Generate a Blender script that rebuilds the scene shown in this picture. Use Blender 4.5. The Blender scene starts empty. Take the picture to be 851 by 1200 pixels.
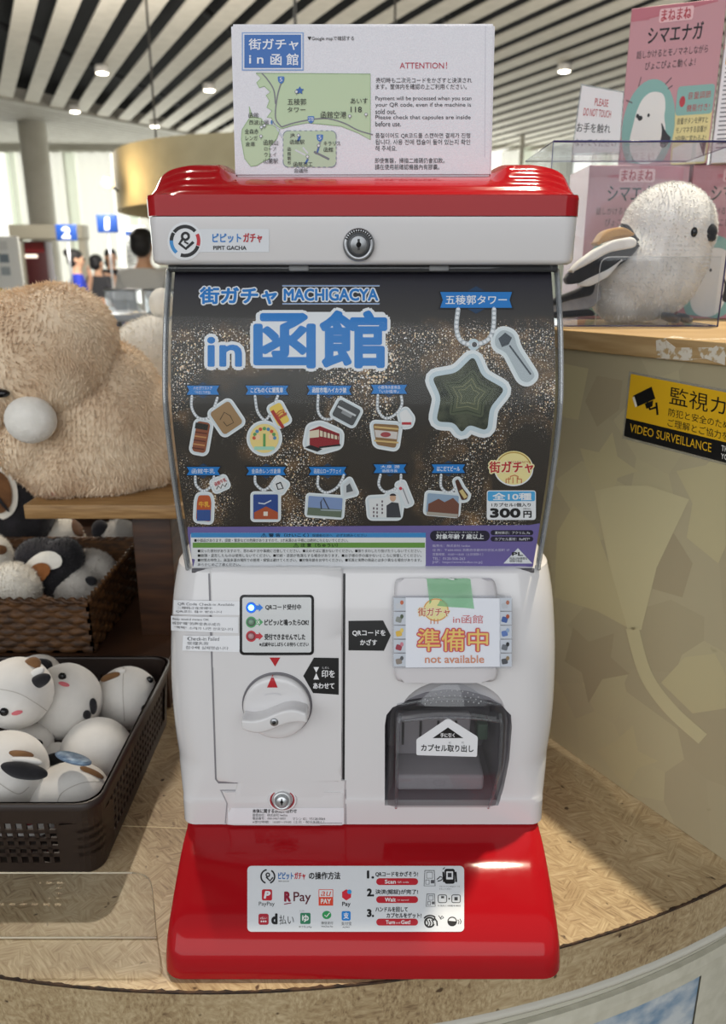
import bpy, bmesh, math, random
from mathutils import Vector, Matrix, noise
from mathutils.bvhtree import BVHTree
random.seed(7)
SC = bpy.context.scene
COL = SC.collection

# ------------------------------------------------------------------ camera, world, lights, exposure
F, CX, CY = 900.0, 425.5, 600.0           # focal length and centre for the 851 x 1200 frame
PITCH = math.radians(17.0)
CP, SP = math.cos(PITCH), math.sin(PITCH)
HC, CAMY = 1.40, -0.66
cam_d = bpy.data.cameras.new('camera')
cam = bpy.data.objects.new('camera', cam_d); COL.objects.link(cam)
cam.location = (0, CAMY, HC)
cam.rotation_euler = (math.pi / 2 - PITCH, 0, 0)
cam_d.sensor_fit = 'VERTICAL'; cam_d.sensor_height = 24.0; cam_d.lens = 24.0 * F / 1200.0
cam_d.clip_start = 0.02; cam_d.clip_end = 200
cam_d.dof.use_dof = True; cam_d.dof.focus_distance = 0.655; cam_d.dof.aperture_fstop = 5.2
SC.camera = cam

SC.view_settings.view_transform = 'Standard'
SC.view_settings.look = 'None'
SC.view_settings.gamma = 1.0
SC.view_settings.use_curve_mapping = False
SC.view_settings.exposure = 0.0
SC.cycles.transparent_max_bounces = 32

world = bpy.data.worlds.new('hall_light'); SC.world = world; world.use_nodes = True
bg = world.node_tree.nodes['Background']
bg.inputs['Color'].default_value = (0.96, 0.98, 1.0, 1); bg.inputs['Strength'].default_value = 0.37


def light(name, kind, loc, target, energy, color=(1, 1, 1), size=1.0, size_y=None, angle=None, blend=0.3):
    ld = bpy.data.lights.new(name, kind); ld.energy = energy; ld.color = color
    if kind == 'AREA':
        ld.size = size
        if size_y: ld.shape = 'RECTANGLE'; ld.size_y = size_y
    else:
        ld.shadow_soft_size = size
        if kind == 'SPOT': ld.spot_size = angle; ld.spot_blend = blend
    o = bpy.data.objects.new(name, ld); COL.objects.link(o)
    o.location = loc
    o.rotation_euler = (Vector(target) - Vector(loc)).to_track_quat('-Z', 'Y').to_euler()
    return o


# an unseen fill lamp added behind the camera, daylight at the far windows, and the hall's ceiling spots over the counter
light('front_fill', 'AREA', (-1.4, -4.8, 3.3), (0, 0, 1.1), 205, (0.95, 0.98, 1.0), 9.5, 3.8)
light('daylight_windows', 'AREA', (-1.0, 19.2, 2.4), (0, 0, 2.6), 1000, (0.96, 1.0, 0.97), 30.0, 3.6)
light('spot_right', 'SPOT', (0.72, 0.60, 4.30), (0.30, -0.02, 0.84), 560, (1.0, 0.88, 0.68), 0.05, angle=math.radians(20), blend=0.6)
light('spot_left', 'SPOT', (-0.98, 1.95, 4.30), (-0.45, 0.2, 0.9), 270, (1.0, 0.90, 0.76), 0.05, angle=math.radians(24), blend=0.7)
light('hall_fill', 'POINT', (-3.0, 7.5, 2.9), (0, 0, 0), 420, (1.0, 0.95, 0.88), 0.25)  # this and the next: bare points hung low, added to fill the ceiling
light('hall_fill', 'POINT', (3.5, 6.0, 2.9), (0, 0, 0), 420, (1.0, 0.95, 0.88), 0.25)


# ------------------------------------------------------------------ pixel helpers (measured points of the photograph -> 3D)
def ray(u, v):
    dx, dy = (u - CX) / F, (CY - v) / F
    return Vector((dx, CP + dy * SP, -SP + dy * CP))


CAMP = Vector((0, CAMY, HC))


def pd(u, v, d):
    r = ray(u, v); return CAMP + r * (d / r.y)


def pz(u, v, z):
    r = ray(u, v); return CAMP + r * ((z - HC) / r.z)


def mpp(u, v, d):
    return d / ray(u, v).y / F            # metres per pixel at that place


# ------------------------------------------------------------------ materials
MATS = {}


def s2l(c):
    return c / 12.92 if c <= 0.04045 else ((c + 0.055) / 1.055) ** 2.4


def hexc(h):
    h = h.lstrip('#'); return tuple(s2l(int(h[i:i + 2], 16) / 255) for i in (0, 2, 4)) + (1,)


def new_mat(name):
    m = bpy.data.materials.new(name); m.use_nodes = True
    nt = m.node_tree; return m, nt, nt.nodes, nt.links, nt.nodes['Principled BSDF']


def paint(h, rough=0.5, metal=0.0, coat=0.0, spec=0.5):
    key = ('p', h, rough, metal, coat, spec)
    if key in MATS: return MATS[key]
    m, nt, N, L, b = new_mat('paint_' + h.lstrip('#'))
    b.inputs['Base Color'].default_value = hexc(h); b.inputs['Roughness'].default_value = rough
    b.inputs['Metallic'].default_value = metal; b.inputs['Coat Weight'].default_value = coat
    b.inputs['Specular IOR Level'].default_value = spec
    b.inputs['Coat Roughness'].default_value = 0.04
    # very slight procedural roughness variation
    t = N.new('ShaderNodeTexNoise'); t.inputs['Scale'].default_value = 40
    mp = N.new('ShaderNodeMapRange'); mp.inputs['To Min'].default_value = max(0, rough - 0.02); mp.inputs['To Max'].default_value = rough + 0.03
    L.new(t.outputs['Fac'], mp.inputs['Value']); L.new(mp.outputs['Result'], b.inputs['Roughness'])
    MATS[key] = m; return m


def emit(h, s):
    key = ('e', h, s)
    if key in MATS: return MATS[key]
    m, nt, N, L, b = new_mat('glow_' + h.lstrip('#'))
    b.inputs['Base Color'].default_value = hexc(h); b.inputs['Emission Color'].default_value = hexc(h)
    b.inputs['Emission Strength'].default_value = s
    MATS[key] = m; return m


def clear(name, tint='#ffffff', refl=1.0, rough=0.0, alpha=0.0, body='#ffffff'):
    """thin clear plastic: transparent with a fresnel reflection and an optional faint body colour"""
    if name in MATS: return MATS[name]
    m, nt, N, L, b = new_mat(name); N.remove(b)
    out = N['Material Output']
    tr = N.new('ShaderNodeBsdfTransparent'); tr.inputs['Color'].default_value = hexc(tint)
    gl = N.new('ShaderNodeBsdfGlossy'); gl.inputs['Roughness'].default_value = rough
    df = N.new('ShaderNodeBsdfDiffuse'); df.inputs['Color'].default_value = hexc(body)
    m1 = N.new('ShaderNodeMixShader'); m1.inputs['Fac'].default_value = alpha
    L.new(tr.outputs[0], m1.inputs[1]); L.new(df.outputs[0], m1.inputs[2])
    ge = N.new('ShaderNodeNewGeometry'); dt = N.new('ShaderNodeVectorMath'); dt.operation = 'DOT_PRODUCT'
    L.new(ge.outputs['Normal'], dt.inputs[0]); L.new(ge.outputs['Incoming'], dt.inputs[1])
    def mth(op, a, b=None):
        q = N.new('ShaderNodeMath'); q.operation = op
        for i, x in enumerate((a, b)):
            if x is None: continue
            if isinstance(x, (int, float)): q.inputs[i].default_value = x
            else: L.new(x, q.inputs[i])
        return q.outputs[0]
    f5 = mth('POWER', mth('SUBTRACT', 1.0, mth('ABSOLUTE', dt.outputs['Value'])), 5.0)
    class _o: pass
    mu = _o(); mu.outputs = [mth('MINIMUM', mth('MULTIPLY', mth('ADD', mth('MULTIPLY', f5, .96), .04), refl), 1.0)]
    m2 = N.new('ShaderNodeMixShader'); L.new(mu.outputs[0], m2.inputs['Fac'])
    L.new(m1.outputs[0], m2.inputs[1]); L.new(gl.outputs[0], m2.inputs[2])
    L.new(m2.outputs[0], out.inputs['Surface'])
    MATS[name] = m; return m


def noise_mat(name, c1, c2, scale, rough=0.7, detail=4, stretch=(1, 1, 1), bump=0.0, sheen=0.0, lo=0.35, hi=0.65):
    if name in MATS: return MATS[name]
    m, nt, N, L, b = new_mat(name)
    tc = N.new('ShaderNodeTexCoord'); mp = N.new('ShaderNodeMapping'); mp.inputs['Scale'].default_value = stretch
    t = N.new('ShaderNodeTexNoise'); t.inputs['Scale'].default_value = scale; t.inputs['Detail'].default_value = detail
    r = N.new('ShaderNodeValToRGB'); r.color_ramp.elements[0].position = lo; r.color_ramp.elements[1].position = hi
    r.color_ramp.elements[0].color = hexc(c1); r.color_ramp.elements[1].color = hexc(c2)
    L.new(tc.outputs['Object'], mp.inputs['Vector']); L.new(mp.outputs[0], t.inputs['Vector'])
    L.new(t.outputs['Fac'], r.inputs['Fac']); L.new(r.outputs[0], b.inputs['Base Color'])
    b.inputs['Roughness'].default_value = rough
    if sheen: b.inputs['Sheen Weight'].default_value = sheen
    if bump:
        bp = N.new('ShaderNodeBump'); bp.inputs['Strength'].default_value = bump; bp.inputs['Distance'].default_value = 0.004
        L.new(t.outputs['Fac'], bp.inputs['Height']); L.new(bp.outputs[0], b.inputs['Normal'])
    MATS[name] = m; return m


# ------------------------------------------------------------------ mesh builder
class MB:
    def __init__(s):
        s.v = []; s.f = []; s.m = []; s.uv = []; s.mats = []; s.sm = []

    def mi(s, mat):
        if mat not in s.mats: s.mats.append(mat)
        return s.mats.index(mat)

    def add(s, vs, fs, mat, smooth=False, uvs=None):
        o = len(s.v); s.v += [Vector(p) for p in vs]
        s.uv += list(uvs) if uvs else [(0, 0)] * len(vs)
        k = s.mi(mat)
        for f in fs:
            s.f.append([i + o for i in f]); s.m.append(k); s.sm.append(smooth)

    def bm(s, b, mat, smooth=False):
        b.verts.index_update()
        s.add([v.co.copy() for v in b.verts], [[v.index for v in f.verts] for f in b.faces], mat, smooth); b.free()

    def box(s, lo, hi, mat, bev=0.0, M=None, seg=2):
        b = bmesh.new(); bmesh.ops.create_cube(b, size=1)
        lo, hi = Vector(lo), Vector(hi)
        for v in b.verts:
            v.co = Vector([(lo[i] + hi[i]) / 2 + v.co[i] * (hi[i] - lo[i]) for i in range(3)])
        if bev: bmesh.ops.bevel(b, geom=b.edges[:], offset=bev, segments=seg, affect='EDGES', profile=0.5)
        if M: bmesh.ops.transform(b, matrix=M, verts=b.verts)
        s.bm(b, mat, bool(bev)); return s

    def tube(s, pts, r, mat, n=10, caps=True, closed=False):
        pts = [Vector(p) for p in pts]; rs = r if isinstance(r, (list, tuple)) else [r] * len(pts)
        vs, fs = [], []; N = len(pts); up = None
        for i, p in enumerate(pts):
            if closed: d = pts[(i + 1) % N] - pts[i - 1]
            else: d = pts[min(i + 1, N - 1)] - pts[max(i - 1, 0)]
            d.normalize()
            if up is None: up = d.orthogonal().normalized()
            up = (up - d * up.dot(d)); up = up.normalized() if up.length > 1e-6 else d.orthogonal().normalized()
            w = d.cross(up)
            for k in range(n):
                a = 2 * math.pi * k / n
                vs.append(p + (up * math.cos(a) + w * math.sin(a)) * rs[i])
        for i in range(N if closed else N - 1):
            j = (i + 1) % N
            for k in range(n):
                fs.append([i * n + k, i * n + (k + 1) % n, j * n + (k + 1) % n, j * n + k])
        if caps and not closed: fs += [list(range(n))[::-1], [(N - 1) * n + k for k in range(n)]]
        s.add(vs, fs, mat, True); return s

    def lathe(s, prof, M, mat, n=40, smooth=True):
        """prof: (radius, height) pairs along the local z axis of M"""
        vs, fs = [], []
        for r, h in prof:
            for k in range(n):
                a = 2 * math.pi * k / n; vs.append(M @ Vector((r * math.cos(a), r * math.sin(a), h)))
        for i in range(len(prof) - 1):
            for k in range(n):
                fs.append([i * n + k, i * n + (k + 1) % n, (i + 1) * n + (k + 1) % n, (i + 1) * n + k])
        fs += [list(range(n))[::-1], [(len(prof) - 1) * n + k for k in range(n)]]
        s.add(vs, fs, mat, smooth); return s

    def ball(s, c, r, mat, R=None, seg=24):
        b = bmesh.new(); bmesh.ops.create_uvsphere(b, u_segments=seg, v_segments=max(8, seg // 2), radius=1)
        r = r if isinstance(r, (list, tuple)) else (r, r, r)
        M = Matrix.Translation(Vector(c)) @ (R.to_4x4() if R else Matrix()) @ Matrix.Diagonal((*r, 1))
        bmesh.ops.transform(b, matrix=M, verts=b.verts); s.bm(b, mat, True); return s

    def prism(s, pts, vec, mat, bev=0.0, smooth=False):
        """closed outline of 3D points pushed along vec, ends capped"""
        b = bmesh.new(); vec = Vector(vec)
        a = [b.verts.new(Vector(p)) for p in pts]; f = b.faces.new(a)
        r = bmesh.ops.extrude_face_region(b, geom=[f])
        bmesh.ops.translate(b, vec=vec, verts=[g for g in r['geom'] if isinstance(g, bmesh.types.BMVert)])
        bmesh.ops.recalc_face_normals(b, faces=b.faces)
        if bev:
            es = [e for e in b.edges if len(e.link_faces) == 2 and e.calc_face_angle(0) > 0.6]
            bmesh.ops.bevel(b, geom=es, offset=bev, segments=3, affect='EDGES', profile=0.5)
        bmesh.ops.triangulate(b, faces=[f for f in b.faces if len(f.verts) > 4])
        s.bm(b, mat, smooth); return s

    def grid(s, fn, nu, nv, mat, smooth=True, closed_u=False):
        vs = [fn(i / nu, j / nv) for j in range(nv + 1) for i in range(nu + 1)]
        uvs = [(i / nu, j / nv) for j in range(nv + 1) for i in range(nu + 1)]
        fs = [[j * (nu + 1) + i, j * (nu + 1) + i + 1, (j + 1) * (nu + 1) + i + 1, (j + 1) * (nu + 1) + i]
              for j in range(nv) for i in range(nu)]
        s.add(vs, fs, mat, smooth, uvs); return s

    def loft(s, rows, mat, caps=True, smooth=True):
        n = len(rows[0]); vs = [p for r in rows for p in r]; fs = []
        for i in range(len(rows) - 1):
            for k in range(n):
                fs.append([i * n + k, i * n + (k + 1) % n, (i + 1) * n + (k + 1) % n, (i + 1) * n + k])
        if caps: fs += [list(range(n))[::-1], [(len(rows) - 1) * n + k for k in range(n)]]
        s.add(vs, fs, mat, smooth); return s

    def mesh(s, name, origin=(0, 0, 0)):
        o = Vector(origin)
        me = bpy.data.meshes.new(name)
        me.from_pydata([p - o for p in s.v], [], s.f)
        for m in s.mats: me.materials.append(m)
        me.polygons.foreach_set('material_index', s.m); me.polygons.foreach_set('use_smooth', s.sm)
        ul = me.uv_layers.new(name='uv')
        flat = [c for l in me.loops for c in s.uv[l.vertex_index]]
        ul.data.foreach_set('uv', flat)
        me.update(); return me

    def bvh(s):
        return BVHTree.FromPolygons([tuple(p) for p in s.v], s.f)

    def build(s, name, parent=None, loc=None, label=None, cat=None, group=None, kind=None):
        root = parent
        while root is not None and root.parent: root = root.parent
        o0 = root.location.copy() if root is not None else Vector(loc if loc is not None else (0, 0, 0))
        o = bpy.data.objects.new(name, s.mesh(name, o0)); COL.objects.link(o)
        if parent: o.parent = parent
        else: o.location = o0
        tag(o, label, cat, group, kind); return o


def tag(o, label=None, cat=None, group=None, kind=None):
    for k, v in (('label', label), ('category', cat), ('group', group), ('kind', kind)):
        if v: o[k] = v
    return o


def thing(name, loc, label, cat, group=None):
    o = bpy.data.objects.new(name, None); COL.objects.link(o); o.location = loc
    o.empty_display_size = 0.05
    return tag(o, label, cat, group)


def autosmooth(o, ang=35):
    me = o.data; b = bmesh.new(); b.from_mesh(me); a = math.radians(ang)
    for e in b.edges: e.smooth = not (len(e.link_faces) == 2 and e.calc_face_angle(0) > a)
    for f in b.faces: f.smooth = True
    b.to_mesh(me); b.free(); return o


# scratch scene for evaluating text and modifiers
SCR = bpy.data.scenes.new('scratch')


def evaluated(obj):
    SCR.collection.objects.link(obj)
    vl = SCR.view_layers[0]; vl.update(); dg = vl.depsgraph
    me = bpy.data.meshes.new_from_object(obj.evaluated_get(dg))
    SCR.collection.objects.unlink(obj); return me


TXT = {}


def glyphs(s, bold, lines_align='LEFT', space=1.0):
    k = (s, bold, lines_align, space)
    if k in TXT: return TXT[k]
    c = bpy.data.curves.new('t', 'FONT'); c.body = s; c.size = 1; c.offset = bold; c.resolution_u = 3
    c.align_x = lines_align; c.space_line = space
    o = bpy.data.objects.new('t', c); me = evaluated(o)
    r = ([(v.co.x, v.co.y) for v in me.vertices], [tuple(p.vertices) for p in me.polygons])
    bpy.data.objects.remove(o); bpy.data.curves.remove(c); bpy.data.meshes.remove(me)
    TXT[k] = r; return r


LAYER = 0.00013


def sliced(polys, step):
    """cut 2D polygons along rows (every step) and columns (every 2.5 steps) so that they follow a curved surface"""
    for ax, st in ((1, step), (0, step * 2.5)):
        out = []
        for f in polys:
            lo = min(p[ax] for p in f); hi = max(p[ax] for p in f)
            k = math.floor(lo / st) * st + st; rest = f
            while k < hi - 1e-6 and len(rest) > 2:
                A, B = [], []
                for i in range(len(rest)):
                    p, q = rest[i], rest[(i + 1) % len(rest)]
                    if p[ax] <= k: A.append(p)
                    if p[ax] >= k: B.append(p)
                    if (p[ax] < k < q[ax]) or (p[ax] > k > q[ax]):
                        t = (k - p[ax]) / (q[ax] - p[ax]); c = (p[0] + (q[0] - p[0]) * t, p[1] + (q[1] - p[1]) * t); A.append(c); B.append(c)
                if len(A) > 2: out.append(A)
                rest = B; k += st
            if len(rest) > 2: out.append(rest)
        polys = out
    return polys


def tri2d(pts):
    if len(pts) <= 3: return [[tuple(p) for p in pts]]
    from mathutils.geometry import tessellate_polygon
    return [[tuple(pts[i]) for i in t] for t in tessellate_polygon([[Vector((p[0], p[1], 0)) for p in pts]])]


class Art:
    """flat print laid on a surface: shapes are given in photo pixels, cast on to the surface and lifted by a hair"""
    def __init__(s, bvh, mb=None, base=0.0002, step=9, uvbox=None):
        s.b = bvh; s.mb = mb or MB(); s.base = base; s.step = step; s.uvbox = uvbox; s.q = None; s.last = .7

    def sub(s):
        a = Art(s.b, None, s.base, s.step, s.uvbox); a.q = s.q; a.last = s.last; return a

    def hit(s, x, y, L):
        r = ray(x, y).normalized()
        p, n, i, d = s.b.ray_cast(CAMP, r)
        if p is None:                              # just off the rim: nearest place at the distance of the last hit
            p, n, i, d = s.b.find_nearest(CAMP + r * s.last)
        else: s.last = d
        if n.dot(r) > 0: n = -n
        return p + n * (s.base + L * LAYER)

    def tri(s, polys, mat, L):
        """polys: list of 2D polygons (photo pixels, or 0..1 inside the quad q)"""
        if s.q:
            q = s.q
            def mp(p):
                a, b_ = p
                return tuple((q[0][i] * (1 - a) + q[1][i] * a) * (1 - b_) + (q[3][i] * (1 - a) + q[2][i] * a) * b_ for i in (0, 1))
            polys = [[mp(p) for p in f] for f in polys]
        polys = sliced(polys, s.step)
        idx = {}; pts = []; fs = []
        for f in polys:
            g = []
            for p in f:
                k = (round(p[0], 3), round(p[1], 3))
                if k not in idx: idx[k] = len(pts); pts.append(p)
                if idx[k] not in g: g.append(idx[k])
            if len(g) > 2: fs.append(g)
        if not fs: return
        vs = [s.hit(x, y, L) for x, y in pts]
        uv = None
        if s.uvbox:
            x0, y0, x1, y1 = s.uvbox; uv = [((x - x0) / (x1 - x0), (y1 - y) / (y1 - y0)) for x, y in pts]
        s.mb.add(vs, fs, mat, False, uv)

    def poly(s, pts, mat, L=0):
        if isinstance(mat, str): mat = paint(mat)
        s.tri(tri2d(pts), mat, L)

    def rect(s, x0, y0, x1, y1, mat, L=0, r=0, rot=0, n=5):
        s.poly(rrect(x0, y0, x1, y1, r, rot, n), mat, L)

    def oval(s, x, y, rx, ry, mat, L=0, n=28, a0=0, a1=360):
        pts = [(x + rx * math.cos(math.radians(a0 + (a1 - a0) * i / n)), y - ry * math.sin(math.radians(a0 + (a1 - a0) * i / n))) for i in range(n if a1 - a0 == 360 else n + 1)]
        s.poly(pts, mat, L)

    def line(s, pts, w, mat, L=0, closed=False):
        if isinstance(mat, str): mat = paint(mat)
        pts = [Vector(p) for p in pts]
        if closed: pts = pts + [pts[0], pts[1]]
        n = len(pts); prev = None; out = []
        for i in range(n):
            d = pts[min(i + 1, n - 1)] - pts[max(i - 1, 0)]
            d = d.normalized() if d.length else Vector((1, 0)); nx = Vector((-d.y, d.x)) * w / 2
            cur = [tuple(pts[i] + nx), tuple(pts[i] - nx)]
            if prev: out.append([prev[0], cur[0], cur[1], prev[1]])
            prev = cur
        s.tri(out, mat, L)

    def ring(s, x, y, r, w, mat, L=0, a0=0, a1=360, n=36, ry=None):
        ry = ry or r
        s.line([(x + r * math.cos(math.radians(a0 + (a1 - a0) * i / n)), y - ry * math.sin(math.radians(a0 + (a1 - a0) * i / n))) for i in range(n + 1)], w, mat, L)

    def text(s, t, x0, y0, x1, y1, mat, L=1, bold=0.0, rot=0, outline=0, omat='#ffffff', align='LEFT', space=1.0, shear=0):
        if isinstance(mat, str): mat = paint(mat)
        vs, fs = glyphs(t, 0.0, align, space)
        if not vs: return
        ax, bx = min(v[0] for v in vs), max(v[0] for v in vs); ay, by = min(v[1] for v in vs), max(v[1] for v in vs)
        em = (y1 - y0) / (by - ay); rad = max(0, bold) * em
        if rad > .1: x0 += rad; x1 -= rad; y0 += rad; y1 -= rad
        cx, cy = (x0 + x1) / 2, (y0 + y1) / 2; ca, sa = math.cos(math.radians(rot)), math.sin(math.radians(rot))
        cnt = [0]
        def put(ox, oy, mt, LL):
            bv = []; cnt[0] += 1; LL = LL + .045 * (cnt[0] % 20)
            for x, y in vs:
                px = x0 + (x - ax) / (bx - ax) * (x1 - x0); py = y1 - (y - ay) / (by - ay) * (y1 - y0)
                px += shear * (cy - py)
                px, py = cx + (px - cx) * ca - (py - cy) * sa + ox, cy + (px - cx) * sa + (py - cy) * ca + oy
                bv.append((px, py))
            s.tri([[bv[i] for i in f] for f in fs], mt, LL)
        if outline:
            if isinstance(omat, str): omat = paint(omat)
            for k in range(12):
                a = k * math.pi / 6; put((outline + rad) * math.cos(a), (outline + rad) * math.sin(a), omat, L - 1)
        if rad > .1:
            nn = 4 if rad < .5 else (8 if rad < 1.5 else 14)
            for k in range(nn):
                a = 2 * math.pi * (k + .5) / nn; put(rad * math.cos(a), rad * math.sin(a), mat, L)
            if rad > 1.5:
                for k in range(6):
                    a = 2 * math.pi * k / 6; put(rad * .5 * math.cos(a), rad * .5 * math.sin(a), mat, L)
        else: put(0, 0, mat, L)


def rrect(x0, y0, x1, y1, r=0, rot=0, n=5):
    if r <= 0: pts = [(x0, y0), (x1, y0), (x1, y1), (x0, y1)]
    else:
        pts = []
        for cx, cy, a in ((x1 - r, y0 + r, -90), (x1 - r, y1 - r, 0), (x0 + r, y1 - r, 90), (x0 + r, y0 + r, 180)):
            for i in range(n + 1):
                t = math.radians(a + 90 * i / n); pts.append((cx + r * math.cos(t), cy + r * math.sin(t)))
    if rot:
        cx, cy = (x0 + x1) / 2, (y0 + y1) / 2; ca, sa = math.cos(math.radians(rot)), math.sin(math.radians(rot))
        pts = [(cx + (x - cx) * ca - (y - cy) * sa, cy + (x - cx) * sa + (y - cy) * ca) for x, y in pts]
    return pts


def poly_inset(pts, k):
    cx = sum(p[0] for p in pts) / len(pts); cy = sum(p[1] for p in pts) / len(pts)
    return [(cx + (x - cx) * k, cy + (y - cy) * k) for x, y in pts]


def smooth_poly(pts, it=2):
    for _ in range(it):
        q = []
        for i in range(len(pts)):
            a, b = pts[i], pts[(i + 1) % len(pts)]
            q += [(a[0] * .75 + b[0] * .25, a[1] * .75 + b[1] * .25), (a[0] * .25 + b[0] * .75, a[1] * .25 + b[1] * .75)]
        pts = q
    return pts


def rounded_pts(pts, r, n=5):
    """polygon with rounded corners (2D)"""
    out = []; N = len(pts)
    for i in range(N):
        p = Vector(pts[i]); a = Vector(pts[i - 1]); b = Vector(pts[(i + 1) % N])
        ra = min(r, (a - p).length * .45); rb = min(r, (b - p).length * .45)
        p1 = p + (a - p).normalized() * ra; p2 = p + (b - p).normalized() * rb
        for k in range(n + 1):
            t = k / n; q = p1 * (1 - t) ** 2 + p * 2 * t * (1 - t) + p2 * t * t; out.append((q.x, q.y))
    return out


def interp(tab, x):
    if x <= tab[0][0]: return tab[0][1]
    for (a, b), (c, d) in zip(tab, tab[1:]):
        if x <= c:
            t = (x - a) / (c - a); return b + (d - b) * t
    return tab[-1][1]


def smooth_tab(tab, n=40):
    """Catmull-Rom through a table of tuples"""
    out = []; N = len(tab)
    for i in range(N - 1):
        p0, p1, p2, p3 = [Vector(tab[max(0, min(N - 1, i + k))]) for k in (-1, 0, 1, 2)]
        m = max(2, n // (N - 1))
        for k in range(m):
            t = k / m
            out.append(0.5 * ((2 * p1) + (p2 - p0) * t + (2 * p0 - 5 * p1 + 4 * p2 - p3) * t * t + (3 * p1 - p0 - 3 * p2 + p3) * t ** 3))
    out.append(Vector(tab[-1])); return out


ZC = HC - 0.561        # counter top height

# ================================================================== THE HALL (setting)
def build_hall():
    # floor
    mb = MB(); fm = noise_mat('hall_floor', '#8c867a', '#a29b8d', 3, 0.35)
    mb.box((-22, -7, -0.1), (22, 24, 0), fm)
    mb.build('floor', kind='structure')
    # ceiling: dark void behind long pale slats
    dark = noise_mat('ceiling_void', '#060607', '#0d0d0e', 2, 0.95)
    mb = MB(); mb.box((-24, -1.0, 4.75), (24, 22, 4.85), dark)
    for k in range(14):   # ducts and bars in the void
        x = -20 + k * 3; mb.tube([(x, -1, 4.62), (x + 6, 22, 4.62)], 0.05, paint('#1b1b1c', 0.9), 8)
    ceil = mb.build('ceiling', kind='structure')
    slat = noise_mat('slat', '#b3ada0', '#bcb6a9', 6, 0.75)
    a = math.radians(26.3); dirv = Vector((-math.sin(a), math.cos(a), 0)); side = Vector((math.cos(a), math.sin(a), 0))
    pitch = 0.147 * 3.0
    s0 = ceiling_s(82, 0)
    for k in range(-16, 44):
        s = s0 + k * pitch
        base = side * s
        # run each slat between the camera side and the bulkhead line
        t1 = None
        y0 = -0.6
        t0 = (y0 - base.y) / dirv.y
        t1 = (20.2 - base.y) / dirv.y
        den = dirv.x * 2.5 - dirv.y * 1.8                 # stop at the bulkhead edge
        te = ((-6.1 - base.x) * 2.5 - (14.5 - base.y) * 1.8) / den
        if te > t0: t1 = min(t1, te)
        else: continue
        p0 = base + dirv * t0; p1 = base + dirv * t1
        xm = min(p0.x, p1.x), max(p0.x, p1.x)
        if xm[0] > 17 or xm[1] < -17: continue
        w = pitch * 0.275
        m2 = MB()
        L = (p1 - p0).length; nseg = max(1, int(L / 2.0))
        for q in range(nseg):
            c0 = p0 + dirv * (L * q / nseg + 0.012); c1 = p0 + dirv * (L * (q + 1) / nseg)
            q4 = [c0 - side * w, c0 + side * w, c1 + side * w, c1 - side * w]
            m2.prism([(p.x, p.y, 4.40) for p in q4], (0, 0, 0.025), slat)
        m2.build('slat', ceil)
    # finer lower slats beyond the edge, running across
    fine = noise_mat('fine_slat', '#98948a', '#a29e94', 6, 0.8)
    E0, ED = Vector((-6.1, 14.5, 0)), Vector((1.8, 2.5, 0)).normalized(); EN = Vector((-ED.y, ED.x, 0))
    for k in range(34):
        o = E0 + EN * (.18 + .24 * k)
        t1 = (20.2 - o.y) / ED.y; t0 = max(-9, (-19 - o.x) / ED.x)
        if t1 <= t0: continue
        m2 = MB(); q = [o + ED * t0, o + ED * t1, o + ED * t1 + EN * .15, o + ED * t0 + EN * .15]
        m2.prism([(p.x, p.y, 4.36) for p in q], (0, 0, .08), fine); m2.build('fine_slat', ceil)
    o = E0; q = [o - ED * 9, o + ED * 7, o + ED * 7 + EN * .14, o - ED * 9 + EN * .14]
    m2 = MB(); m2.prism([(p.x, p.y, 4.36) for p in q], (0, 0, .24), fine); m2.build('edge_trim', ceil)
    # window front with sheer curtains
    wall = noise_mat('hall_wall', '#cfd0c6', '#dcdcd2', 2, 0.8)
    mb = MB()
    mb.box((-22, 20.3, 0), (22, 20.6, 0.3), wall); mb.box((-22, 20.3, 4.5), (22, 20.6, 4.9), wall)
    for k in range(9): mb.box((-20.2 + 5 * k, 20.2, 0.3), (-19.8 + 5 * k, 20.6, 4.5), wall)
    mb.build('wall_back', kind='structure')
    pane = emit('#f4f3ec', 1.08); green = emit('#d3dcc8', 1.0)
    for k in range(8):
        m2 = MB(); m2.box((-19.8 + 5 * k, 20.42, 0.3), (-15.2 + 5 * k, 20.46, 4.5), pane)
        for j in range(3): m2.box((-19.0 + 5 * k + 1.5 * j, 20.38, 0.3), (-18.75 + 5 * k + 1.5 * j, 20.41, 4.5), green)
        w_ = m2.build('window_%d' % (k + 1), kind='structure')
        m3 = MB(); fr = paint('#c9cbc6', 0.4)
        for x in (-19.75, -17.5, -15.25): m3.box((x + 5 * k - .03, 20.3, 0.3), (x + 5 * k + .03, 20.37, 4.5), fr)
        m3.build('window_frame', w_)
    sheer = new_sheer()
    for i, (x0, x1) in enumerate([(-19.2, -15.6), (-14.9, -12.4), (-12.0, -9.3), (-8.7, -6.2), (-5.6, -2), (-1, 2.4), (3.4, 5.0), (5.6, 8.4), (9, 12), (12.4, 15)]):
        mb = MB()
        mb.grid(lambda a_, b_: Vector((x0 + (x1 - x0) * a_, 19.9 + 0.05 * math.sin(a_ * (x1 - x0) * 14) + 0.03 * math.sin(a_ * 31), 0.004 + 4.36 * b_)), 160, 2, sheer)
        mb.build('sheer_curtain', loc=((x0 + x1) / 2, 19.9, 0), label='white sheer floor-length curtain hanging before the far back windows', cat='curtain', group='sheer curtains on the window front')
    # columns
    colm = noise_mat('column', '#bdb9ac', '#c6c2b6', 3, 0.7)
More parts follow.
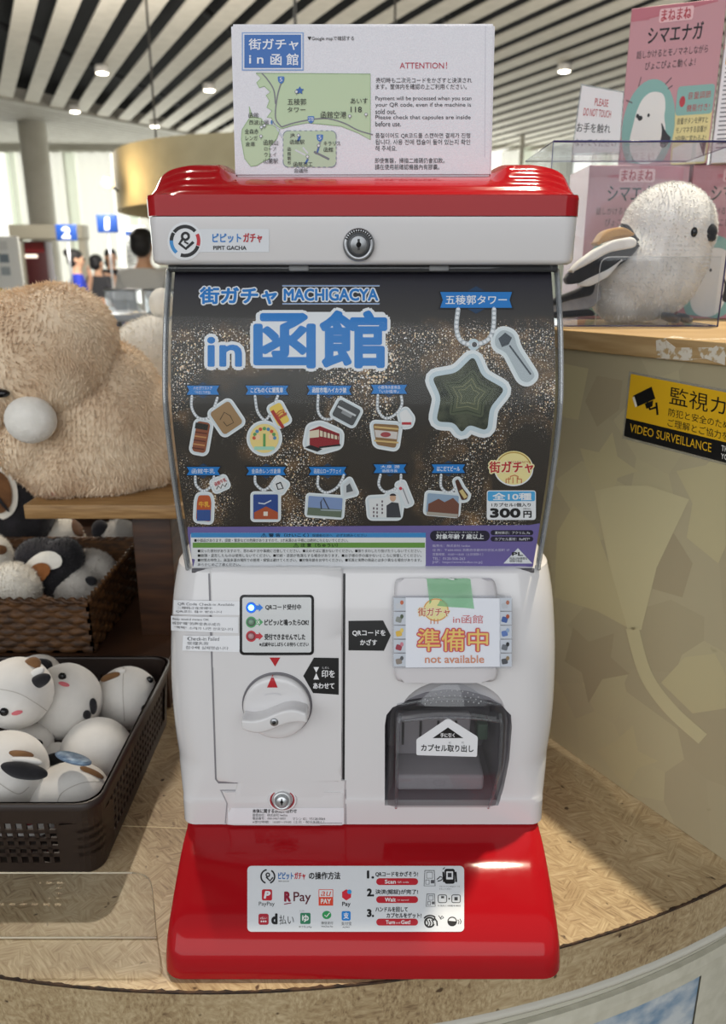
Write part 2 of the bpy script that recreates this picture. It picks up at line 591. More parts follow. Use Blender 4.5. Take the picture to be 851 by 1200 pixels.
    for i, (u, v, d, r) in enumerate([(48, 240, 17.0, 0.27), (612, 170, 18.5, 0.05)]):
        p = pd(u, v, d); mb = MB()
        mb.lathe([(r * 1.05, 0), (r * 1.05, 0.15), (r, 0.16), (r, 4.38)], Matrix.Translation((p.x, p.y, 0)), colm, 32)
        mb.build('pillar', kind='structure')
    # side walls far out of the picture keep the hall closed
    mb = MB(); mb.box((-22.2, -7, 0), (-22, 20.6, 4.9), wall); mb.build('wall_left', kind='structure')
    mb = MB(); mb.box((22, -7, 0), (22.2, 20.6, 4.9), wall); mb.build('wall_right', kind='structure')


def ceiling_s(u, v):
    p = pz(u, v, 4.40); a = math.radians(26.3)
    return p.x * math.cos(a) + p.y * math.sin(a)


def new_sheer():
    m, nt, N, L, b = new_mat('sheer_fabric'); N.remove(b); out = N['Material Output']
    tl = N.new('ShaderNodeBsdfTranslucent'); tl.inputs['Color'].default_value = hexc('#f2f3ea')
    df = N.new('ShaderNodeBsdfDiffuse'); df.inputs['Color'].default_value = hexc('#f2f3ea')
    tr = N.new('ShaderNodeBsdfTransparent')
    a = N.new('ShaderNodeMixShader'); a.inputs[0].default_value = 0.4
    b2 = N.new('ShaderNodeMixShader'); b2.inputs[0].default_value = 0.45
    L.new(tl.outputs[0], a.inputs[1]); L.new(df.outputs[0], a.inputs[2])
    L.new(a.outputs[0], b2.inputs[1]); L.new(tr.outputs[0], b2.inputs[2]); L.new(b2.outputs[0], out.inputs[0])
    return m


build_hall()

# ================================================================== THE ROUND COUNTER
CCX, CCY, CR = -0.13, 0.877, 1.05


def osb_mat(name, c_dark, c_mid, c_light, sc=1.0):
    if name in MATS: return MATS[name]
    m, nt, N, L, b = new_mat(name)
    tc = N.new('ShaderNodeTexCoord')
    prev = None
    big = N.new('ShaderNodeTexNoise'); big.inputs['Scale'].default_value = 6 * sc; big.inputs['Detail'].default_value = 5; L.new(tc.outputs['Object'], big.inputs['Vector'])
    for i, an in enumerate((.35, 1.25, 2.2, 2.9, .8)):
        mp = N.new('ShaderNodeMapping'); mp.inputs['Rotation'].default_value = (0.15, 0.1, an); mp.inputs['Location'].default_value = (i * 1.7, i * .9, i * .3); mp.inputs['Scale'].default_value = (1, 1, 1)
        L.new(tc.outputs['Object'], mp.inputs['Vector'])
        m2 = N.new('ShaderNodeMapping'); m2.inputs['Scale'].default_value = (22 * sc, 300 * sc, 120 * sc); L.new(mp.outputs[0], m2.inputs['Vector'])
        g = N.new('ShaderNodeTexNoise'); g.inputs['Scale'].default_value = 1; g.inputs['Detail'].default_value = 3; g.inputs['Roughness'].default_value = .65; L.new(m2.outputs[0], g.inputs['Vector'])
        if prev is None: prev = g.outputs['Fac']; continue
        mk = N.new('ShaderNodeTexNoise'); mk.inputs['Scale'].default_value = (17 + 5 * i) * sc; mk.inputs['Detail'].default_value = 1; L.new(mp.outputs[0], mk.inputs['Vector'])
        mr = N.new('ShaderNodeMapRange'); mr.inputs['From Min'].default_value = .49; mr.inputs['From Max'].default_value = .54; L.new(mk.outputs['Fac'], mr.inputs['Value'])
        x = N.new('ShaderNodeMix'); L.new(mr.outputs[0], x.inputs[0]); L.new(prev, x.inputs[2]); L.new(g.outputs['Fac'], x.inputs[3]); prev = x.outputs[0]
    mu = N.new('ShaderNodeMath'); mu.operation = 'MULTIPLY'; mu.inputs[1].default_value = 0.38; L.new(big.outputs['Fac'], mu.inputs[0])
    ad = N.new('ShaderNodeMath'); ad.operation = 'MULTIPLY_ADD'; ad.inputs[1].default_value = 0.64; L.new(prev, ad.inputs[0]); L.new(mu.outputs[0], ad.inputs[2])
    r = N.new('ShaderNodeValToRGB'); e = r.color_ramp.elements
    e[0].position = 0.33; e[0].color = hexc(c_dark); e[1].position = 0.66; e[1].color = hexc(c_light)
    k = e.new(0.46); k.color = hexc(c_mid)
    L.new(ad.outputs[0], r.inputs['Fac'])
    # dark chips
    ch = N.new('ShaderNodeTexNoise'); ch.inputs['Scale'].default_value = 55 * sc; ch.inputs['Detail'].default_value = 2; L.new(tc.outputs['Object'], ch.inputs['Vector'])
    cr = N.new('ShaderNodeValToRGB'); cr.color_ramp.elements[0].position = 0.70; cr.color_ramp.elements[1].position = 0.76
    cr.color_ramp.elements[0].color = (0, 0, 0, 1); cr.color_ramp.elements[1].color = (1, 1, 1, 1); L.new(ch.outputs['Fac'], cr.inputs['Fac'])
    mx = N.new('ShaderNodeMix'); mx.data_type = 'RGBA'; mx.inputs[7].default_value = hexc('#4a3522')
    L.new(cr.outputs[0], mx.inputs['Factor']); L.new(r.outputs[0], mx.inputs[6]); L.new(mx.outputs[2], b.inputs['Base Color'])
    b.inputs['Roughness'].default_value = 0.42
    bp = N.new('ShaderNodeBump'); bp.inputs['Strength'].default_value = 0.25; bp.inputs['Distance'].default_value = 0.002
    L.new(ad.outputs[0], bp.inputs['Height']); L.new(bp.outputs[0], b.inputs['Normal'])
    MATS[name] = m; return m


OSB = osb_mat('strand_board', '#725a41', '#a18a67', '#c5b28f', 1.45)
WOOD_DARK = noise_mat('dark_walnut', '#2c190e', '#4a2d18', 9, 0.5, 5, (1, 1, 9), 0.1)
WOOD = noise_mat('light_ash', '#a98a5c', '#c2a578', 8, 0.5, 5, (1.5, 1.5, 14), 0.08)
BOARD = noise_mat('shelf_wood', '#8a673c', '#ab8657', 8, 0.45, 5, (3, 40, 40), 0.08)


def circ(r, a, z):
    return Vector((CCX + r * math.cos(a), CCY + r * math.sin(a), z))


def build_counter():
    root = thing('display_counter', (CCX, CCY, 0), 'round strand-board display counter carrying the red and white capsule machine', 'counter')
    mb = MB(); n = 160
    ring = [circ(CR, 2 * math.pi * i / n, 0) for i in range(n)]
    def rows(r, z): return [circ(r, 2 * math.pi * i / n, z) for i in range(n)]
    mb.loft([rows(CR, ZC - 0.055), rows(CR, ZC - 0.0012), rows(CR - 0.0012, ZC)], OSB, True, False)
    top = mb.build('worktop', root)
    # chipped dark seam where the top sheet meets the edge band
    dk = noise_mat('seam_dirt', '#1d130c', '#4a3320', 120, 0.8)
    m2 = MB(); a0, a1 = math.radians(215), math.radians(335); N = 620; vs = []; fs = []
    for i in range(N + 1):
        a = a0 + (a1 - a0) * i / N
        w = 0.0008 + 0.0030 * max(0, noise.noise(Vector((a * 160, 1, 0)))) + 0.0012 * random.random()
        vs += [circ(CR + 0.0004, a, ZC - 0.0016), circ(CR + 0.0003, a, ZC + 0.0003), circ(CR - w, a, ZC + 0.0003)]
    for i in range(N):
        for k in (0, 1): fs.append([i * 3 + k, i * 3 + k + 1, i * 3 + 4 + k, i * 3 + 3 + k])
    m2.add(vs, fs, dk); m2.build('chipped_seam', top)
    # thin pale joint lines across the worktop on the left
    m3 = MB(); sp = paint('#d9c79d', 0.4)
    a, b = pz(120, 967, ZC), pz(222, 971, ZC)
    m3.prism([a + Vector((0, -.0005, 0)), b + Vector((0, -.0005, 0)), b + Vector((0, .0005, 0)), a + Vector((0, .0005, 0))], (0, 0, 0.0004), sp)
    m3.build('joint_strip', top)
    # pale rail, dark recess, and ribbed skirt
    rail = paint('#c9c6ba', 0.45); m4 = MB()
    m4.loft([rows(CR - .02, ZC - .0635), rows(CR + .002, ZC - .0635), rows(CR + .003, ZC - .060), rows(CR + .002, ZC - .0565), rows(CR - .02, ZC - .0565)], rail, False)
    m4.build('edge_rail', root)
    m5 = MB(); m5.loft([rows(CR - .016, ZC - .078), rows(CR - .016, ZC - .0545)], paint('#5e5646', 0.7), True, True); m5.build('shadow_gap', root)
    m6 = MB(); sk = noise_mat('skirt', '#bcb8a6', '#c6c2b0', 5, 0.6)
    m6.loft([rows(CR - .02, 0.10), rows(CR - .012, 0.10), rows(CR - .008, 0.11), rows(CR - .008, ZC - .079), rows(CR - .012, ZC - .077), rows(CR - .02, ZC - .077)], sk, False)
    m6.build('skirt', root)
    m7 = MB(); m7.loft([rows(CR - .06, 0), rows(CR - .06, 0.1)], paint('#2b2723', 0.7)); m7.build('plinth', root)
    return root


counter = build_counter()


def photo_mat():
    m, nt, N, L, b = new_mat('town_photo')
    uv = N.new('ShaderNodeUVMap'); sx = N.new('ShaderNodeSeparateXYZ'); L.new(uv.outputs[0], sx.inputs[0])
    mp = N.new('ShaderNodeMapping'); mp.inputs['Scale'].default_value = (5, 5, 1); L.new(uv.outputs[0], mp.inputs['Vector'])
    cl = N.new('ShaderNodeTexNoise'); cl.inputs['Scale'].default_value = 1.6; cl.inputs['Detail'].default_value = 7; L.new(mp.outputs[0], cl.inputs['Vector'])
    cr = N.new('ShaderNodeValToRGB'); e = cr.color_ramp.elements
    e[0].position = .38; e[0].color = hexc('#6d8fae'); e[1].position = .62; e[1].color = hexc('#c9d0d4'); L.new(cl.outputs['Fac'], cr.inputs['Fac'])
    rid = N.new('ShaderNodeTexNoise'); rid.noise_dimensions = '1D'; rid.inputs['Scale'].default_value = 7; rid.inputs['Detail'].default_value = 4; L.new(sx.outputs[0], rid.inputs['W'])
    mt = N.new('ShaderNodeMath'); mt.operation = 'MULTIPLY_ADD'; mt.inputs[1].default_value = .14; mt.inputs[2].default_value = .545; L.new(rid.outputs['Fac'], mt.inputs[0])
    lt = N.new('ShaderNodeMath'); lt.operation = 'LESS_THAN'; L.new(sx.outputs[1], lt.inputs[0]); L.new(mt.outputs[0], lt.inputs[1])
    mx = N.new('ShaderNodeMix'); mx.data_type = 'RGBA'; mx.inputs[7].default_value = hexc('#4d6377')
    L.new(lt.outputs[0], mx.inputs['Factor']); L.new(cr.outputs[0], mx.inputs[6])
    vo = N.new('ShaderNodeTexVoronoi'); vo.inputs['Scale'].default_value = 90; L.new(uv.outputs[0], vo.inputs['Vector'])
    vr = N.new('ShaderNodeValToRGB'); vr.color_ramp.elements[0].color = hexc('#33434b'); vr.color_ramp.elements[1].color = hexc('#8c969a'); L.new(vo.outputs['Color'], vr.inputs['Fac'])
    l2 = N.new('ShaderNodeMath'); l2.operation = 'LESS_THAN'; l2.inputs[1].default_value = .52; L.new(sx.outputs[1], l2.inputs[0])
    m2 = N.new('ShaderNodeMix'); m2.data_type = 'RGBA'; L.new(l2.outputs[0], m2.inputs['Factor']); L.new(mx.outputs[2], m2.inputs[6]); L.new(vr.outputs[0], m2.inputs[7])
    L.new(m2.outputs[2], b.inputs['Base Color']); b.inputs['Roughness'].default_value = .35
    return m


def build_front_panel():
    # framed landscape photograph on the skirt of the counter
    R = CR - .008
    a0, a1 = math.radians(279), math.radians(296.6)
    z1, z0 = ZC - .108, ZC - .36
    root = thing('landscape_panel', circ(R, (a0 + a1) / 2, z0), 'framed landscape photograph of sky and hills on the curved front of the counter', 'picture')
    mb = MB(); mb.grid(lambda s, t: circ(R + .0042, a0 + (a1 - a0) * s, z0 + (z1 - z0) * t), 40, 8, photo_mat()); mb.build('photo_print', root)
    fr = noise_mat('panel_frame', '#c2bfae', '#cfccbc', 60, 0.5, 2, (1, 1, 1))
    m2 = MB(); da = math.radians(2.9)
    def strip(A0, A1, Z0, Z1, nn):
        pr = ((0.0005, Z0), (.0058, Z0), (.0066, (Z0 + Z1) / 2), (.0058, Z1), (0.0005, Z1))
        m2.grid(lambda s, t: circ(R + pr[round(t * 4)][0], A0 + (A1 - A0) * s, pr[round(t * 4)][1]), nn, 4, fr, False)
    strip(a0 - da, a1 + da, z1, z1 + .026, 40); strip(a0 - da, a1 + da, z0 - .03, z0, 40)
    for A0, A1 in ((a0 - da, a0), (a1, a1 + da)): strip(A0, A1, z0, z1, 8)
    m2.build('ribbed_frame', root)


build_front_panel()

# ================================================================== THE CAPSULE MACHINE
WHITE = paint('#dcdadb', 0.16, coat=0.35)
RED = paint('#a5131b', 0.09, spec=0.28)
BLACKP = paint('#101012', 0.4)
INK = paint('#161618', 0.5)
CHROME = paint('#a3a5a8', 0.33, metal=1.0)
PAPER = paint('#e9eaee', 0.6)
STICK = paint('#e6e7ea', 0.35)
GREYL = paint('#8f8f94', 0.5)
RB = paint('#1f74bd', 0.5)
HZ = HC


def yz(v, d):
    p = pd(CX, v, d); return p.y, p.z


def outline(hw, yf, yb, r, z, n=8, rb=0.02):
    """rounded rectangle in plan: front corners radius r, back corners rb; starts at the back left"""
    pts = []
    for cx, cy, rr, a in ((-hw + rb, yb - rb, rb, 90), (-hw + r, yf + r, r, 180), (hw - r, yf + r, r, 270), (hw - rb, yb - rb, rb, 0)):
        for i in range(n + 1):
            t = math.radians(a + 90 * i / n); pts.append(Vector((cx + rr * math.cos(t), cy + rr * math.sin(t), z)))
    # add points along the straight front so prints follow it
    return pts


machine = thing('capsule_toy_machine', (0, 0.05, ZC), 'red and white capsule toy vending machine standing on the round wooden counter', 'vending machine')
YB = 0.27


def build_base():
    prof = smooth_tab([(-.4925, -.058), (-.4955, -.070), (-.5000, -.094), (-.5100, -.119), (-.5225, -.1425), (-.5350, -.1560), (-.5475, -.1612), (-.5590, -.1622)], 56)
    rows = []
    for k, (z, y) in enumerate(prof):
        hw = .1655 + .0005 * (k / len(prof)); hw += 0.002 * max(0, (-.52 - z) / .04)
        rows.append(outline(hw, y, YB, .012 + 0.006 * min(1, k / 20), HZ + z, 8))
    z, y = prof[-1]
    rows.append(outline(.1655, y + .002, YB, .016, HZ - .561, 8))
    mb = MB(); mb.loft(rows[::-1], RED); o = mb.build('base_tray', machine); autosmooth(o, 50)
    return mb.bvh(), o


base_bvh, base_o = build_base()


# ---- white lower body
BODY = [(671, .628, 218.5), (690, .623, 222), (720, .617, 225.5), (770, .610, 227.5), (820, .606, 226.5), (860, .604, 223.5),
        (900, .603, 217.5), (930, .603, 209.5), (938, .602, 207), (945, .602, 206.3), (966, .6025, 205)]


def body_rows():
    t = smooth_tab(BODY, 66); rows = []
    for v, d, hw in t:
        y, z = yz(v, d); k = ray(CX, v).y
        w = hw * (d + .022) / k / F
        r = 0.038 if v < 900 else max(.013, .038 - (v - 900) / 45 * .027)
        rows.append((w, y, z, r))
    return rows


def build_body():
    rows = body_rows(); mb = MB(); L = []
    w, y, z, r = rows[0]
    L.append(outline(w - .006, y + .006, YB, r, z + .0026))
    L.append(outline(w - .0022, y + .0022, YB, r, z + .0018))
    for w, y, z, r in rows: L.append(outline(w, y, YB, r, z))
    L.append(outline(rows[-1][0] - .002, rows[-1][1] + .002, YB, .012, rows[-1][2] - .0015))
    solid = MB(); solid.loft(L[::-1], WHITE)
    return solid


solid = build_body()
solid_bvh = solid.bvh()


def cast(bvh, u, v, off=0.0):
    r = ray(u, v).normalized(); p, n, i, d = bvh.ray_cast(CAMP, r)
    if p is None: p, n, i, d = bvh.find_nearest(CAMP + r * .65)
    if n.dot(r) > 0: n = -n
    return p + n * off


def mesh_obj(name, mb):
    return bpy.data.objects.new(name, mb.mesh(name))


def boolean(obj, cutters):
    for c in cutters:
        SCR.collection.objects.link(c)
        m = obj.modifiers.new('b', 'BOOLEAN'); m.operation = 'DIFFERENCE'; m.object = c; m.solver = 'EXACT'
    me = evaluated(obj)
    for c in cutters: SCR.collection.objects.unlink(c)
    return me


OPEN = [(451, 944), (451, 850), (453, 838), (460, 829), (475, 823), (500, 819), (525, 818), (550, 819), (575, 823), (590, 829), (599, 838), (600, 852), (597, 890), (590, 925), (584, 944)]


def build_white():
    # chute opening and the finger scoop above it are cut out of the body
    front = [cast(solid_bvh, *p) for p in OPEN]
    c1 = MB(); c1.prism([p + Vector((0, -.03, 0)) for p in front], (0, .125, 0), WHITE)
    c2 = MB(); c = cast(solid_bvh, 531, 836); c2.ball(c + Vector((0, -.010, .002)), (.050, .028, .034), WHITE, seg=40)
    lk = cast(solid_bvh, 331, 937)
    o = mesh_obj('body', solid)
    me = boolean(o, [mesh_obj('c1', c1), mesh_obj('c2', c2)])
    ob = bpy.data.objects.new('lower_body', me); me.name = 'lower_body'
    me.transform(Matrix.Translation(-machine.location)); COL.objects.link(ob); ob.parent = machine
    for p in me.polygons: p.use_smooth = True
    autosmooth(ob, 32)
    return ob


body_o = build_white()
BA = lambda **k: Art(solid_bvh, **k)


def panel(name, pts, thick, mat, parent=machine, bvh=solid_bvh, bev=0.0012, step=10, sink=0.0015):
    """raised plate following the surface under it, outline in photo pixels"""
    a = Art(bvh, None, 0, step); idx = {}; P2 = []; fs = []
    for f in sliced(tri2d(pts), step):
        g = []
        for p in f:
            k = (round(p[0], 2), round(p[1], 2))
            if k not in idx: idx[k] = len(P2); P2.append(p)
            if idx[k] not in g: g.append(idx[k])
        if len(g) > 2:
            ar = sum(P2[g[i]][0] * P2[g[(i + 1) % len(g)]][1] - P2[g[(i + 1) % len(g)]][0] * P2[g[i]][1] for i in range(len(g)))
            if abs(ar) > 1e-4: fs.append(g if ar < 0 else g[::-1])
    vs = [a.hit(x, y, 0) for x, y in P2]; nr = [(a.hit(x, y, 1 / LAYER) - p) for (x, y), p in zip(P2, vs)]
    cnt = {}
    for g in fs:
        for i in range(len(g)):
            e = (g[i], g[(i + 1) % len(g)]); cnt[e] = 1
    be = [e for e in cnt if (e[1], e[0]) not in cnt]
    bset = {i for e in be for i in e}
    mb = MB(); n = len(vs)
    cen = sum(vs, Vector()) / n
    top = [p + d * thick for p, d in zip(vs, nr)]
    mid = [p + d * (thick - bev) for p, d in zip(vs, nr)]; low = [p - d * sink for p, d in zip(vs, nr)]
    for i in bset:                     # small bevel: pull the top edge inwards
        dv = (cen - top[i]); top[i] = top[i] + dv.normalized() * bev * 1.2
    o = Vector((0, 0, 0)); mb.add(top + mid + low, fs, mat, True)
    sd = []
    for i, j in be: sd += [[j, i, i + n, j + n], [j + n, i + n, i + 2 * n, j + 2 * n]]
    k = len(mb.f); mi = mb.mi(mat)
    for q in sd: mb.f.append(q); mb.m.append(mi); mb.sm.append(True)
    ob = mb.build(name, parent); autosmooth(ob, 60)
    return ob, mb.bvh()


# door on the left half
gap = BA(); gap.line([(245.2, 672), (253.2, 913), (256, 916.8), (400, 916.8)], 2.4, '#807e83', 0); gap.line([(403.6, 672), (402.6, 917)], 2.6, '#17171a', 1)
gap.mb.build('door_gap', machine)
door_o, door_bvh = panel('front_door', rounded_pts([(246.3, 666), (402.0, 666), (401.0, 915.3), (254.2, 915.3)], 5), .0022, WHITE)
DA = Art(door_bvh)

# lower service hatch with lock and address label
g2 = BA(); g2.line([(259, 926), (266, 941), (264, 967)], 1.3, '#9d9ba0', 0); g2.line([(258, 926), (405.5, 926), (405.5, 968)], 1.3, '#9d9ba0', 0)
g2.mb.build('hatch_gap', machine)
hatch_o, hatch_bvh = panel('service_hatch', rounded_pts([(260, 927), (404.5, 927), (404.5, 966.5), (265.5, 966.5), (267, 942)], 2.5), .0016, WHITE)
HA = Art(hatch_bvh)


def frame_at(bvh, u, v):
    a = Art(bvh, None, 0); p = a.hit(u, v, 0); n = (a.hit(u, v, 1 / LAYER) - p).normalized()
    x = Vector((1, 0, 0)); x = (x - n * x.dot(n)).normalized(); y = n.cross(x)
    M = Matrix((x, y, n)).transposed().to_4x4(); M.translation = p
    return M


def cam_lock(bvh, u, v, r, parent, red_ring):
    M = frame_at(bvh, u, v)
    STEEL = CHROME if red_ring != 'red' else paint('#d3d5d6', .3, metal=.8)
    lock = MB(); lock.lathe([(r, -.002), (r, .003), (r * .9, .0042), (r * .72, .0042), (r * .70, .003), (r * .55, .003)], M, STEEL, 40)
    lo = lock.build('lock', parent)
    m = MB(); m.lathe([(r * .58, .002), (r * .58, .0052), (r * .5, .0058)], M, paint('#8b8d8f' if red_ring != 'red' else '#c4c6c8', .3, metal=.9), 32); lo2 = m.build('lock_barrel', lo)
    k = MB(); k.box((-r * .07, -r * .32, .005), (r * .07, r * .34, .0061), BLACKP, M=M); k.lathe([(r * .16, .005), (r * .16, .0061)], M, BLACKP, 16); k.build('keyhole', lo)
    if red_ring == 'red':
        q = MB(); pts = [M @ Vector((r * 1.22 * math.cos(a), r * 1.06 * math.sin(a), .0006)) for a in [math.radians(t) for t in range(0, 360, 12)]]
        q.tube(pts, .0009, paint('#a3202c', .4), 6, closed=True); q.build('lock_ring', lo)
        q = MB(); pts = [M @ Vector((r * 1.4 * math.cos(a), r * 1.15 * math.sin(a), .0004)) for a in [math.radians(t) for t in range(0, 360, 12)]]
        q.tube(pts, .0012, WHITE, 6, closed=True); q.build('lock_collar', lo)
    else:
        q = MB()
        for t in range(25, 156, 10):
            a = math.radians(t); p0 = M @ Vector((r * .76 * math.cos(a), r * .76 * math.sin(a), .0044)); p1 = M @ Vector((r * .92 * math.cos(a), r * .92 * math.sin(a), .0042))
            q.tube([p0, p1], .0006, BLACKP, 6)
        q.build('lock_serration', lo)


cam_lock(hatch_bvh, 331, 937, .0088, hatch_o, 'red')

# address label
a = HA.sub(); a.step = 5; a.rect(267.5, 946.5, 403, 965.3, PAPER, 1)
a.text('本体に関するお問い合わせ', 296, 947.5, 348, 952.5, INK, 2, .03)
a.text('管理会社：株式会社 hedlus', 296, 953, 337, 956.5, INK, 2, .0)
a.text('電話番号：050-3467-0855', 296, 957, 335, 960.3, INK, 2, .0)
a.text('マシン ID：Y5128-0064', 343, 957.5, 381, 960.8, INK, 2, 0)
a.text('※受付時間：10:00～19:00（土日・祝日を除く）', 296, 961.3, 380, 964.5, INK, 2, 0)
a.line([(366, 964.2), (401, 964.2)], .7, GREYL, 2)
a.mb.build('address_label', hatch_o, label='white printed address label under the lock')

# status panel with the three lamps
ST = Art(door_bvh)
sp_o, sp_bvh = panel('status_panel', rrect(281, 697, 368, 767.5, 5), .0012, BLACKP, door_o, door_bvh, .0006)
a = Art(sp_bvh); a.rect(284, 700, 365, 764.5, paint('#d3d5d6', .35), 0, 2.5)
a.text('QRコード受付中', 311, 708, 353, 715, INK, 1, .035)
a.text('ピピッ♪と鳴ったらOK!', 310, 725.5, 362, 733, INK, 1, .035)
a.text('受付できませんでした', 310, 742.5, 358, 750, INK, 1, .035)
a.text('※点滅中はしばらくお待ちください', 304, 752.5, 362, 757.5, INK, 1, .03)
for y, c in ((712, '#2f7fe0'), (729, '#55a06a'), (745.5, '#c03440')):
    a.oval(294.5, y, 6.2, 6.6, c, 1)
    a.poly([(300, y - 2.6), (303.5, y - 2.6), (303.5, y - 4.8), (308.5, y), (303.5, y + 4.8), (303.5, y + 2.6), (300, y + 2.6)], c, 1)
a.text('OK', 300.5, 727, 305, 731, '#dfe9df', 2, .03)
a.mb.build('status_print', sp_o)
for y, c, s in ((712, '#4aa0ff', 9.0), (729, '#7d9c86', 0), (745.5, '#b99094', 0)):
    M = frame_at(sp_bvh, 294.5, y); m = MB()
    m.lathe([(.0027, 0), (.0026, .0006), (.0018, .0014), (.0005, .0017)], M, emit('#57a8ff', s) if s else paint(c, .25), 20)
    m.build('status_lamp', sp_o, label='lit blue lamp' if s else None)
    m = MB(); m.lathe([(.0036, 0), (.0036, .0004), (.0027, .0006)], M, emit('#1440ff', 2.4) if s else paint('#5c6a62' if y < 740 else '#8d3a40', .4), 20); m.build('lamp_ring', sp_o)

# turning dial
M = frame_at(door_bvh, 325, 826)
R = .0296
m = MB(); m.lathe([(R + .0016, -.001), (R + .0016, .0006), (R + .0003, .0007)], M, paint('#6f6d72', .4), 64); dg = m.build('dial_gap', door_o)
m = MB(); m.lathe([(R, -.001), (R, .0052), (R - .0006, .0065), (R - .002, .0074), (R - .006, .0078)], M, WHITE, 64); dial = m.build('dial', door_o)
dial_bvh = m.bvh()
gp = []
for i in range(41):                      # S-wave grip: upper edge then lower edge
    t = -1 + 2 * i / 40; gp.append((t * .0285, -.0035 + .0050 * math.sin(t * 2.6) + .0072 * (1 - .35 * t * t)))
for i in range(41):
    t = 1 - 2 * i / 40; gp.append((t * .0285, -.0035 + .0050 * math.sin(t * 2.6) - .0066 * (1 - .35 * t * t)))
grip = MB(); grip.prism([M @ Vector((x, y, .006)) for x, y in gp], M.to_3x3() @ Vector((0, 0, .0190)), WHITE, bev=.0022, smooth=True)
go = grip.build('dial_grip', dial); autosmooth(go, 40)
Ms = M.copy(); Ms.translation = M @ Vector((0, -.0035, .0250))
m = MB(); m.lathe([(.0036, -.001), (.0036, .0004), (.0030, .0010)], Ms, CHROME, 24); m.lathe([(.0016, .0008), (.0016, .0016), (.001, .0017)], Ms, paint('#4a4b4d', .3, metal=1), 8); m.build('dial_screw', dial, label='small steel screw')
a = Art(dial_bvh, None, .0003, 3); a.poly([(319.5, 791), (325.5, 805.5), (313, 805.5)], '#b5121f', 1)
a.ring(320, 815.5, 10, 1.4, '#cfcdd0', 1, 20, 160, 16, 3); a.mb.build('dial_arrow', dial)
a = Art(door_bvh); a.poly([(316, 770.5), (328.5, 770.5), (322.5, 781)], '#b5121f', 1); a.mb.build('red_pointer', door_o, label='red triangle pointing down at the dial')

# black tags
a = Art(door_bvh); a.poly([(355.5, 792), (368, 770.5), (397, 771), (397, 814), (367, 812)], BLACKP, 1)
a.poly([(367.5, 781.5), (374, 781.5), (370.7, 788)], '#e8e8ea', 2); a.poly([(370.7, 788.5), (374, 796), (367.5, 796)], '#e8e8ea', 2)
a.text('印を', 377, 785, 392.5, 794, '#e8e8ea', 2, .02); a.text('あわせて', 367, 800, 392, 807, '#e8e8ea', 2, .03); a.text('しるし', 378, 781, 386, 783.3, '#e8e8ea', 2)
a.mb.build('align_tag', door_o, label='black arrow tag with white writing')
a = BA(); a.poly([(408.5, 727.5), (449, 727), (458, 744.5), (450, 762.5), (408.5, 762)], BLACKP, 1)
a.text('QRコードを', 413, 738, 452, 745.5, '#e8e8ea', 2, .025); a.text('かざす', 422, 749, 442, 756, '#e8e8ea', 2, .025)
a.mb.build('scan_tag', body_o, label='black arrow tag pointing to the reader')

# paper strips stuck on the left edge
a = Art(solid_bvh, None, .0027, 5)
GT = '#55565c'
for (q, ls) in (([(207, 703), (283, 704), (282, 720), (206.5, 719.5)], [('QR Code Check-in Available', .06, .17, .90, .38), ('二维码正在受理中', .06, .44, .56, .62), ('QR코드 접수 받습니다', .04, .70, .72, .88)]),
                ([(204, 721.5), (280, 722.5), (280, 741), (204, 738.5)], [('Beep sound means OK', .02, .12, .55, .30), ('听到“嘀”的声音表示成功', .02, .38, .72, .58), ('“삑삑” 소리가 나면 완료입니다', .05, .68, .92, .86)]),
                ([(217, 744), (283, 744), (281, 763), (216, 761.5)], [('Check-in Failed', .08, .08, .62, .32), ('受理失败', .08, .40, .44, .60), ('접수에 실패했습니다', .06, .68, .80, .88)])):
    s_ = a.sub(); s_.poly(q, PAPER, 0); s_.q = q
    for t, x0, y0, x1, y1 in ls: s_.step = 6; s_.text(t, x0, y0, x1, y1, GT, 1, .0)
    s_.mb.build('paper_strip', body_o, label='white paper strip typed in three languages')

# QR reader pad
pad_o, pad_bvh = panel('reader_pad', rounded_pts([(464, 677.5), (577, 677.5), (581, 690), (582, 788), (578, 795), (466, 795), (462, 788), (462, 690)], 6), .0100, paint('#d3d0d3', .25), machine, solid_bvh, .0030, 9)

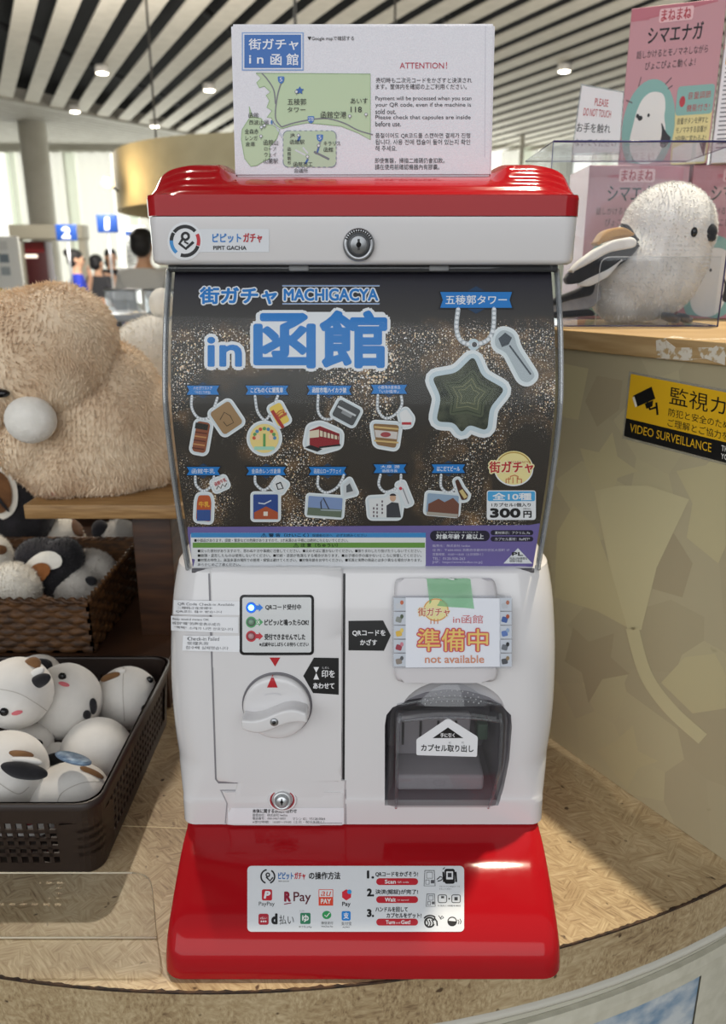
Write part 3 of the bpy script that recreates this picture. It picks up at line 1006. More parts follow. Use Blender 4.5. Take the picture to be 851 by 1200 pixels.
# ---- capsule chute
def build_chute():
    P = [cast(solid_bvh, *p) for p in OPEN]
    dk = paint('#8b898f', .4); mid = paint('#c3c1c6', .4)
    # bucket inside the opening
    m = MB(); back = [Vector((p.x * 1.0, p.y + .088, p.z)) for p in P]
    cen = sum(P, Vector()) / len(P)
    ins = lambda p, k, dy: Vector((cen.x + (p.x - cen.x) * k, p.y + dy, cen.z + (p.z - cen.z) * k))
    n = len(P); rows = [[ins(p, 1.004, .003) for p in P], [ins(p, .95, .07) for p in P], [ins(p, .92, .086) for p in P]]
    m.loft(rows, dk, False, False); m.add(rows[-1], [list(range(n))], dk)
    b = m.build('chute_bucket', machine); autosmooth(b, 30)
    # inner ramp and ribs seen through the flap
    z0 = min(p.z for p in P); x0, x1 = min(p.x for p in P), max(p.x for p in P); yf = sum(p.y for p in P) / n
    m = MB(); m.box((x0 + .012, yf + .045, z0 + .022), (x1 - .030, yf + .058, z0 + .064), mid, .002)
    m.box((x0 + .012, yf + .012, z0 + .005), (x1 - .02, yf + .06, z0 + .022), paint('#b5b3b8', .4), .003); rp = m.build('chute_ramp', b)
    for k in range(4):
        m = MB(); x = x0 + .018 + k * .017; m.box((x, yf + .0435, z0 + .034), (x + .0022, yf + .046, z0 + .060), paint('#3a3a3e', .5)); m.build('ramp_slot', rp)
    m = MB(); m.box((x1 - .022, yf + .05, z0 + .035), (x1 - .012, yf + .07, z0 + .052), paint('#55715f', .4), .001); m.build('ramp_latch', rp)
    # smoky flap bulging out of the opening
    sm = clear('smoky_clear', '#d6d4d5', .9, .01, .05, '#a5a2a5')
    cl = clear('clear_plastic', '#eceef0', 1.4, .02, .05, '#d8dade')
    def flap_pt(u, v, out): return cast(solid_bvh, u, v) + Vector((0, -out, 0))
    tab_l = [(826, 466), (832, 458.5), (845, 455.5), (900, 454.5), (943, 454.5)]
    tab_r = [(826, 587), (832, 594), (845, 596), (890, 593.5), (925, 586), (943, 581)]
    m = MB(); NU, NV = 26, 26
    def fp(s, t):
        v = 826 + 117 * t; l, r = interp(tab_l, v), interp(tab_r, v); u = l + (r - l) * s
        arch = 8 * (1 - (2 * s - 1) ** 2) * (1 - t) ** 2
        e = min(s, 1 - s); out = .0125 * (1 - max(0, 1 - e / .10) ** 2.2) * min(1, t / .09 + .12) * (1 - .7 * max(0, (t - .6) / .4))
        return flap_pt(u, v - arch, out)
    m.grid(fp, NU, NV, sm); fl = m.build('chute_flap', machine, label='smoky clear plastic flap')
    for p in fl.data.polygons: p.use_smooth = True
    flap_bvh = m.bvh()
    m = MB()
    for s in (.075, .925): m.tube([fp(s, t / 20) + Vector((0, -.0006, 0)) for t in range(1, 21)], .0016, cl, 8)
    m.tube([fp(s / 24, .10) + Vector((0, -.0008, 0)) for s in range(2, 23)], .0016, cl, 8)
    m.tube([fp(s / 24, .0) for s in range(0, 25)], .0016, cl, 8)
    m.build('flap_rib', fl)
    # clear grip lip above the flap with raised dots
    c = cast(solid_bvh, 531, 826)
    m = MB(); m.grid(lambda s, t: cast(solid_bvh, 487 + 88 * s, 826 - (21 * (1 - (2 * s - 1) ** 2)) * t - 6 * (1 - (2 * s - 1) ** 2)) + Vector((0, -.0015 - .010 * (1 - t) * (1 - (2 * s - 1) ** 2), 0)), 22, 6, clear('clear_lip', '#e4e5e8', 1.3, .03, .12, '#cfd0d4'))
    lp = m.build('flap_lip', fl)
    for r_ in range(3):
        for k in range(11):
            u = 498 + k * 6.2 + (r_ % 2) * 3; s = (u - 487) / 88; v = 826 - 6 * (1 - (2 * s - 1) ** 2) - (21 * (1 - (2 * s - 1) ** 2)) * (.25 + .22 * r_)
            m = MB(); p = cast(solid_bvh, u, v) + Vector((0, -.0022 - .010 * (.75 - .22 * r_) * (1 - (2 * s - 1) ** 2), 0)); m.ball(p, .0006, paint('#c6c7cb', .2), seg=8); m.build('grip_dot', lp)
    # arrow label
    a = Art(flap_bvh, None, .0006)
    a.poly(rounded_pts([(488, 866), (525, 841), (560, 863), (559, 886.5), (488, 884.5)], 2), STICK, 0)
    a.poly([(507, 864.5), (525, 852), (543, 864.5)], BLACKP, 1)
    a.text('手に引く', 516, 858.5, 533, 863.5, '#e8e8ea', 2, .03)
    a.text('カプセル取り出し', 493.5, 872, 555, 880.5, INK, 1, .025, rot=1.2)
    a.text('と', 526, 868.5, 529, 870.8, INK, 1); a.text('だ', 541, 868.5, 544, 870.8, INK, 1)
    a.mb.build('flap_label', fl, label='white house-shaped label with black writing')


build_chute()


# ---- instruction sticker on the red base
def base_sticker():
    a = Art(base_bvh, None, .0004, 8)
    a.rect(290, 1015, 544, 1092, paint('#dfe2e6', .3), 0, 5)
    b = a.sub(); b.base = .0004
    P = '#c01f2f'
    # ring logo
    b.ring(314, 1027.5, 8, 1.8, '#1c1c20', 1, 100, 250, 14); b.ring(314, 1027.5, 8, 1.8, '#1c1c20', 1, 290, 420, 14)
    b.ring(314, 1025.5, 2, 1.5, '#1c1c20', 1); b.line([(312, 1028), (316.5, 1032.5), (320, 1028.5)], 1.8, '#1c1c20', 1)
    b.text('ピピット', 326, 1022.5, 344, 1031, '#2d6fb4', 1, .03); b.text('ガチャ', 345, 1022.5, 358, 1031, P, 1, .03); b.text('PIPIT GACHA', 326.5, 1032.3, 339, 1033.8, INK, 1)
    b.text('の操作方法', 362, 1022, 399, 1031, INK, 1, .03)
    # payment marks, first row
    b.rect(307, 1042.5, 319, 1055.5, P, 1, 2); b.text('P', 310, 1044.5, 317, 1053.5, '#e6e7ea', 2, .05, shear=.2); b.text('PayPay', 303.5, 1057, 322, 1063, INK, 1, .0)
    b.text('R', 333, 1045, 341, 1057, '#8f1434', 1, .05); b.line([(333, 1060), (338, 1059), (341.5, 1058.5)], 1.1, '#8f1434', 1); b.text('Pay', 344, 1045.5, 364.5, 1060, '#5d1a2a', 1, .01)
    b.rect(373.5, 1042.5, 390.5, 1061.5, '#e0482f', 1); b.rect(374.3, 1043.3, 389.7, 1051.5, STICK, 2); b.text('au', 376.5, 1045, 387.5, 1050.5, '#d8491f', 3, .0, shear=.25); b.text('PAY', 376, 1053.5, 388, 1059.5, '#eceae6', 2, .03)
    b.poly([(401, 1045.5), (406, 1042.5), (411.5, 1045), (411.5, 1052), (406, 1055.5), (401, 1052)], '#d7263a', 1); b.oval(409.5, 1045.5, 2.6, 2.6, '#3a9bd8', 2); b.text('Pay', 401, 1057, 411, 1063.5, INK, 1, .02)
    # second row
    b.rect(303, 1071, 315, 1084, '#b02034', 1, 2.5); b.text('d払い', 305, 1074.5, 313.2, 1077.5, '#ece8ea', 2, .03); b.text('●●●', 305.5, 1079, 312.5, 1081, '#ece8ea', 2)
    b.text('d', 318, 1070.5, 325.5, 1083.5, INK, 1, .05); b.text('払い', 327.5, 1072.5, 344.5, 1083.5, INK, 1, .0)
    b.rect(352, 1070, 364, 1083, '#2d7f5c', 1, 1.5); b.text('ゆ', 354, 1072, 362, 1081, '#eceee9', 2, .03); b.text('ゆうちょPay', 350.5, 1085, 365.5, 1088, INK, 1); b.text('ミニアプリ', 351, 1067, 357, 1068.6, INK, 1)
    b.oval(383, 1072.5, 5.3, 4.8, '#2f9a58', 1); b.line([(380.5, 1072.5), (382.6, 1074.6), (386.5, 1070)], 1.1, '#eceee9', 2); b.text('微信支付', 376.5, 1080, 390.5, 1083.5, INK, 1); b.text('WeChat Pay', 376.5, 1084.8, 390.5, 1087.3, '#333338', 1)
    b.rect(400.5, 1068, 411, 1079, '#2486d8', 1, 2); b.text('支', 402.5, 1069.6, 409, 1077, '#eceef2', 2, .03); b.text('支付宝', 400, 1080.5, 412, 1084.5, '#20242c', 1); b.text('ALIPAY', 401.5, 1085.8, 410, 1087.5, '#333338', 1)
    # steps
    for n_, y, t1, t2, x1 in (('1.', 1022, 'QRコードをかざそう!', 'Scan QR code', 490), ('2.', 1043, '決済(認証)が完了!', 'Wait for approval', 490), ('3.', 1067, 'ハンドルを回して', 'Turn and Get!', 478)):
        b.text(n_, 430, y - 1.5, 438.5, y + 8, INK, 1, .05)
        if n_ != '3.':
            b.text(t1, 440, y - .5, x1, y + 6, INK, 1, .03); yy = y + 7.5
        else:
            b.text(t1, 440, y - 4, x1, y + 2, INK, 1, .03); b.text('カプセルをゲット!', 453, y + 3, 494, y + 9, INK, 1, .03); yy = y + 9.8
        b.rect(441, yy, 490, yy + 8, P, 1, 4)
        w, s_ = t2.split(' ', 1)
        if n_ == '3.':
            b.text('Turn', 452, yy + 1.8, 463, yy + 6.4, '#ece9ea', 2, .03); b.text('and', 464, yy + 3.6, 469, yy + 5.8, '#ece9ea', 2); b.text('Get!', 470, yy + 1.8, 481, yy + 6.4, '#ece9ea', 2, .03)
        else:
            b.text(w, 451, yy + 1.7, 464, yy + 6.5, '#ece9ea', 2, .03); b.text(s_, 466, yy + 3.6, 479, yy + 5.8, '#ece9ea', 2)
    # little drawings
    def machine_icon(x, y, k):
        b.line([(x, y), (x + 11 * k, y), (x + 12 * k, y + 18 * k), (x - 1, y + 18 * k)], .8, '#55565c', 1, closed=True)
        b.line([(x + 2, y + 2), (x + 9 * k, y + 2), (x + 9 * k, y + 9 * k), (x + 2, y + 9 * k)], .7, '#55565c', 1, closed=True)
        b.line([(x + 1, y + 11 * k), (x + 5 * k, y + 11 * k), (x + 5 * k, y + 16 * k), (x + 1, y + 16 * k)], .7, '#55565c', 1, closed=True)
        b.rect(x + 7 * k, y + 11 * k, x + 11 * k, y + 15 * k, '#55565c', 1)
    machine_icon(498, 1020.5, 1.0); machine_icon(500.5, 1048, .8)
    b.rect(521, 1018.5, 533, 1036, INK, 1, 2.5); b.rect(523, 1021.5, 531, 1031, STICK, 2, .5); b.rect(524.8, 1023.5, 529.3, 1028.5, '#33343a', 3)
    b.line([(512, 1031), (516, 1027.5), (519.5, 1029), (517, 1032), (513, 1033)], 1.2, INK, 1); b.line([(519, 1019), (521.5, 1017)], 1, INK, 1)
    for x in (534, 519.5): b.line([(x, 1022), (x + .8, 1034)], 2.2, INK, 1)
    b.text('スマートフォンのQRコードを', 515, 1038.3, 539, 1040, INK, 1); b.text('かざしてください', 515, 1041.2, 529, 1042.8, INK, 1)
    for x in (513.5, 529.5):
        b.line(rrect(x, 1049, x + 10, 1058, 2), .9, '#3c3d43', 1, closed=True)
    b.rect(517, 1050.5, 520.5, 1053, '#3c3d43', 1); b.rect(532.5, 1051.5, 536.5, 1055.5, '#3c3d43', 1); b.oval(526.5, 1053.5, 1, 1, INK, 1)
    b.text('お支払い画面を確認', 513, 1060.8, 540, 1062.6, INK, 1)
    b.ring(504, 1080, 8, 1.7, INK, 1, 40, 150, 12, 7); b.ring(503.5, 1081, 5.5, 2, INK, 1, 20, 340, 18)
    for k in range(3): b.line([(500 + 3 * k, 1078), (502 + 3 * k, 1082), (500.5 + 3 * k, 1086)], 1.3, INK, 1)
    b.line([(509, 1076), (512, 1080), (512.5, 1085)], 1.7, INK, 1)
    b.line([(514, 1073), (517, 1077.5), (520, 1075.5), (518, 1073.5), (516.5, 1076)], .9, INK, 1)
    b.ring(530, 1080, 5, 1.2, INK, 1); b.oval(530, 1080, 5, 5, INK, 1, 16, 170, 360); b.line([(536.5, 1078), (538, 1080), (537, 1083)], .9, INK, 1); b.line([(539, 1077), (540.5, 1080), (539.5, 1083)], .9, INK, 1)
    st = a.mb.build('instruction_sticker', base_o, label='white sticker with payment marks and three steps')
    b.mb.build('sticker_print', base_o)


base_sticker()


# ---- lid
LHW, LYF = .1685, -.022
def build_lid():
    z0, z1, z2 = HZ + .0095, HZ + .045, HZ + .061
    m = MB()
    m.loft([outline(LHW - .004, LYF + .004, YB, .010, z0), outline(LHW - .0012, LYF + .0012, YB, .011, z0 + .0015), outline(LHW, LYF, YB, .012, z0 + .004), outline(LHW + .0004, LYF - .0004, YB, .012, z1)], WHITE)
    band = m.build('header_band', machine); autosmooth(band, 40)
    band_bvh = m.bvh()
    m = MB(); m.loft([outline(LHW - .001, LYF + .001, YB, .012, z1 - .0005), outline(LHW - .001, LYF + .001, YB, .012, z1 + .0008)], paint('#6b1016', .5)); m.build('lid_gap', machine)
    def ztop(x, y):
        b = .066 + .017 * (1 - math.exp(-max(0, (y - LYF) - .004) / .030))
        ax = abs(x); e = 0
        if ax > .104:
            e = .0085 * min(1, (ax - .104) / .010) ** .8 * max(0, min(1, (y - LYF - .010) / .018))
            ins = min(1, max(0, (ax - .114) / .004)) * min(1, max(0, (.160 - ax) / .004))
            e += .0008 * ins * math.sin((y - LYF) * 2 * math.pi / .0075 + ax * 20) * (1 if y - LYF > .012 else 0)
            e -= .010 * max(0, (ax - .135) / .034) ** 2
        return b + e
    NX, NY = 150, 90
    m = MB(); yb = .20
    hw = LHW + .0012; yf = LYF - .0012
    m.loft([outline(hw, yf, YB, .013, z1 + .0006), outline(hw, yf, YB, .013, z2 - .0036), outline(hw, yf, YB, .013, z2 - .002), outline(hw - .0006, yf + .0006, YB, .013, z2)], RED, False)
    def fn(s, t):
        x = (2 * s - 1); y = yf + .0006 + (YB - yf - .0006) * t ** 1.8
        w = hw - .0006
        dyf = y - (yf + .0006)
        if dyf < .0124: w = w - .0124 + math.sqrt(max(0, .0124 ** 2 - (.0124 - dyf) ** 2))
        x *= w
        e = min(w - abs(x), dyf); k = math.sin(min(1, e / .010) * math.pi / 2)
        z = .061 + (ztop(x, y) - .061) * k
        return Vector((x, y, HZ + z))
    m.grid(fn, NX, NY, RED)
    lid = m.build('lid', machine); autosmooth(lid, 50)
    cam_lock(band_bvh, 420.5, 287, .0124, band, 'steel')
    # header logo
    a = Art(band_bvh, None, .0003)
    a.rect(205, 268.5, 315.5, 295.5, paint('#d8dbe0', .3), 0); a.oval(217, 282.5, 20.5, 22.5, paint('#e0e2e6', .3), 1)
    a.ring(217, 282.5, 16, 4.2, '#1b1c20', 2, 42, 142, 20, 17); a.ring(217, 282.5, 16, 4.2, '#1b1c20', 2, -108, -20, 20, 17)
    a.ring(217, 282.5, 16, 4.2, '#c22a35', 2, -18, 28, 10, 17); a.ring(217, 282.5, 16, 4.2, '#3f8fce', 2, 178, 232, 10, 17); a.ring(217, 282.5, 16, 4.2, '#1b1c20', 2, 146, 178, 8, 17)
    a.ring(217.5, 277, 4, 3, '#1b1c20', 2, n=20); a.line([(214.5, 280), (210.5, 285.5), (218, 291.5), (227, 283.5)], 3.4, '#1b1c20', 2); a.line([(216, 283), (221, 286)], 2.2, '#1b1c20', 2)
    a.text('ピピット', 249, 273.5, 283, 284.5, '#2f7cc4', 2, .03); a.text('ガチャ', 285, 273, 307.5, 284.5, '#b3202c', 2, .035)
    a.text('PIPIT GACHA', 250, 288, 289, 293, '#202024', 2, .03)
    a.mb.build('logo_sticker', band, label='sticker with a ring logo and coloured lettering')
    return lid


lid_o = build_lid()

# ---- upper cabinet, poster and clear cover
COV = [(316, .654, 231), (330, .649, 232), (380, .634, 235), (433, .624, 236), (480, .6185, 235), (540, .6190, 228.5), (590, .6215, 221.5), (630, .6255, 215), (662, .630, 209.5), (669, .632, 208.5)]
COVW = .1620


def cover_y(z_tab=None):
    return [(*yz(v, d), hw * d / ray(CX, v).y / F) for v, d, hw in [tuple(t) for t in smooth_tab(COV, 54)]]


def build_upper():
    prof = cover_y()
    # dark cabinet behind the poster
    m = MB(); L = []
    for y, z, w in prof: L.append(outline(w - .0040, y + .010, YB, .010, z))
    L.insert(0, outline(prof[0][2] - .0040, prof[0][0] + .010, YB, .010, HZ + .011))
    m.loft(L[::-1], paint('#2b2c33', .4)); cab = m.build('upper_cabinet', machine); autosmooth(cab, 40)
    # poster sheet on the cabinet front
    m = MB(); pts = [(y + .0065, z, w - .0058) for y, z, w in prof]
    def pf(s, t):
        i = t * (len(pts) - 1); k = min(int(i), len(pts) - 2); f = i - k
        y = pts[k][0] * (1 - f) + pts[k + 1][0] * f; z = pts[k][1] * (1 - f) + pts[k + 1][1] * f
        return Vector(((2 * s - 1) * (pts[k][2] * (1 - f) + pts[k + 1][2] * f), y, z))
    m.grid(pf, 30, 108, night_mat())
    po = m.build('poster', machine)
    pb = m.bvh()
    # clear cover shell
    cp = clear('cover_clear', '#fafbfb', .2, 0.0, 0.0)
    m = MB(); R = .006
    sec = [(-1, .030, 0)] + [(-1, .006, 0)] + [(-1, R - R * math.sin(a), R - R * math.cos(a)) for a in [math.radians(x) for x in range(15, 91, 15)]]
    sec = sec + [(-x, y, i) for x, y, i in sec[::-1]]
    vs, fs = [], []; n = len(sec)
    for y, z, w in prof:
        for x, dy, i in sec: vs.append((x * (w - i), y + dy, z))
    for i in range(len(prof) - 1):
        for k in range(n - 1): fs.append([i * n + k, i * n + k + 1, (i + 1) * n + k + 1, (i + 1) * n + k])
    m.add(vs, fs, cp, True); cv = m.build('clear_cover', machine, label='curved clear plastic cover')
    # thick polished side edges, top hinge bar and bottom lip
    ed = clear('cover_edge', '#dfe2e5', 4.0, .03, .30, '#c3c6ca')
    dkl = paint('#6f7276', .2, metal=.6)
    for s in (-1, 1):
        m = MB()
        for off, r, mt in ((.0, .0019, ed), (.0034, .0010, dkl), (.0060, .0016, ed)):
            m.tube([Vector((s * (w - .0012), y + .004 + off, z)) for y, z, w in prof], r, mt, 8)
        m.build('cover_rim', cv)
    y, z, w = prof[0]; m = MB(); m.box((-COVW + .004, y - .002, z - .002), (COVW - .004, y + .022, HZ + .0095), clear('hinge_clear', '#8e9196', 1.6, .05, .35, '#57595e'), .001)
    for x in (-.052, .0615): m.box((x - .008, y - .003, z - .001), (x + .008, y + .020, HZ + .0090), paint('#9b9da0', .3), .001)
    m.build('cover_hinge', cv)
    y, z, w = prof[-1]; m = MB(); m.tube([Vector((-w + .006, y + .001, z)), Vector((w - .006, y + .001, z))], .0022, paint('#6c6a70', .25), 8)
    for x in (-.012, .105): m.box((x - .012, y - .002, z - .003), (x + .012, y + .01, z + .001), paint('#55565b', .3), .0008)
    m.build('cover_lip', cv)
    return po, pb


def night_mat():
    """printed night view: dark sky, a horizon of lights, a city of specks"""
    m, nt, N, L, b = new_mat('night_view_print')
    uv = N.new('ShaderNodeUVMap'); sx = N.new('ShaderNodeSeparateXYZ'); L.new(uv.outputs[0], sx.inputs[0])
    gr = N.new('ShaderNodeValToRGB'); e = gr.color_ramp.elements
    e[0].position = 0.0; e[0].color = hexc('#1d1b2a'); e[1].position = 1.0; e[1].color = hexc('#242220')
    for p, c in ((.12, '#25232d'), (.20, '#33302f'), (.24, '#38332f'), (.30, '#37322a'), (.40, '#2d2a25'), (.6, '#322b24')):
        k = e.new(p); k.color = hexc(c)
    L.new(sx.outputs[1], gr.inputs['Fac'])
    # density of lights by height on the sheet and by large patches
    de = N.new('ShaderNodeValToRGB'); d = de.color_ramp.elements
    d[0].position = .20; d[0].color = (0, 0, 0, 1); d[1].position = .86; d[1].color = (.45, .45, .45, 1)
    for p, c in ((.235, .75), (.30, .95), (.36, .75), (.5, .7), (.7, .75)):
        k = d.new(p); k.color = (c, c, c, 1)
    L.new(sx.outputs[1], de.inputs['Fac'])
    pn = N.new('ShaderNodeTexNoise'); pn.inputs['Scale'].default_value = 4.2; pn.inputs['Detail'].default_value = 2; L.new(uv.outputs[0], pn.inputs['Vector'])
    pr = N.new('ShaderNodeMapRange'); pr.inputs['From Min'].default_value = .43; pr.inputs['From Max'].default_value = .68; L.new(pn.outputs['Fac'], pr.inputs['Value'])
    dm = N.new('ShaderNodeMath'); dm.operation = 'MULTIPLY'; L.new(de.outputs[0], dm.inputs[0]); L.new(pr.outputs[0], dm.inputs[1])
    bd = N.new('ShaderNodeValToRGB'); q = bd.color_ramp.elements; q[0].position = .22; q[0].color = (0, 0, 0, 1); q[1].position = .37; q[1].color = (0, 0, 0, 1)
    for p, c in ((.245, .5), (.32, .36)):
        k = q.new(p); k.color = (c, c, c, 1)
    L.new(sx.outputs[1], bd.inputs['Fac'])
    dmx = N.new('ShaderNodeMath'); dmx.operation = 'MAXIMUM'; L.new(dm.outputs[0], dmx.inputs[0]); L.new(bd.outputs[0], dmx.inputs[1]); dm = dmx
    col = gr.outputs[0]
    # warm streets
    wn = N.new('ShaderNodeTexNoise'); wn.inputs['Scale'].default_value = 9; wn.inputs['Detail'].default_value = 6; wn.inputs['Distortion'].default_value = 1.2; L.new(uv.outputs[0], wn.inputs['Vector'])
    wr = N.new('ShaderNodeValToRGB'); wr.color_ramp.elements[0].position = .50; wr.color_ramp.elements[1].position = .70; wr.color_ramp.elements[0].color = (0, 0, 0, 1); wr.color_ramp.elements[1].color = (.85, .85, .85, 1)
    L.new(wn.outputs['Fac'], wr.inputs['Fac'])
    wm = N.new('ShaderNodeMath'); wm.operation = 'MULTIPLY'; L.new(wr.outputs[0], wm.inputs[0]); L.new(dm.outputs[0], wm.inputs[1])
    mx = N.new('ShaderNodeMix'); mx.data_type = 'RGBA'; mx.inputs[7].default_value = hexc('#b0875a'); L.new(wm.outputs[0], mx.inputs['Factor']); L.new(col, mx.inputs[6]); col = mx.outputs[2]
    for sc, thr, c1, c2, seed in ((64, .22, '#f3e2b4', '#e8d9c0', 0), (110, .30, '#ffffff', '#d9b27c', 3.1), (170, .40, '#dfe4e6', '#b88c58', 7.7)):
        mp = N.new('ShaderNodeMapping'); mp.inputs['Location'].default_value = (seed, seed * .7, 0); mp.inputs['Scale'].default_value = (1, 1.0, 1); L.new(uv.outputs[0], mp.inputs['Vector'])
        vo = N.new('ShaderNodeTexVoronoi'); vo.inputs['Scale'].default_value = sc; vo.voronoi_dimensions = '2D'; L.new(mp.outputs[0], vo.inputs['Vector'])
        sp = N.new('ShaderNodeSeparateColor'); L.new(vo.outputs['Color'], sp.inputs[0])
        sz = N.new('ShaderNodeMath'); sz.operation = 'MULTIPLY'; L.new(sp.outputs[0], sz.inputs[0]); L.new(dm.outputs[0], sz.inputs[1])
        s2 = N.new('ShaderNodeMath'); s2.operation = 'MULTIPLY'; s2.inputs[1].default_value = thr * 1.5; L.new(sz.outputs[0], s2.inputs[0])
        lt = N.new('ShaderNodeMath'); lt.operation = 'LESS_THAN'; L.new(vo.outputs['Distance'], lt.inputs[0]); L.new(s2.outputs[0], lt.inputs[1])
        cm = N.new('ShaderNodeMix'); cm.data_type = 'RGBA'; cm.inputs[6].default_value = hexc(c1); cm.inputs[7].default_value = hexc(c2); L.new(sp.outputs[1], cm.inputs['Factor'])
        mk = N.new('ShaderNodeMix'); mk.data_type = 'RGBA'; L.new(lt.outputs[0], mk.inputs['Factor']); L.new(col, mk.inputs[6]); L.new(cm.outputs[2], mk.inputs[7]); col = mk.outputs[2]
    L.new(col, b.inputs['Base Color']); b.inputs['Roughness'].default_value = .45
    return m


poster_o, poster_bvh = build_upper()


def poster_art():
    PA = Art(poster_bvh, None, .0002, 8)
    W = '#e4e6ea'; B = '#1678c6'
    # --- title lettering
    a = PA.sub()
    a.text('街ガチャ', 234, 336.5, 325, 357, B, 3, .035, outline=1.6, omat=W)
    for y in (335.2, 356.3): a.line([(331, y), (445, y)], 1.6, W, 2); a.line([(331, y), (445, y)], .8, B, 3)
    a.text('MACHIGACYA', 332.5, 338.5, 443.5, 353, B, 3, .03, outline=1.5, omat=W)
    a.text('in', 243, 395, 284, 430, B, 5, .026, outline=4.0, omat=W)
    a.rect(300, 366, 452, 431, W, 4, 4)
    a.text('函館', 297, 364, 454, 432, B, 5, .034, outline=3.6, omat=W)
    a.mb.build('title_lettering', poster_o, label='large blue title lettering with white outline')

    def ribbon(a, x0, y0, x1, y1, t, two=None):
        h = y1 - y0; xm = (x0 + x1) / 2
        a.poly([(x0 - 2.5, y0 - 1.5), (x1 + 2.5, y0 - 1.5), (x1 - 1, (y0 + y1) / 2), (x1 + 2.5, y1 + 1.5), (x0 - 2.5, y1 + 1.5), (x0 + 1, (y0 + y1) / 2)], '#12161d', 2)
        a.poly([(xm - h * .55, y0 - 1), (xm, y0 - 1 - h * .32), (xm + h * .55, y0 - 1)], '#163a5c', 2); a.poly([(xm - h * .55, y1 + 1), (xm + h * .55, y1 + 1), (xm, y1 + 1 + h * .32)], '#163a5c', 2)
        a.poly([(x0, y0), (x1, y0), (x1 - 3, (y0 + y1) / 2), (x1, y1), (x0, y1), (x0 + 3, (y0 + y1) / 2)], B, 3)
        if two:
            a.text(t, x0 + 8, y0 + .8, x1 - 8, (y0 + y1) / 2 - .5, W, 4, .01); a.text(two, x0 + 10, (y0 + y1) / 2 + .6, x1 - 10, y1 - .8, W, 4, .01)
        else:
            a.text(t, x0 + 6, y0 + h * .2, x1 - 6, y1 - h * .2, W, 4, .015)

    def chain(a, pts, r=1.25):
        c = smooth_line(pts, 10); d = 0; last = None
        a.line(c, r * 2.6, '#aeb4ba', 2)
        for p in c:
            if last is None or (Vector(p) - Vector(last)).length >= r * 2.1:
                a.oval(p[0], p[1], r, r, W, 3, 7); last = p

    def fob(a, pts, fill, glow=5.0, rim='#cfd8dd', L0=2):
        cx = sum(p[0] for p in pts) / len(pts); cy = sum(p[1] for p in pts) / len(pts)
        def grow(k):
            n = len(pts); o = []
            ar = sum(pts[i][0] * pts[(i + 1) % n][1] - pts[(i + 1) % n][0] * pts[i][1] for i in range(n)); sg = 1 if ar > 0 else -1
            for i in range(n):
                t = Vector(pts[(i + 1) % n]) - Vector(pts[i - 1]); t = t.normalized() if t.length else Vector((1, 0))
                o.append((pts[i][0] + t.y * k * sg, pts[i][1] - t.x * k * sg))
            return o
        a.poly(grow(glow), '#dfe4e7', L0); a.poly(grow(glow * .55), rim, L0 + 1)
        if fill: a.poly(pts, fill, L0 + 2)

    def pic(name_label):
        return PA.sub()

    # --- big star fort keychain
    a = PA.sub(); ribbon(a, 516, 342.5, 600, 361, '五稜郭タワー')
    chain(a, [(537, 362), (535, 385), (541, 400), (557, 404), (572, 398), (578, 385), (579, 362)], 2.1)
    star = []
    for k in range(10):
        ang = math.radians(90 - 4 + 36 * k); r = 43 if k % 2 == 0 else 25; star.append((548 + r * math.cos(ang), 463 - r * math.sin(ang) * 1.02))
    star = [(555.5, 418), (566, 441), (591, 457), (573, 478), (569, 502), (548, 497), (541, 507), (535, 494), (514, 491), (519, 462), (505, 442), (536, 437)]
    star = [(555, 417), (565, 441), (592, 456), (574, 478), (571, 505), (549, 497), (541, 508), (533, 495), (511, 494), (517, 466), (506, 442), (535, 437)]
    sr = rounded_pts(star, 7, 4); fob(a, sr, noise_fort(), 10, '#c3d2da', 2)
    a.poly(poly_inset(rounded_pts([(555, 432), (563, 448), (580, 457), (568, 472), (566, 490), (547, 484), (526, 487), (529, 466), (519, 448), (538, 447)], 5, 3), 1), '#4e5540', 5)
    for k in (.85, .62, .4): a.line(poly_inset([(555, 432), (563, 448), (580, 457), (568, 472), (566, 490), (547, 484), (526, 487), (529, 466), (519, 448), (538, 447)], k), 1.3, '#2c3526' if k > .8 else '#77795a', 6, closed=True)
    ring_pts = [(555 + 7 * math.cos(t / 8 * math.pi), 404 + 7 * math.sin(t / 8 * math.pi)) for t in range(16)]
    a.poly(ring_pts, '#c3d2da', 2); a.oval(556, 404, 3, 3, '#4a4a4c', 4)
    tag_ = [(580, 394), (589, 386), (602, 391), (606, 407), (628, 441), (619, 449), (610, 446), (593, 413), (580, 407)]
    fob(a, rounded_pts(tag_, 6), '#aeb8be', 5, '#d6dfe3', 2); a.poly([(584, 397), (592, 390), (600, 396), (596, 404), (588, 407)], '#39434d', 5); a.line([(597, 405), (622, 439)], 2, '#3d464f', 5)
    a.mb.build('star_fort_keychain_print', poster_o, label='large picture of the star-shaped keychain')

    # --- row of small keychains
    def start(x0, y0, x1, y1, t, two=None):
        a = PA.sub(); ribbon(a, x0, y0, x1, y1, t, two); return a
    y0, y1 = 452, 462.5
    a = start(219, y0, 257, y1, 'ハセガワストア', '「やきとり弁当」'); chain(a, [(225, 464), (225, 478), (232, 489), (243, 490), (250, 480), (255, 466)])
    fob(a, rrect(228, 494, 244, 530, 4, 10), '#8a4f35', 4); a.rect(229, 496, 244, 503, '#27251f', 5, 0, 10)
    for k in range(5): a.line([(229 - k * .9, 506 + k * 4.6), (243 - k * .9, 508 + k * 4.6)], 1.6, '#c08a58' if k % 2 else '#5c2c1d', 5)
    fob(a, rrect(252, 474, 279, 505, 4, 26 - 60), '#9a7b55', 4); a.line([(258, 492), (263, 483), (270, 487), (274, 495), (266, 499), (262, 494)], 1, '#4e3b26', 5)
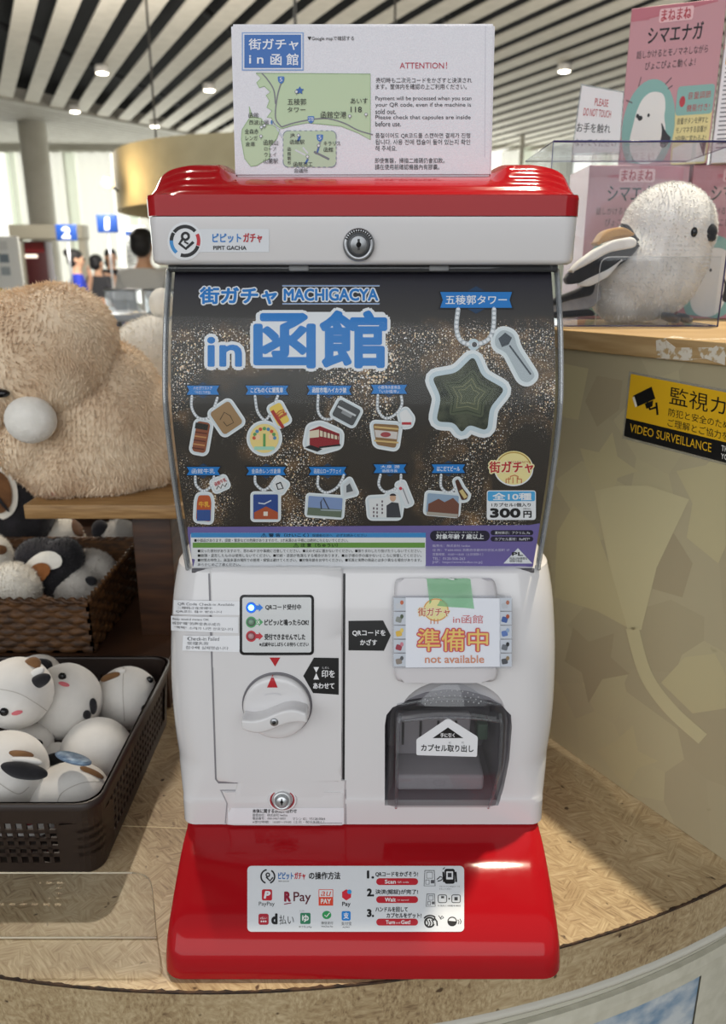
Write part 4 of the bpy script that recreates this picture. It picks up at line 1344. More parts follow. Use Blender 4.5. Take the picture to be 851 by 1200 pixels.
    a.mb.build('keychain_print', poster_o, label='lunch box keychain picture')
    a = start(288, y0, 338, y1, 'こどものくに観覧車'); chain(a, [(299, 464), (302, 482), (311, 492), (319, 480), (326, 463)])
    fob(a, [(310 + 17 * math.cos(t * math.pi / 16), 513.5 + 17 * math.sin(t * math.pi / 16)) for t in range(32)], '#e6cf86', 4)
    for k in range(9):
        t = math.pi * (1 + k / 8); a.oval(310 + 12 * math.cos(t), 513 + 11 * math.sin(t), 2.2, 2.2, ('#c8553e', '#5f9a5a', '#4d88b4')[k % 3], 5, 8)
    a.oval(302, 512, 3.2, 3.4, '#efc9a0', 5, 10); a.oval(318, 512, 3.2, 3.4, '#efc9a0', 5, 10); a.rect(308.5, 508, 311.5, 524, '#5d9a56', 5); a.rect(298, 523, 322, 527, '#9fd0b8', 5, 1)
    fob(a, rrect(320, 473, 335, 498, 3, -28), '#e4c45a', 3.5); a.line([(319, 481), (332, 501)], 4, '#a8312c', 5); a.text('くに館', 325, 478, 334, 492, '#b54a30', 5, .03, rot=58)
    a.mb.build('keychain_print', poster_o, label='ferris wheel keychain picture')
    a = start(360, y0, 412, y1, '函館市電ハイカラ號'); chain(a, [(373, 463), (373, 482), (381, 491), (393, 487), (400, 464)])
    fob(a, rounded_pts([(359, 522), (363, 500), (376, 497), (399, 507), (398, 522), (376, 528)], 4), '#dfe2e2', 5)
    a.poly([(363, 504), (375, 499), (398, 508), (398, 521), (374, 525), (363, 521)], '#8e1f28', 5); a.poly([(375, 504), (397, 511), (397, 515), (375, 511)], '#d9cdb4', 6); a.poly([(363, 505), (374, 503), (374, 512), (363, 513)], '#d9cdb4', 6)
    for k in range(5): a.line([(379 + k * 4.2, 503 + k * 1.3), (379 + k * 4.2, 513 + k * .6)], 1.2, '#6e1820', 7)
    a.poly([(357, 524), (364, 521), (378, 526), (372, 529)], '#1d1c1e', 6); a.line([(374, 524), (399, 521)], 2, '#1d1c1e', 7)
    fob(a, rrect(392, 473, 420, 494, 3, 28), '#4a4c4e', 3.5); a.line([(396, 476), (417, 487)], 2.2, '#c9cccf', 5); a.rect(400, 483, 413, 487, '#8f9294', 5, 0, 28)
    a.mb.build('keychain_print', poster_o, label='red tramcar keychain picture')
    a = start(435, 451, 477, 461.5, '小鹿海水産食品', '「いか塩辛」'); chain(a, [(443, 463), (443, 480), (452, 490), (464, 485), (471, 474), (470, 463)])
    fob(a, rounded_pts([(437, 496), (468, 498), (464, 525), (441, 521)], 4), '#8a6a45', 4.5)
    for y in (500, 516): a.line([(438.5, y), (467, y + 2.5)], 2, '#d0b277', 5)
    a.poly([(439, 503.5), (466, 506), (465, 514.5), (440.5, 512)], '#cfc8c4', 5); a.oval(452, 509, 6, 3, '#a0464a', 6)
    fob(a, rounded_pts([(468, 484), (476, 479), (484, 490), (481, 499), (472, 500)], 3), '#e3e3e4', 3.5); a.line([(471, 496), (482, 496)], 3, '#b5323a', 5)
    a.mb.build('keychain_print', poster_o, label='wooden tub keychain picture')
    # second row
    y0, y1 = 547, 556.5
    a = start(219, y0, 258, y1, '函館牛乳'); chain(a, [(229, 558), (230, 568), (238, 575), (247, 570), (251, 558)])
    fob(a, rounded_pts([(233, 580), (246, 580), (248, 588), (247, 611), (230, 609), (231, 588)], 3), '#b7562c', 4); a.rect(231, 597, 247, 610, '#33518f', 5); a.text('牛乳', 233, 587, 246, 594, '#e0a63f', 6, .05)
    fob(a, rrect(250, 561, 266, 573, 2, -24), '#e1e2e2', 3.5); a.text('函館牛乳', 251, 562, 266, 567, '#b03038', 5, .02, rot=-24); a.line([(254, 573), (256, 569), (259, 572), (261, 567), (264, 570), (266, 566)], 1.2, INK, 5)
    a.mb.build('keychain_print', poster_o, label='milk carton keychain picture')
    a = start(289, y0, 335, y1, '金森赤レンガ倉庫'); chain(a, [(299, 558), (300, 567), (309, 574), (318, 568), (326, 558)])
    fob(a, rrect(297, 579, 326, 608, 1.5), '#274488', 3.5); a.poly([(298, 608), (298, 600), (312, 593), (326, 600), (326, 608)], '#a9502f', 5); a.line([(303, 589), (310, 590), (318, 586)], 1.4, '#c5cdda', 5); a.rect(309, 599, 314, 604, '#e0d5c8', 6)
    fob(a, rrect(321, 562, 335, 575, 2, 34), '#d9dbdc', 3.5); a.line([(324, 567), (329, 565), (332, 572), (326, 573)], 1.6, INK, 5, closed=True)
    a.mb.build('keychain_print', poster_o, label='brick warehouse keychain picture')
    a = start(362, y0, 406, y1, '函館山ロープウェイ'); chain(a, [(373, 558), (373, 570), (382, 577), (394, 572), (401, 562), (403, 556)])
    fob(a, rrect(361, 582, 401, 604, 1.5, 4), '#7d93bd', 3.5); a.poly([(361, 594), (401, 597), (400, 606), (360, 603)], '#63705f', 5); a.line([(377, 598), (376, 588), (379, 583), (386, 597)], 1.4, '#3c4250', 6); a.line([(376, 597), (400, 598)], 1.2, '#a9b6bd', 6)
    fob(a, rounded_pts([(402, 568), (410, 561), (418, 578), (403, 582)], 2), '#c9cdd0', 3.5); a.poly([(406, 569), (410, 566), (414, 575), (406, 577)], '#565a5e', 5)
    a.mb.build('keychain_print', poster_o, label='ropeway and sea keychain picture')
    a = start(438, y0 - 3, 476, y1 - 2.5, '大泉 潤', '函館市長'); chain(a, [(446, 556), (444, 568), (451, 576), (462, 573), (469, 565), (470, 556)])
    fob(a, rounded_pts([(432, 584), (452, 583), (458, 577), (467, 579), (470, 592), (468, 606), (434, 606)], 3), '#dadcdd', 4)
    a.poly([(453, 606), (453, 592), (459, 588), (467, 589), (470, 606)], '#3b3d44', 5); a.oval(460.5, 583, 3.6, 4.4, '#c9a489', 5, 12); a.oval(460.5, 580.5, 3.8, 2.6, '#26242a', 6, 12, 0, 180)
    for x, y0_, n_ in ((448, 586, 4), (442, 590, 4), (438, 594, 3)):
        for q in range(n_): a.rect(x - .9, y0_ + 4.4 * q, x + .9, y0_ + 4.4 * q + 2.6, '#6a5f66', 5)
    fob(a, rrect(470, 565, 478, 592, 2, -22), '#d8dade', 3.5); a.line([(472, 572), (479, 590)], 1.4, '#8e9096', 5); a.oval(469.5, 572, 2, 2, '#c03a48', 5, 8)
    a.mb.build('keychain_print', poster_o, label='man holding a board keychain picture')
    a = start(506, y0 - 3, 545, y1 - 2.5, 'はこだてビール'); chain(a, [(517, 556), (517, 570), (525, 577), (533, 572), (535, 560)])
    fob(a, rrect(500, 579, 537, 602, 2, 5), '#8ea4bb', 3.5); a.poly([(501, 602), (502, 590), (514, 584), (521, 588), (531, 583), (538, 590), (537, 606)], '#6f4536', 5); a.poly([(500, 599), (537, 602), (536, 606), (500, 603)], '#a7a096', 6)
    fob(a, rounded_pts([(533, 563), (537, 561), (542, 571), (549, 580), (547, 585), (541, 586), (537, 576)], 2), '#4b2a1d', 3.5); a.line([(540, 574), (546, 583)], 4.5, '#c9b67c', 5)
    a.mb.build('keychain_print', poster_o, label='brewery and bottle keychain picture')
    # --- round mark and price
    a = PA.sub()
    a.oval(602, 549, 23, 20.5, W, 2, 40); a.oval(602, 548, 22, 19.8, '#e7d99a', 3, 40); a.ring(602, 548, 20, 1.2, '#b08e3c', 4, 15, 165, 30, 18)
    a.text('街ガチャ', 573, 540, 625, 554, '#b5232f', 6, .03, outline=1.5, omat='#eadfae')
    a.line([(593, 566), (593, 561), (598, 561), (598, 558), (603, 556.5), (607, 558), (607, 561), (611, 561), (611, 566)], 1.2, '#c06a45', 5)
    for x in (596, 601, 606): a.line([(x, 559), (x, 566)], .9, '#c06a45', 5)
    a.text('MACHIGACYA', 595, 543 - 3, 622, 542, '#9c3a3a', 6)
    a.mb.build('round_mark', poster_o, label='round yellow emblem with red lettering')
    a = PA.sub()
    a.rect(570.5, 574.5, 628, 609, W, 2, 3); a.rect(571.5, 575.5, 627, 587, '#4aa3d8', 3, 2); a.text('全10種', 577, 577, 623, 586, W, 4, .04)
    a.text('1カプセル1個入り', 576, 589, 622, 593.5, INK, 4, .025); a.text('300', 574, 595, 610, 606.5, INK, 4, .055); a.text('円', 613, 598, 623, 606.5, INK, 4, .05); a.text('(税込)', 613, 594.8, 622, 597, INK, 4)
    a.mb.build('price_panel', poster_o, label='white price panel reading 300 yen')
    # --- purple foot of the poster
    a = PA.sub(); a.poly([(206.5, 617.5), (640.5, 615), (634, 668), (214.5, 668.3)], '#6f63a0', 1)
    f = a
    f.rect(223.5, 624, 499, 664, '#e3e4e7', 2, 3); f.rect(224, 624, 499, 629.5, '#3f8cc8', 3); f.rect(226, 635.5, 498, 641.5, '#6b9a45', 3)
    f.text('⚠ 警 告（けいこく）', 306, 624.5, 362, 629.3, '#12304a', 4, .03); f.text('保護者の方へ　必ずお読みください', 366, 625.2, 430, 628.8, '#12304a', 4)
    f.text('■小部品があります。誤飲・窒息などの危険がありますので、3才未満のお子様には絶対に与えないでください。', 228, 630.8, 408, 634.8, INK, 4)
    f.text('⚠ 注 意（ちゅうい）', 344, 636, 396, 641, '#1d3012', 4, .03)
    f.text('■尖った部分がありますので、思わぬケガや事故に注意してください。■火のそばに置かないでください。■振りまわしたり投げたりしないでください。', 232, 643.2, 494, 647, INK, 4)
    f.text('■破損・変形したものは使用しないでください。■印刷・塗装が色落ちする場合があります。■お子様の手の届かないところに保管してください。', 232, 648.6, 494, 652.4, INK, 4)
    f.text('■材質の特性上、高温多湿の場所での使用・保管は避けてください。■対象年齢をお守りください。■写真と実際の商品とは多少異なる場合があります。', 232, 654, 494, 657.8, INK, 4)
    f.text('あらかじめご了承ください。', 232, 659.4, 282, 662.8, INK, 4)
    f.rect(504, 621.5, 574, 634, '#211d33', 2, 6); f.text('対象年齢 7 歳以上', 511, 625, 567, 631.5, W, 4, .03); f.text('たいしょうねんれい さいいじょう', 512, 622.3, 560, 624.2, W, 4)
    for y, t in ((621, '素材表示：アクリル, Fe'), (628.3, 'カプセル素材：RePET*')): f.rect(575, y, 625, y + 6, '#211d33', 2, 3); f.text(t, 580, y + 1.2, 621, y + 4.8, W, 4)
    for y, t, x1 in ((637.5, '販売元：株式会社 hedlus', 551), (642.5, '住 所：〒604-0002 京都府京都市中京区大宮町 1F', 597), (647.5, '営業時間：10:00～18:00（土日祝除く）', 566), (652.5, 'TEL：0120-506-263', 545), (657, '[HP：https://www.hedlus.co.jp]', 565)):
        f.text(t, 507, y, x1, y + 3.2, '#cfcbe0', 4)
    f.poly([(607, 642), (624, 660), (590, 660)], W, 2); f.text('PL', 600, 646.5, 613, 651, INK, 4, .05); f.text('商品は賠償責任\n保険付商品', 597, 652.5, 618, 658.5, INK, 4, .01)
    a.mb.build('warning_panel', poster_o, label='purple strip with white warning text')


def noise_fort():
    return noise_mat('fort_print', '#252c22', '#4d5240', 120, .5, 4)


def smooth_line(pts, m=8):
    return [(p.x, p.y) for p in smooth_tab([tuple(p) for p in pts], m * (len(pts) - 1))]


poster_art()


# ================================================================== NOTICE CARD hung on the reader with green tape
def notice():
    q = [(459.5, 698), (600, 699.5), (600, 782.5), (460, 783)]
    base = thing('notice_card', cast(pad_bvh, 530, 783, .004), 'laminated not available notice hung over the reader of the capsule machine', 'notice')
    # card stands just off the pad: its own flat plane
    P = [cast(pad_bvh, 470, 700, .003), cast(pad_bvh, 575, 700, .003), cast(pad_bvh, 575, 780, .003)]
    n = (P[1] - P[0]).cross(P[2] - P[0]).normalized()
    if n.y > 0: n = -n
    def on(u, v, k=0):
        r = ray(u, v); t = (P[0] - CAMP).dot(n) / r.dot(n); return CAMP + r * t + n * k
    def plate(name, pts, mat, k0, k1, parent=base, label=None):
        m = MB(); m.prism([on(*p, k0) for p in pts], n * (k1 - k0), mat); return m.build(name, parent, label=label), m.bvh()
    lam, lam_b = plate('lamination', rrect(459.5, 698, 600.5, 783, 3), clear('laminate', '#f3f4f6', .8, .05, .12, '#e4e6ea'), 0, .0003, label='clear laminating film')
    card, cb = plate('printed_card', [(475.5, 700), (586, 701), (586.5, 781), (475.5, 782)], paint('#e3e6ef', .45), .0004, .0007)
    a = Art(cb, None, .0003)
    a.oval(511, 714.5, 15, 13.5, '#e6dc9c', 0, 32); a.ring(511, 714.5, 14, 1, '#d88a55', 1, 0, 180, 26, 12.6); a.ring(511, 714.5, 14, 1, '#d88a55', 1, 200, 340, 20, 12.6)
    a.text('街ガチャ', 490, 712, 527, 722, '#b83a35', 2, .01, outline=.8, omat='#ece4c0')
    for x in (505, 509, 513): a.line([(x, 731), (x, 725)], 1, '#d07a4a', 1)
    a.text('in函館', 531, 720.5, 566, 730.5, '#c96a6e', 1, .0)
    a.text('準備中', 489, 736.5, 572, 763, '#df7a4c', 3, .02, outline=1.3, omat='#c9525f')
    a.text('準備中', 489, 736.5, 572, 763, '#e5c56e', 4, -.012)
    a.text('not available', 498, 767.5, 567.5, 777, '#cf8f74', 1, .02)
    a.mb.build('card_print', card)
    cols = [['#c7cad0', '#8b8f8a', '#d9b24c', '#9b3a4a', '#8a8078'], ['#b9bec6', '#3d5c9a', '#5b78b5', '#6a6f76', '#4c4f55']]
    fx = [['#c46a4a', '#4d5a45', '#e2c86a', '#c9808f', '#56595c'], ['#b0705a', '#a9502f', '#8fa8c8', '#222428', '#8f7a5c']]
    for s, x in ((0, 461.5), (1, 585.5)):
        for k in range(5):
            y = 700.5 + 16.3 * k; y0 = y + (4 if k == 4 else 0)
            p, pb_ = plate('side_photo', [(x, y), (x + 14, y), (x + 14, min(y + 15, 781)), (x, min(y + 15, 781))], paint('#c3c9d3', .45), .0004, .0007)
            aa = Art(pb_, None, .0003); aa.rect(x + 2.5, y + 6, x + 9.5, y + 12.5, cols[s][k], 0, 1.5, 15 if k % 2 else -10); aa.oval(x + 9.5, y + 5.5, 2, 2.6, fx[s][k], 1, 10)
            aa.mb.build('photo_print', p)
    tape = clear('green_tape', '#cfead4', .5, .25, .34, '#a6dbb2')
    m = MB()
    T = [(499.5, 673.5), (551, 676), (555.5, 713), (503.5, 709)]
    def tp(s, t):
        u = (T[0][0] * (1 - s) + T[1][0] * s) * (1 - t) + (T[3][0] * (1 - s) + T[2][0] * s) * t; v = (T[0][1] * (1 - s) + T[1][1] * s) * (1 - t) + (T[3][1] * (1 - s) + T[2][1] * s) * t
        p = on(u, v, .0014 + .0006 * math.sin(s * 9 + t * 4)); q_ = cast(pad_bvh, u, v, .0006)
        k = max(0, min(1, (698 - v) / 14)); return p * (1 - k) + q_ * k
    m.grid(tp, 14, 14, tape); m.build('green_tape', base, label='translucent green tape')


notice()


# ================================================================== SIGN BOX standing on the lid
def sign_box():
    bl, br = pd(275.5, 207, .690), pd(576, 206.5, .690); tl, tr = pd(270.5, 28, .706), pd(580.5, 27.5, .706)
    back = Vector((0, .032, .0022))
    root = thing('sign_box', (bl + br) / 2 + back / 2, 'white card sign box with a map and payment notice standing on the red lid', 'sign')
    m = MB(); bm = bmesh.new()
    A = [bm.verts.new(p) for p in (bl, br, tr, tl)]; Bk = [bm.verts.new(p + back) for p in (bl, br, tr, tl)]
    bm.faces.new(A); bm.faces.new(Bk[::-1])
    for i in range(4): bm.faces.new([A[i], Bk[i], Bk[(i + 1) % 4], A[(i + 1) % 4]][::-1])
    bmesh.ops.recalc_face_normals(bm, faces=bm.faces); bmesh.ops.bevel(bm, geom=bm.edges[:], offset=.0016, segments=2, affect='EDGES')
    pm = noise_mat('textured_card', '#e6e5ec', '#ecebf1', 900, .7, 1, (1, 1, 1), .25)
    m.bm(bm, pm); b = m.build('card_box', root); bv = m.bvh()
    a = Art(bv, None, .0003, 30)
    a.line([(569, 31), (568, 205)], .7, '#cfcdd6', 0)
    a.mb.build('card_crease', b)
    # title plate
    a = Art(bv, None, .0003, 30)
    a.rect(283.5, 38, 356, 83, '#8fabd8', 0); a.rect(285, 39.5, 354.5, 81.5, '#e4e6ee', 1); a.rect(286.5, 41, 353, 80, '#3a6fb8', 2)
    a.text('街ガチャ', 291.5, 45.5, 350, 59, '#e8eaf2', 3, .02)
    a.text('i n', 292, 65, 309, 75, '#e8eaf2', 3, .02); a.text('函 館', 317, 63, 350, 77, '#e8eaf2', 3, .02)
    a.mb.build('title_plate', b, label='blue plate with white lettering')
    a = Art(bv, None, .0003, 30)
    a.text('▼Google mapで確認する', 360.5, 42.5, 415, 48.5, INK, 1, .0)
    a.mb.build('map_hint', b)
    # area map
    G = '#bfd2ae'; GE = '#9dba8c'
    a = Art(bv, None, .0003, 30)
    land = [(300, 86), (434, 87), (434, 164), (420, 156), (400, 148), (382, 146), (360, 144), (343, 147), (330, 151), (322, 146), (318, 138), (313, 138), (319, 130), (313, 126), (316, 118), (312, 112), (317, 108), (310, 101), (304, 103), (301, 97), (306, 92)]
    a.poly(land, G, 0); a.line(land, .9, GE, 1, closed=True)
    cape = [(292, 125), (296, 137), (306, 139), (311, 146), (320, 147), (328, 152), (324, 163), (316, 172), (316, 186), (309, 189), (301, 194), (294, 195), (287, 186), (285, 175), (283, 163), (284, 152), (289, 144), (293, 138)]
    a.poly(cape, G, 0); a.line(cape, .9, GE, 1, closed=True)
    def road(p): a.line(smooth_line(p, 6), 1.5, '#808087', 2)
    road([(307, 86), (314, 94), (321, 106), (323, 122)]); road([(330, 96), (325, 114), (323, 138), (330, 149)]); road([(330, 149), (350, 143), (380, 139), (402, 144), (420, 153), (437, 158)])
    inset = rrect(332, 153.5, 394, 196, 6); a.poly(inset, '#bccdb0', 2)
    for i in range(0, len(inset)):
        p, q_ = Vector(inset[i]), Vector(inset[(i + 1) % len(inset)]); n_ = max(1, int((q_ - p).length / 3))
        for k in range(0, n_):
            if k % 2 == 0 or n_ == 1: a.line([tuple(p.lerp(q_, k / n_)), tuple(p.lerp(q_, (k + 1) / n_))], .9, '#8793a0', 3)
    a.poly([(319, 142), (321, 141), (331, 160), (330, 162)], '#c8cdd8', 1); a.oval(318.5, 143.5, 1.2, 2.6, '#4a7fb5', 3, 10)
    for x, y, s_ in ((329.5, 94, '5'), (364.5, 140.5, '278'), (375, 162, '5')):
        a.poly(rounded_pts([(x - 4, y - 4), (x + 4, y - 4), (x + 3.4, y + 2), (x, y + 5), (x - 3.4, y + 2)], 1.5), '#4678c0', 4); a.text(s_, x - (1.6 if s_ == '5' else 3), y - 2.6, x + (1.6 if s_ == '5' else 3), y + 2, '#e6e8ee', 5, .01)
    road2 = lambda p, w, c: a.line(p, w, c, 3)
    road2([(376, 165), (372, 177), (370, 181)], 2.2, '#8d8f97'); road2([(368, 178), (386, 187)], 2.6, '#77797f'); road2([(346, 176), (358, 182)], 2, '#d3d6da'); road2([(355, 173), (361, 180)], 2, '#d3d6da')
    for x, y in ((350, 159), (310, 147.5), (306.5, 149.5), (306, 160), (373.5, 171), (360.5, 184), (410, 136.5), (429, 134.5), (347.5, 108)):
        a.oval(x, y, 1.6, 1.9, '#e6e8ec', 5, 10); a.ring(x, y, 1.7, .6, '#7d8087', 6, n=10); a.line([(x, y + 1.8), (x, y + 4)], .6, '#7d8087', 5)
    a.poly([(351.5 + (5 if k % 2 == 0 else 2.6) * math.sin(k * math.pi / 5), 106.5 - (5 if k % 2 == 0 else 2.6) * math.cos(k * math.pi / 5)) for k in range(10)], '#3564b0', 4)
    a.poly([(350, 160), (353, 160), (351, 166), (348, 166)], '#3564b0', 4); a.poly([(360, 186), (362, 187), (359, 193), (357, 192)], '#3564b0', 4); a.poly([(373, 172), (375, 172), (373, 179), (371.5, 179)], '#3564b0', 4)
    T = lambda t, x0, y0, x1, y1: a.text(t, x0, y0, x1, y1, '#1d1e22', 6, .01)
    T('五稜郭', 337, 116, 359, 123.5); T('タワー', 337, 126, 358, 132); T('あいす', 411, 115.5, 431, 122); T('118', 411, 125.5, 424, 132)
    T('函館空港', 376, 131, 406, 139); T('函館', 291.5, 132.5, 303, 138.5); T('西波止場', 292, 141, 315, 146.5); T('金森赤', 287, 151.5, 303, 157.5); T('レンガ', 288, 159.5, 302, 165); T('倉庫', 288, 166.5, 299, 172)
    T('函館山', 309, 164, 326, 170.5); T('ロープ', 310, 172.5, 324, 177); T('ウェイ', 310, 179, 324, 184); T('山麓駅', 309, 186, 326, 192)
    T('JR', 340, 157, 346, 162); T('函館駅', 340, 164, 357, 169.5); T('キラリス', 379.5, 166, 399, 171); T('函館', 379.5, 173, 390.5, 178.5); T('函館商工', 344, 190, 366.5, 195.5); T('会議所', 344.5, 197.5, 361, 203)
    for k, c in enumerate('函館朝市'): T(c, 337, 173 + k * 5.3, 341, 177.5 + k * 5.3)
    a.mb.build('area_map', b, label='green printed map of the town')
    # notice text
    a = Art(bv, None, .0003, 30)
    a.text('ATTENTION！', 468.5, 73, 524, 80.5, '#b83248', 1, .0)
    L_ = [('売切時も二次元コードをかざすと決済され', 440.5, 553, 91), ('ます。筐体内を確認の上ご利用ください。', 440.5, 547, 98.5), ('Payment will be processed when you scan', 440, 552.5, 113), ('your QR code, even if the machine is', 440, 552, 120.5), ('sold out.', 440, 464, 127.8),
          ('Please check that capsules are inside', 440, 551.5, 135.2), ('before use.', 440, 470, 142.3), ('품절이어도 QR코드를 스캔하면 결제가 진행', 440, 551, 156), ('됩니다. 사용 전에 캡슐이 들어 있는지 확인', 440, 551, 163.4), ('해 주세요.', 440, 465, 170.8),
          ('即使售罄，掃描二維碼仍會扣款。', 439.5, 521, 185.2), ('請在使用前確認機器內有膠囊。', 439.5, 515, 192.6)]
    for t, x0, x1, y in L_: a.text(t, x0, y, x1, y + (6.4 if not t[0].isascii() else 6.0), '#26262c', 1, .0)
    a.mb.build('notice_text', b, label='printed notice in four languages')


sign_box()


# ================================================================== helpers for soft toys
def blob(parts, voxel, smooth=4):
    """union of ellipsoids (centre, radii, rotation) melted into one smooth skin"""
    m = MB()
    for p in parts:
        c, r = p[0], p[1]; R = p[2] if len(p) > 2 else None
        m.ball(c, r, WHITE, R, 28)
    o = bpy.data.objects.new('b', m.mesh('b'))
    md = o.modifiers.new('r', 'REMESH'); md.mode = 'VOXEL'; md.voxel_size = voxel
    sm = o.modifiers.new('s', 'SMOOTH'); sm.iterations = smooth; sm.factor = .6
    me = evaluated(o)
    out = ([v.co.copy() for v in me.vertices], [list(p.vertices) for p in me.polygons])
    bpy.data.objects.remove(o); bpy.data.meshes.remove(me)
    return out


def fur(mb, vs, fs, mat, n, length, width, comb=(0, 0, -1), lay=.6):
    """short blades of pile over a skin"""
    ar = []; tot = 0
    for f in fs:
        a = (vs[f[1]] - vs[f[0]]).cross(vs[f[2]] - vs[f[0]]).length; tot += a; ar.append(tot)
    import bisect
    P, Q = [], []; comb = Vector(comb)
    for k in range(n):
        i = min(len(fs) - 1, bisect.bisect(ar, random.random() * tot)); f = fs[i]
        c = Vector(); w = [random.random() for _ in f]; sw = sum(w)
        for j, x in zip(f, w): c += vs[j] * (x / sw)
        nn = (vs[f[1]] - vs[f[0]]).cross(vs[f[2]] - vs[f[0]]).normalized()
        t = noise.noise_vector(c * 22) * .9 + comb; t = t - nn * t.dot(nn)
        d = (nn * (1 - lay) + t * lay + Vector((random.gauss(0, .15), random.gauss(0, .15), random.gauss(0, .15)))).normalized()
        s_ = nn.cross(d).normalized() * width * .5; L = length * random.uniform(.6, 1.2)
        b = len(P); c2 = c - nn * .0006
        P += [c2 - s_, c2 + s_, c2 + d * L * .6 + nn * L * .12 + s_ * .6, c2 + d * L]; Q += [[b, b + 1, b + 2], [b, b + 2, b + 3]]
    mb.add(P, Q, mat, True)


def plush_mat(name, c1, c2, scale=25):
    return noise_mat(name, c1, c2, scale, .95, 4, (1, 1, 1), .5, .25)


VELVET = plush_mat('white_velvet', '#dcd8d2', '#e6e2dc', 30)
BLACKF = plush_mat('black_felt', '#131215', '#232126', 40)
BROWNF = plush_mat('brown_felt', '#6d4a2b', '#85603a', 40)
EYE = paint('#0d0d10', .12)


def skin_cast(bv, u, v, off=0.0):
    r = ray(u, v).normalized(); p, n, i, d = bv.ray_cast(CAMP, r)
    if p is None:
        p, n, i, d = bv.find_nearest(CAMP + r * 1.0)
    if n.dot(r) > 0: n = -n
    return p + n * off, n


# ================================================================== RIGHT: partition, ledge, acrylic case, boxes, bird
W0, W1 = Vector((.2405, .1865)), Vector((.3650, -.0265))       # plan line of the partition (x, y)
WD = (W1 - W0).normalized(); WN = Vector((-WD.y, WD.x))         # WN points to the back right
WA, WB = W0 - WD * .26, W1 + WD * .012
LZ = HC - .0555


def wall_pt(u, v, off=0.0):
    r = ray(u, v); n = Vector((WN.x, WN.y, 0)); p0 = Vector((W0.x, W0.y, 0))
    t = (p0 - CAMP).dot(n) / r.dot(n); return CAMP + r * t - n * off


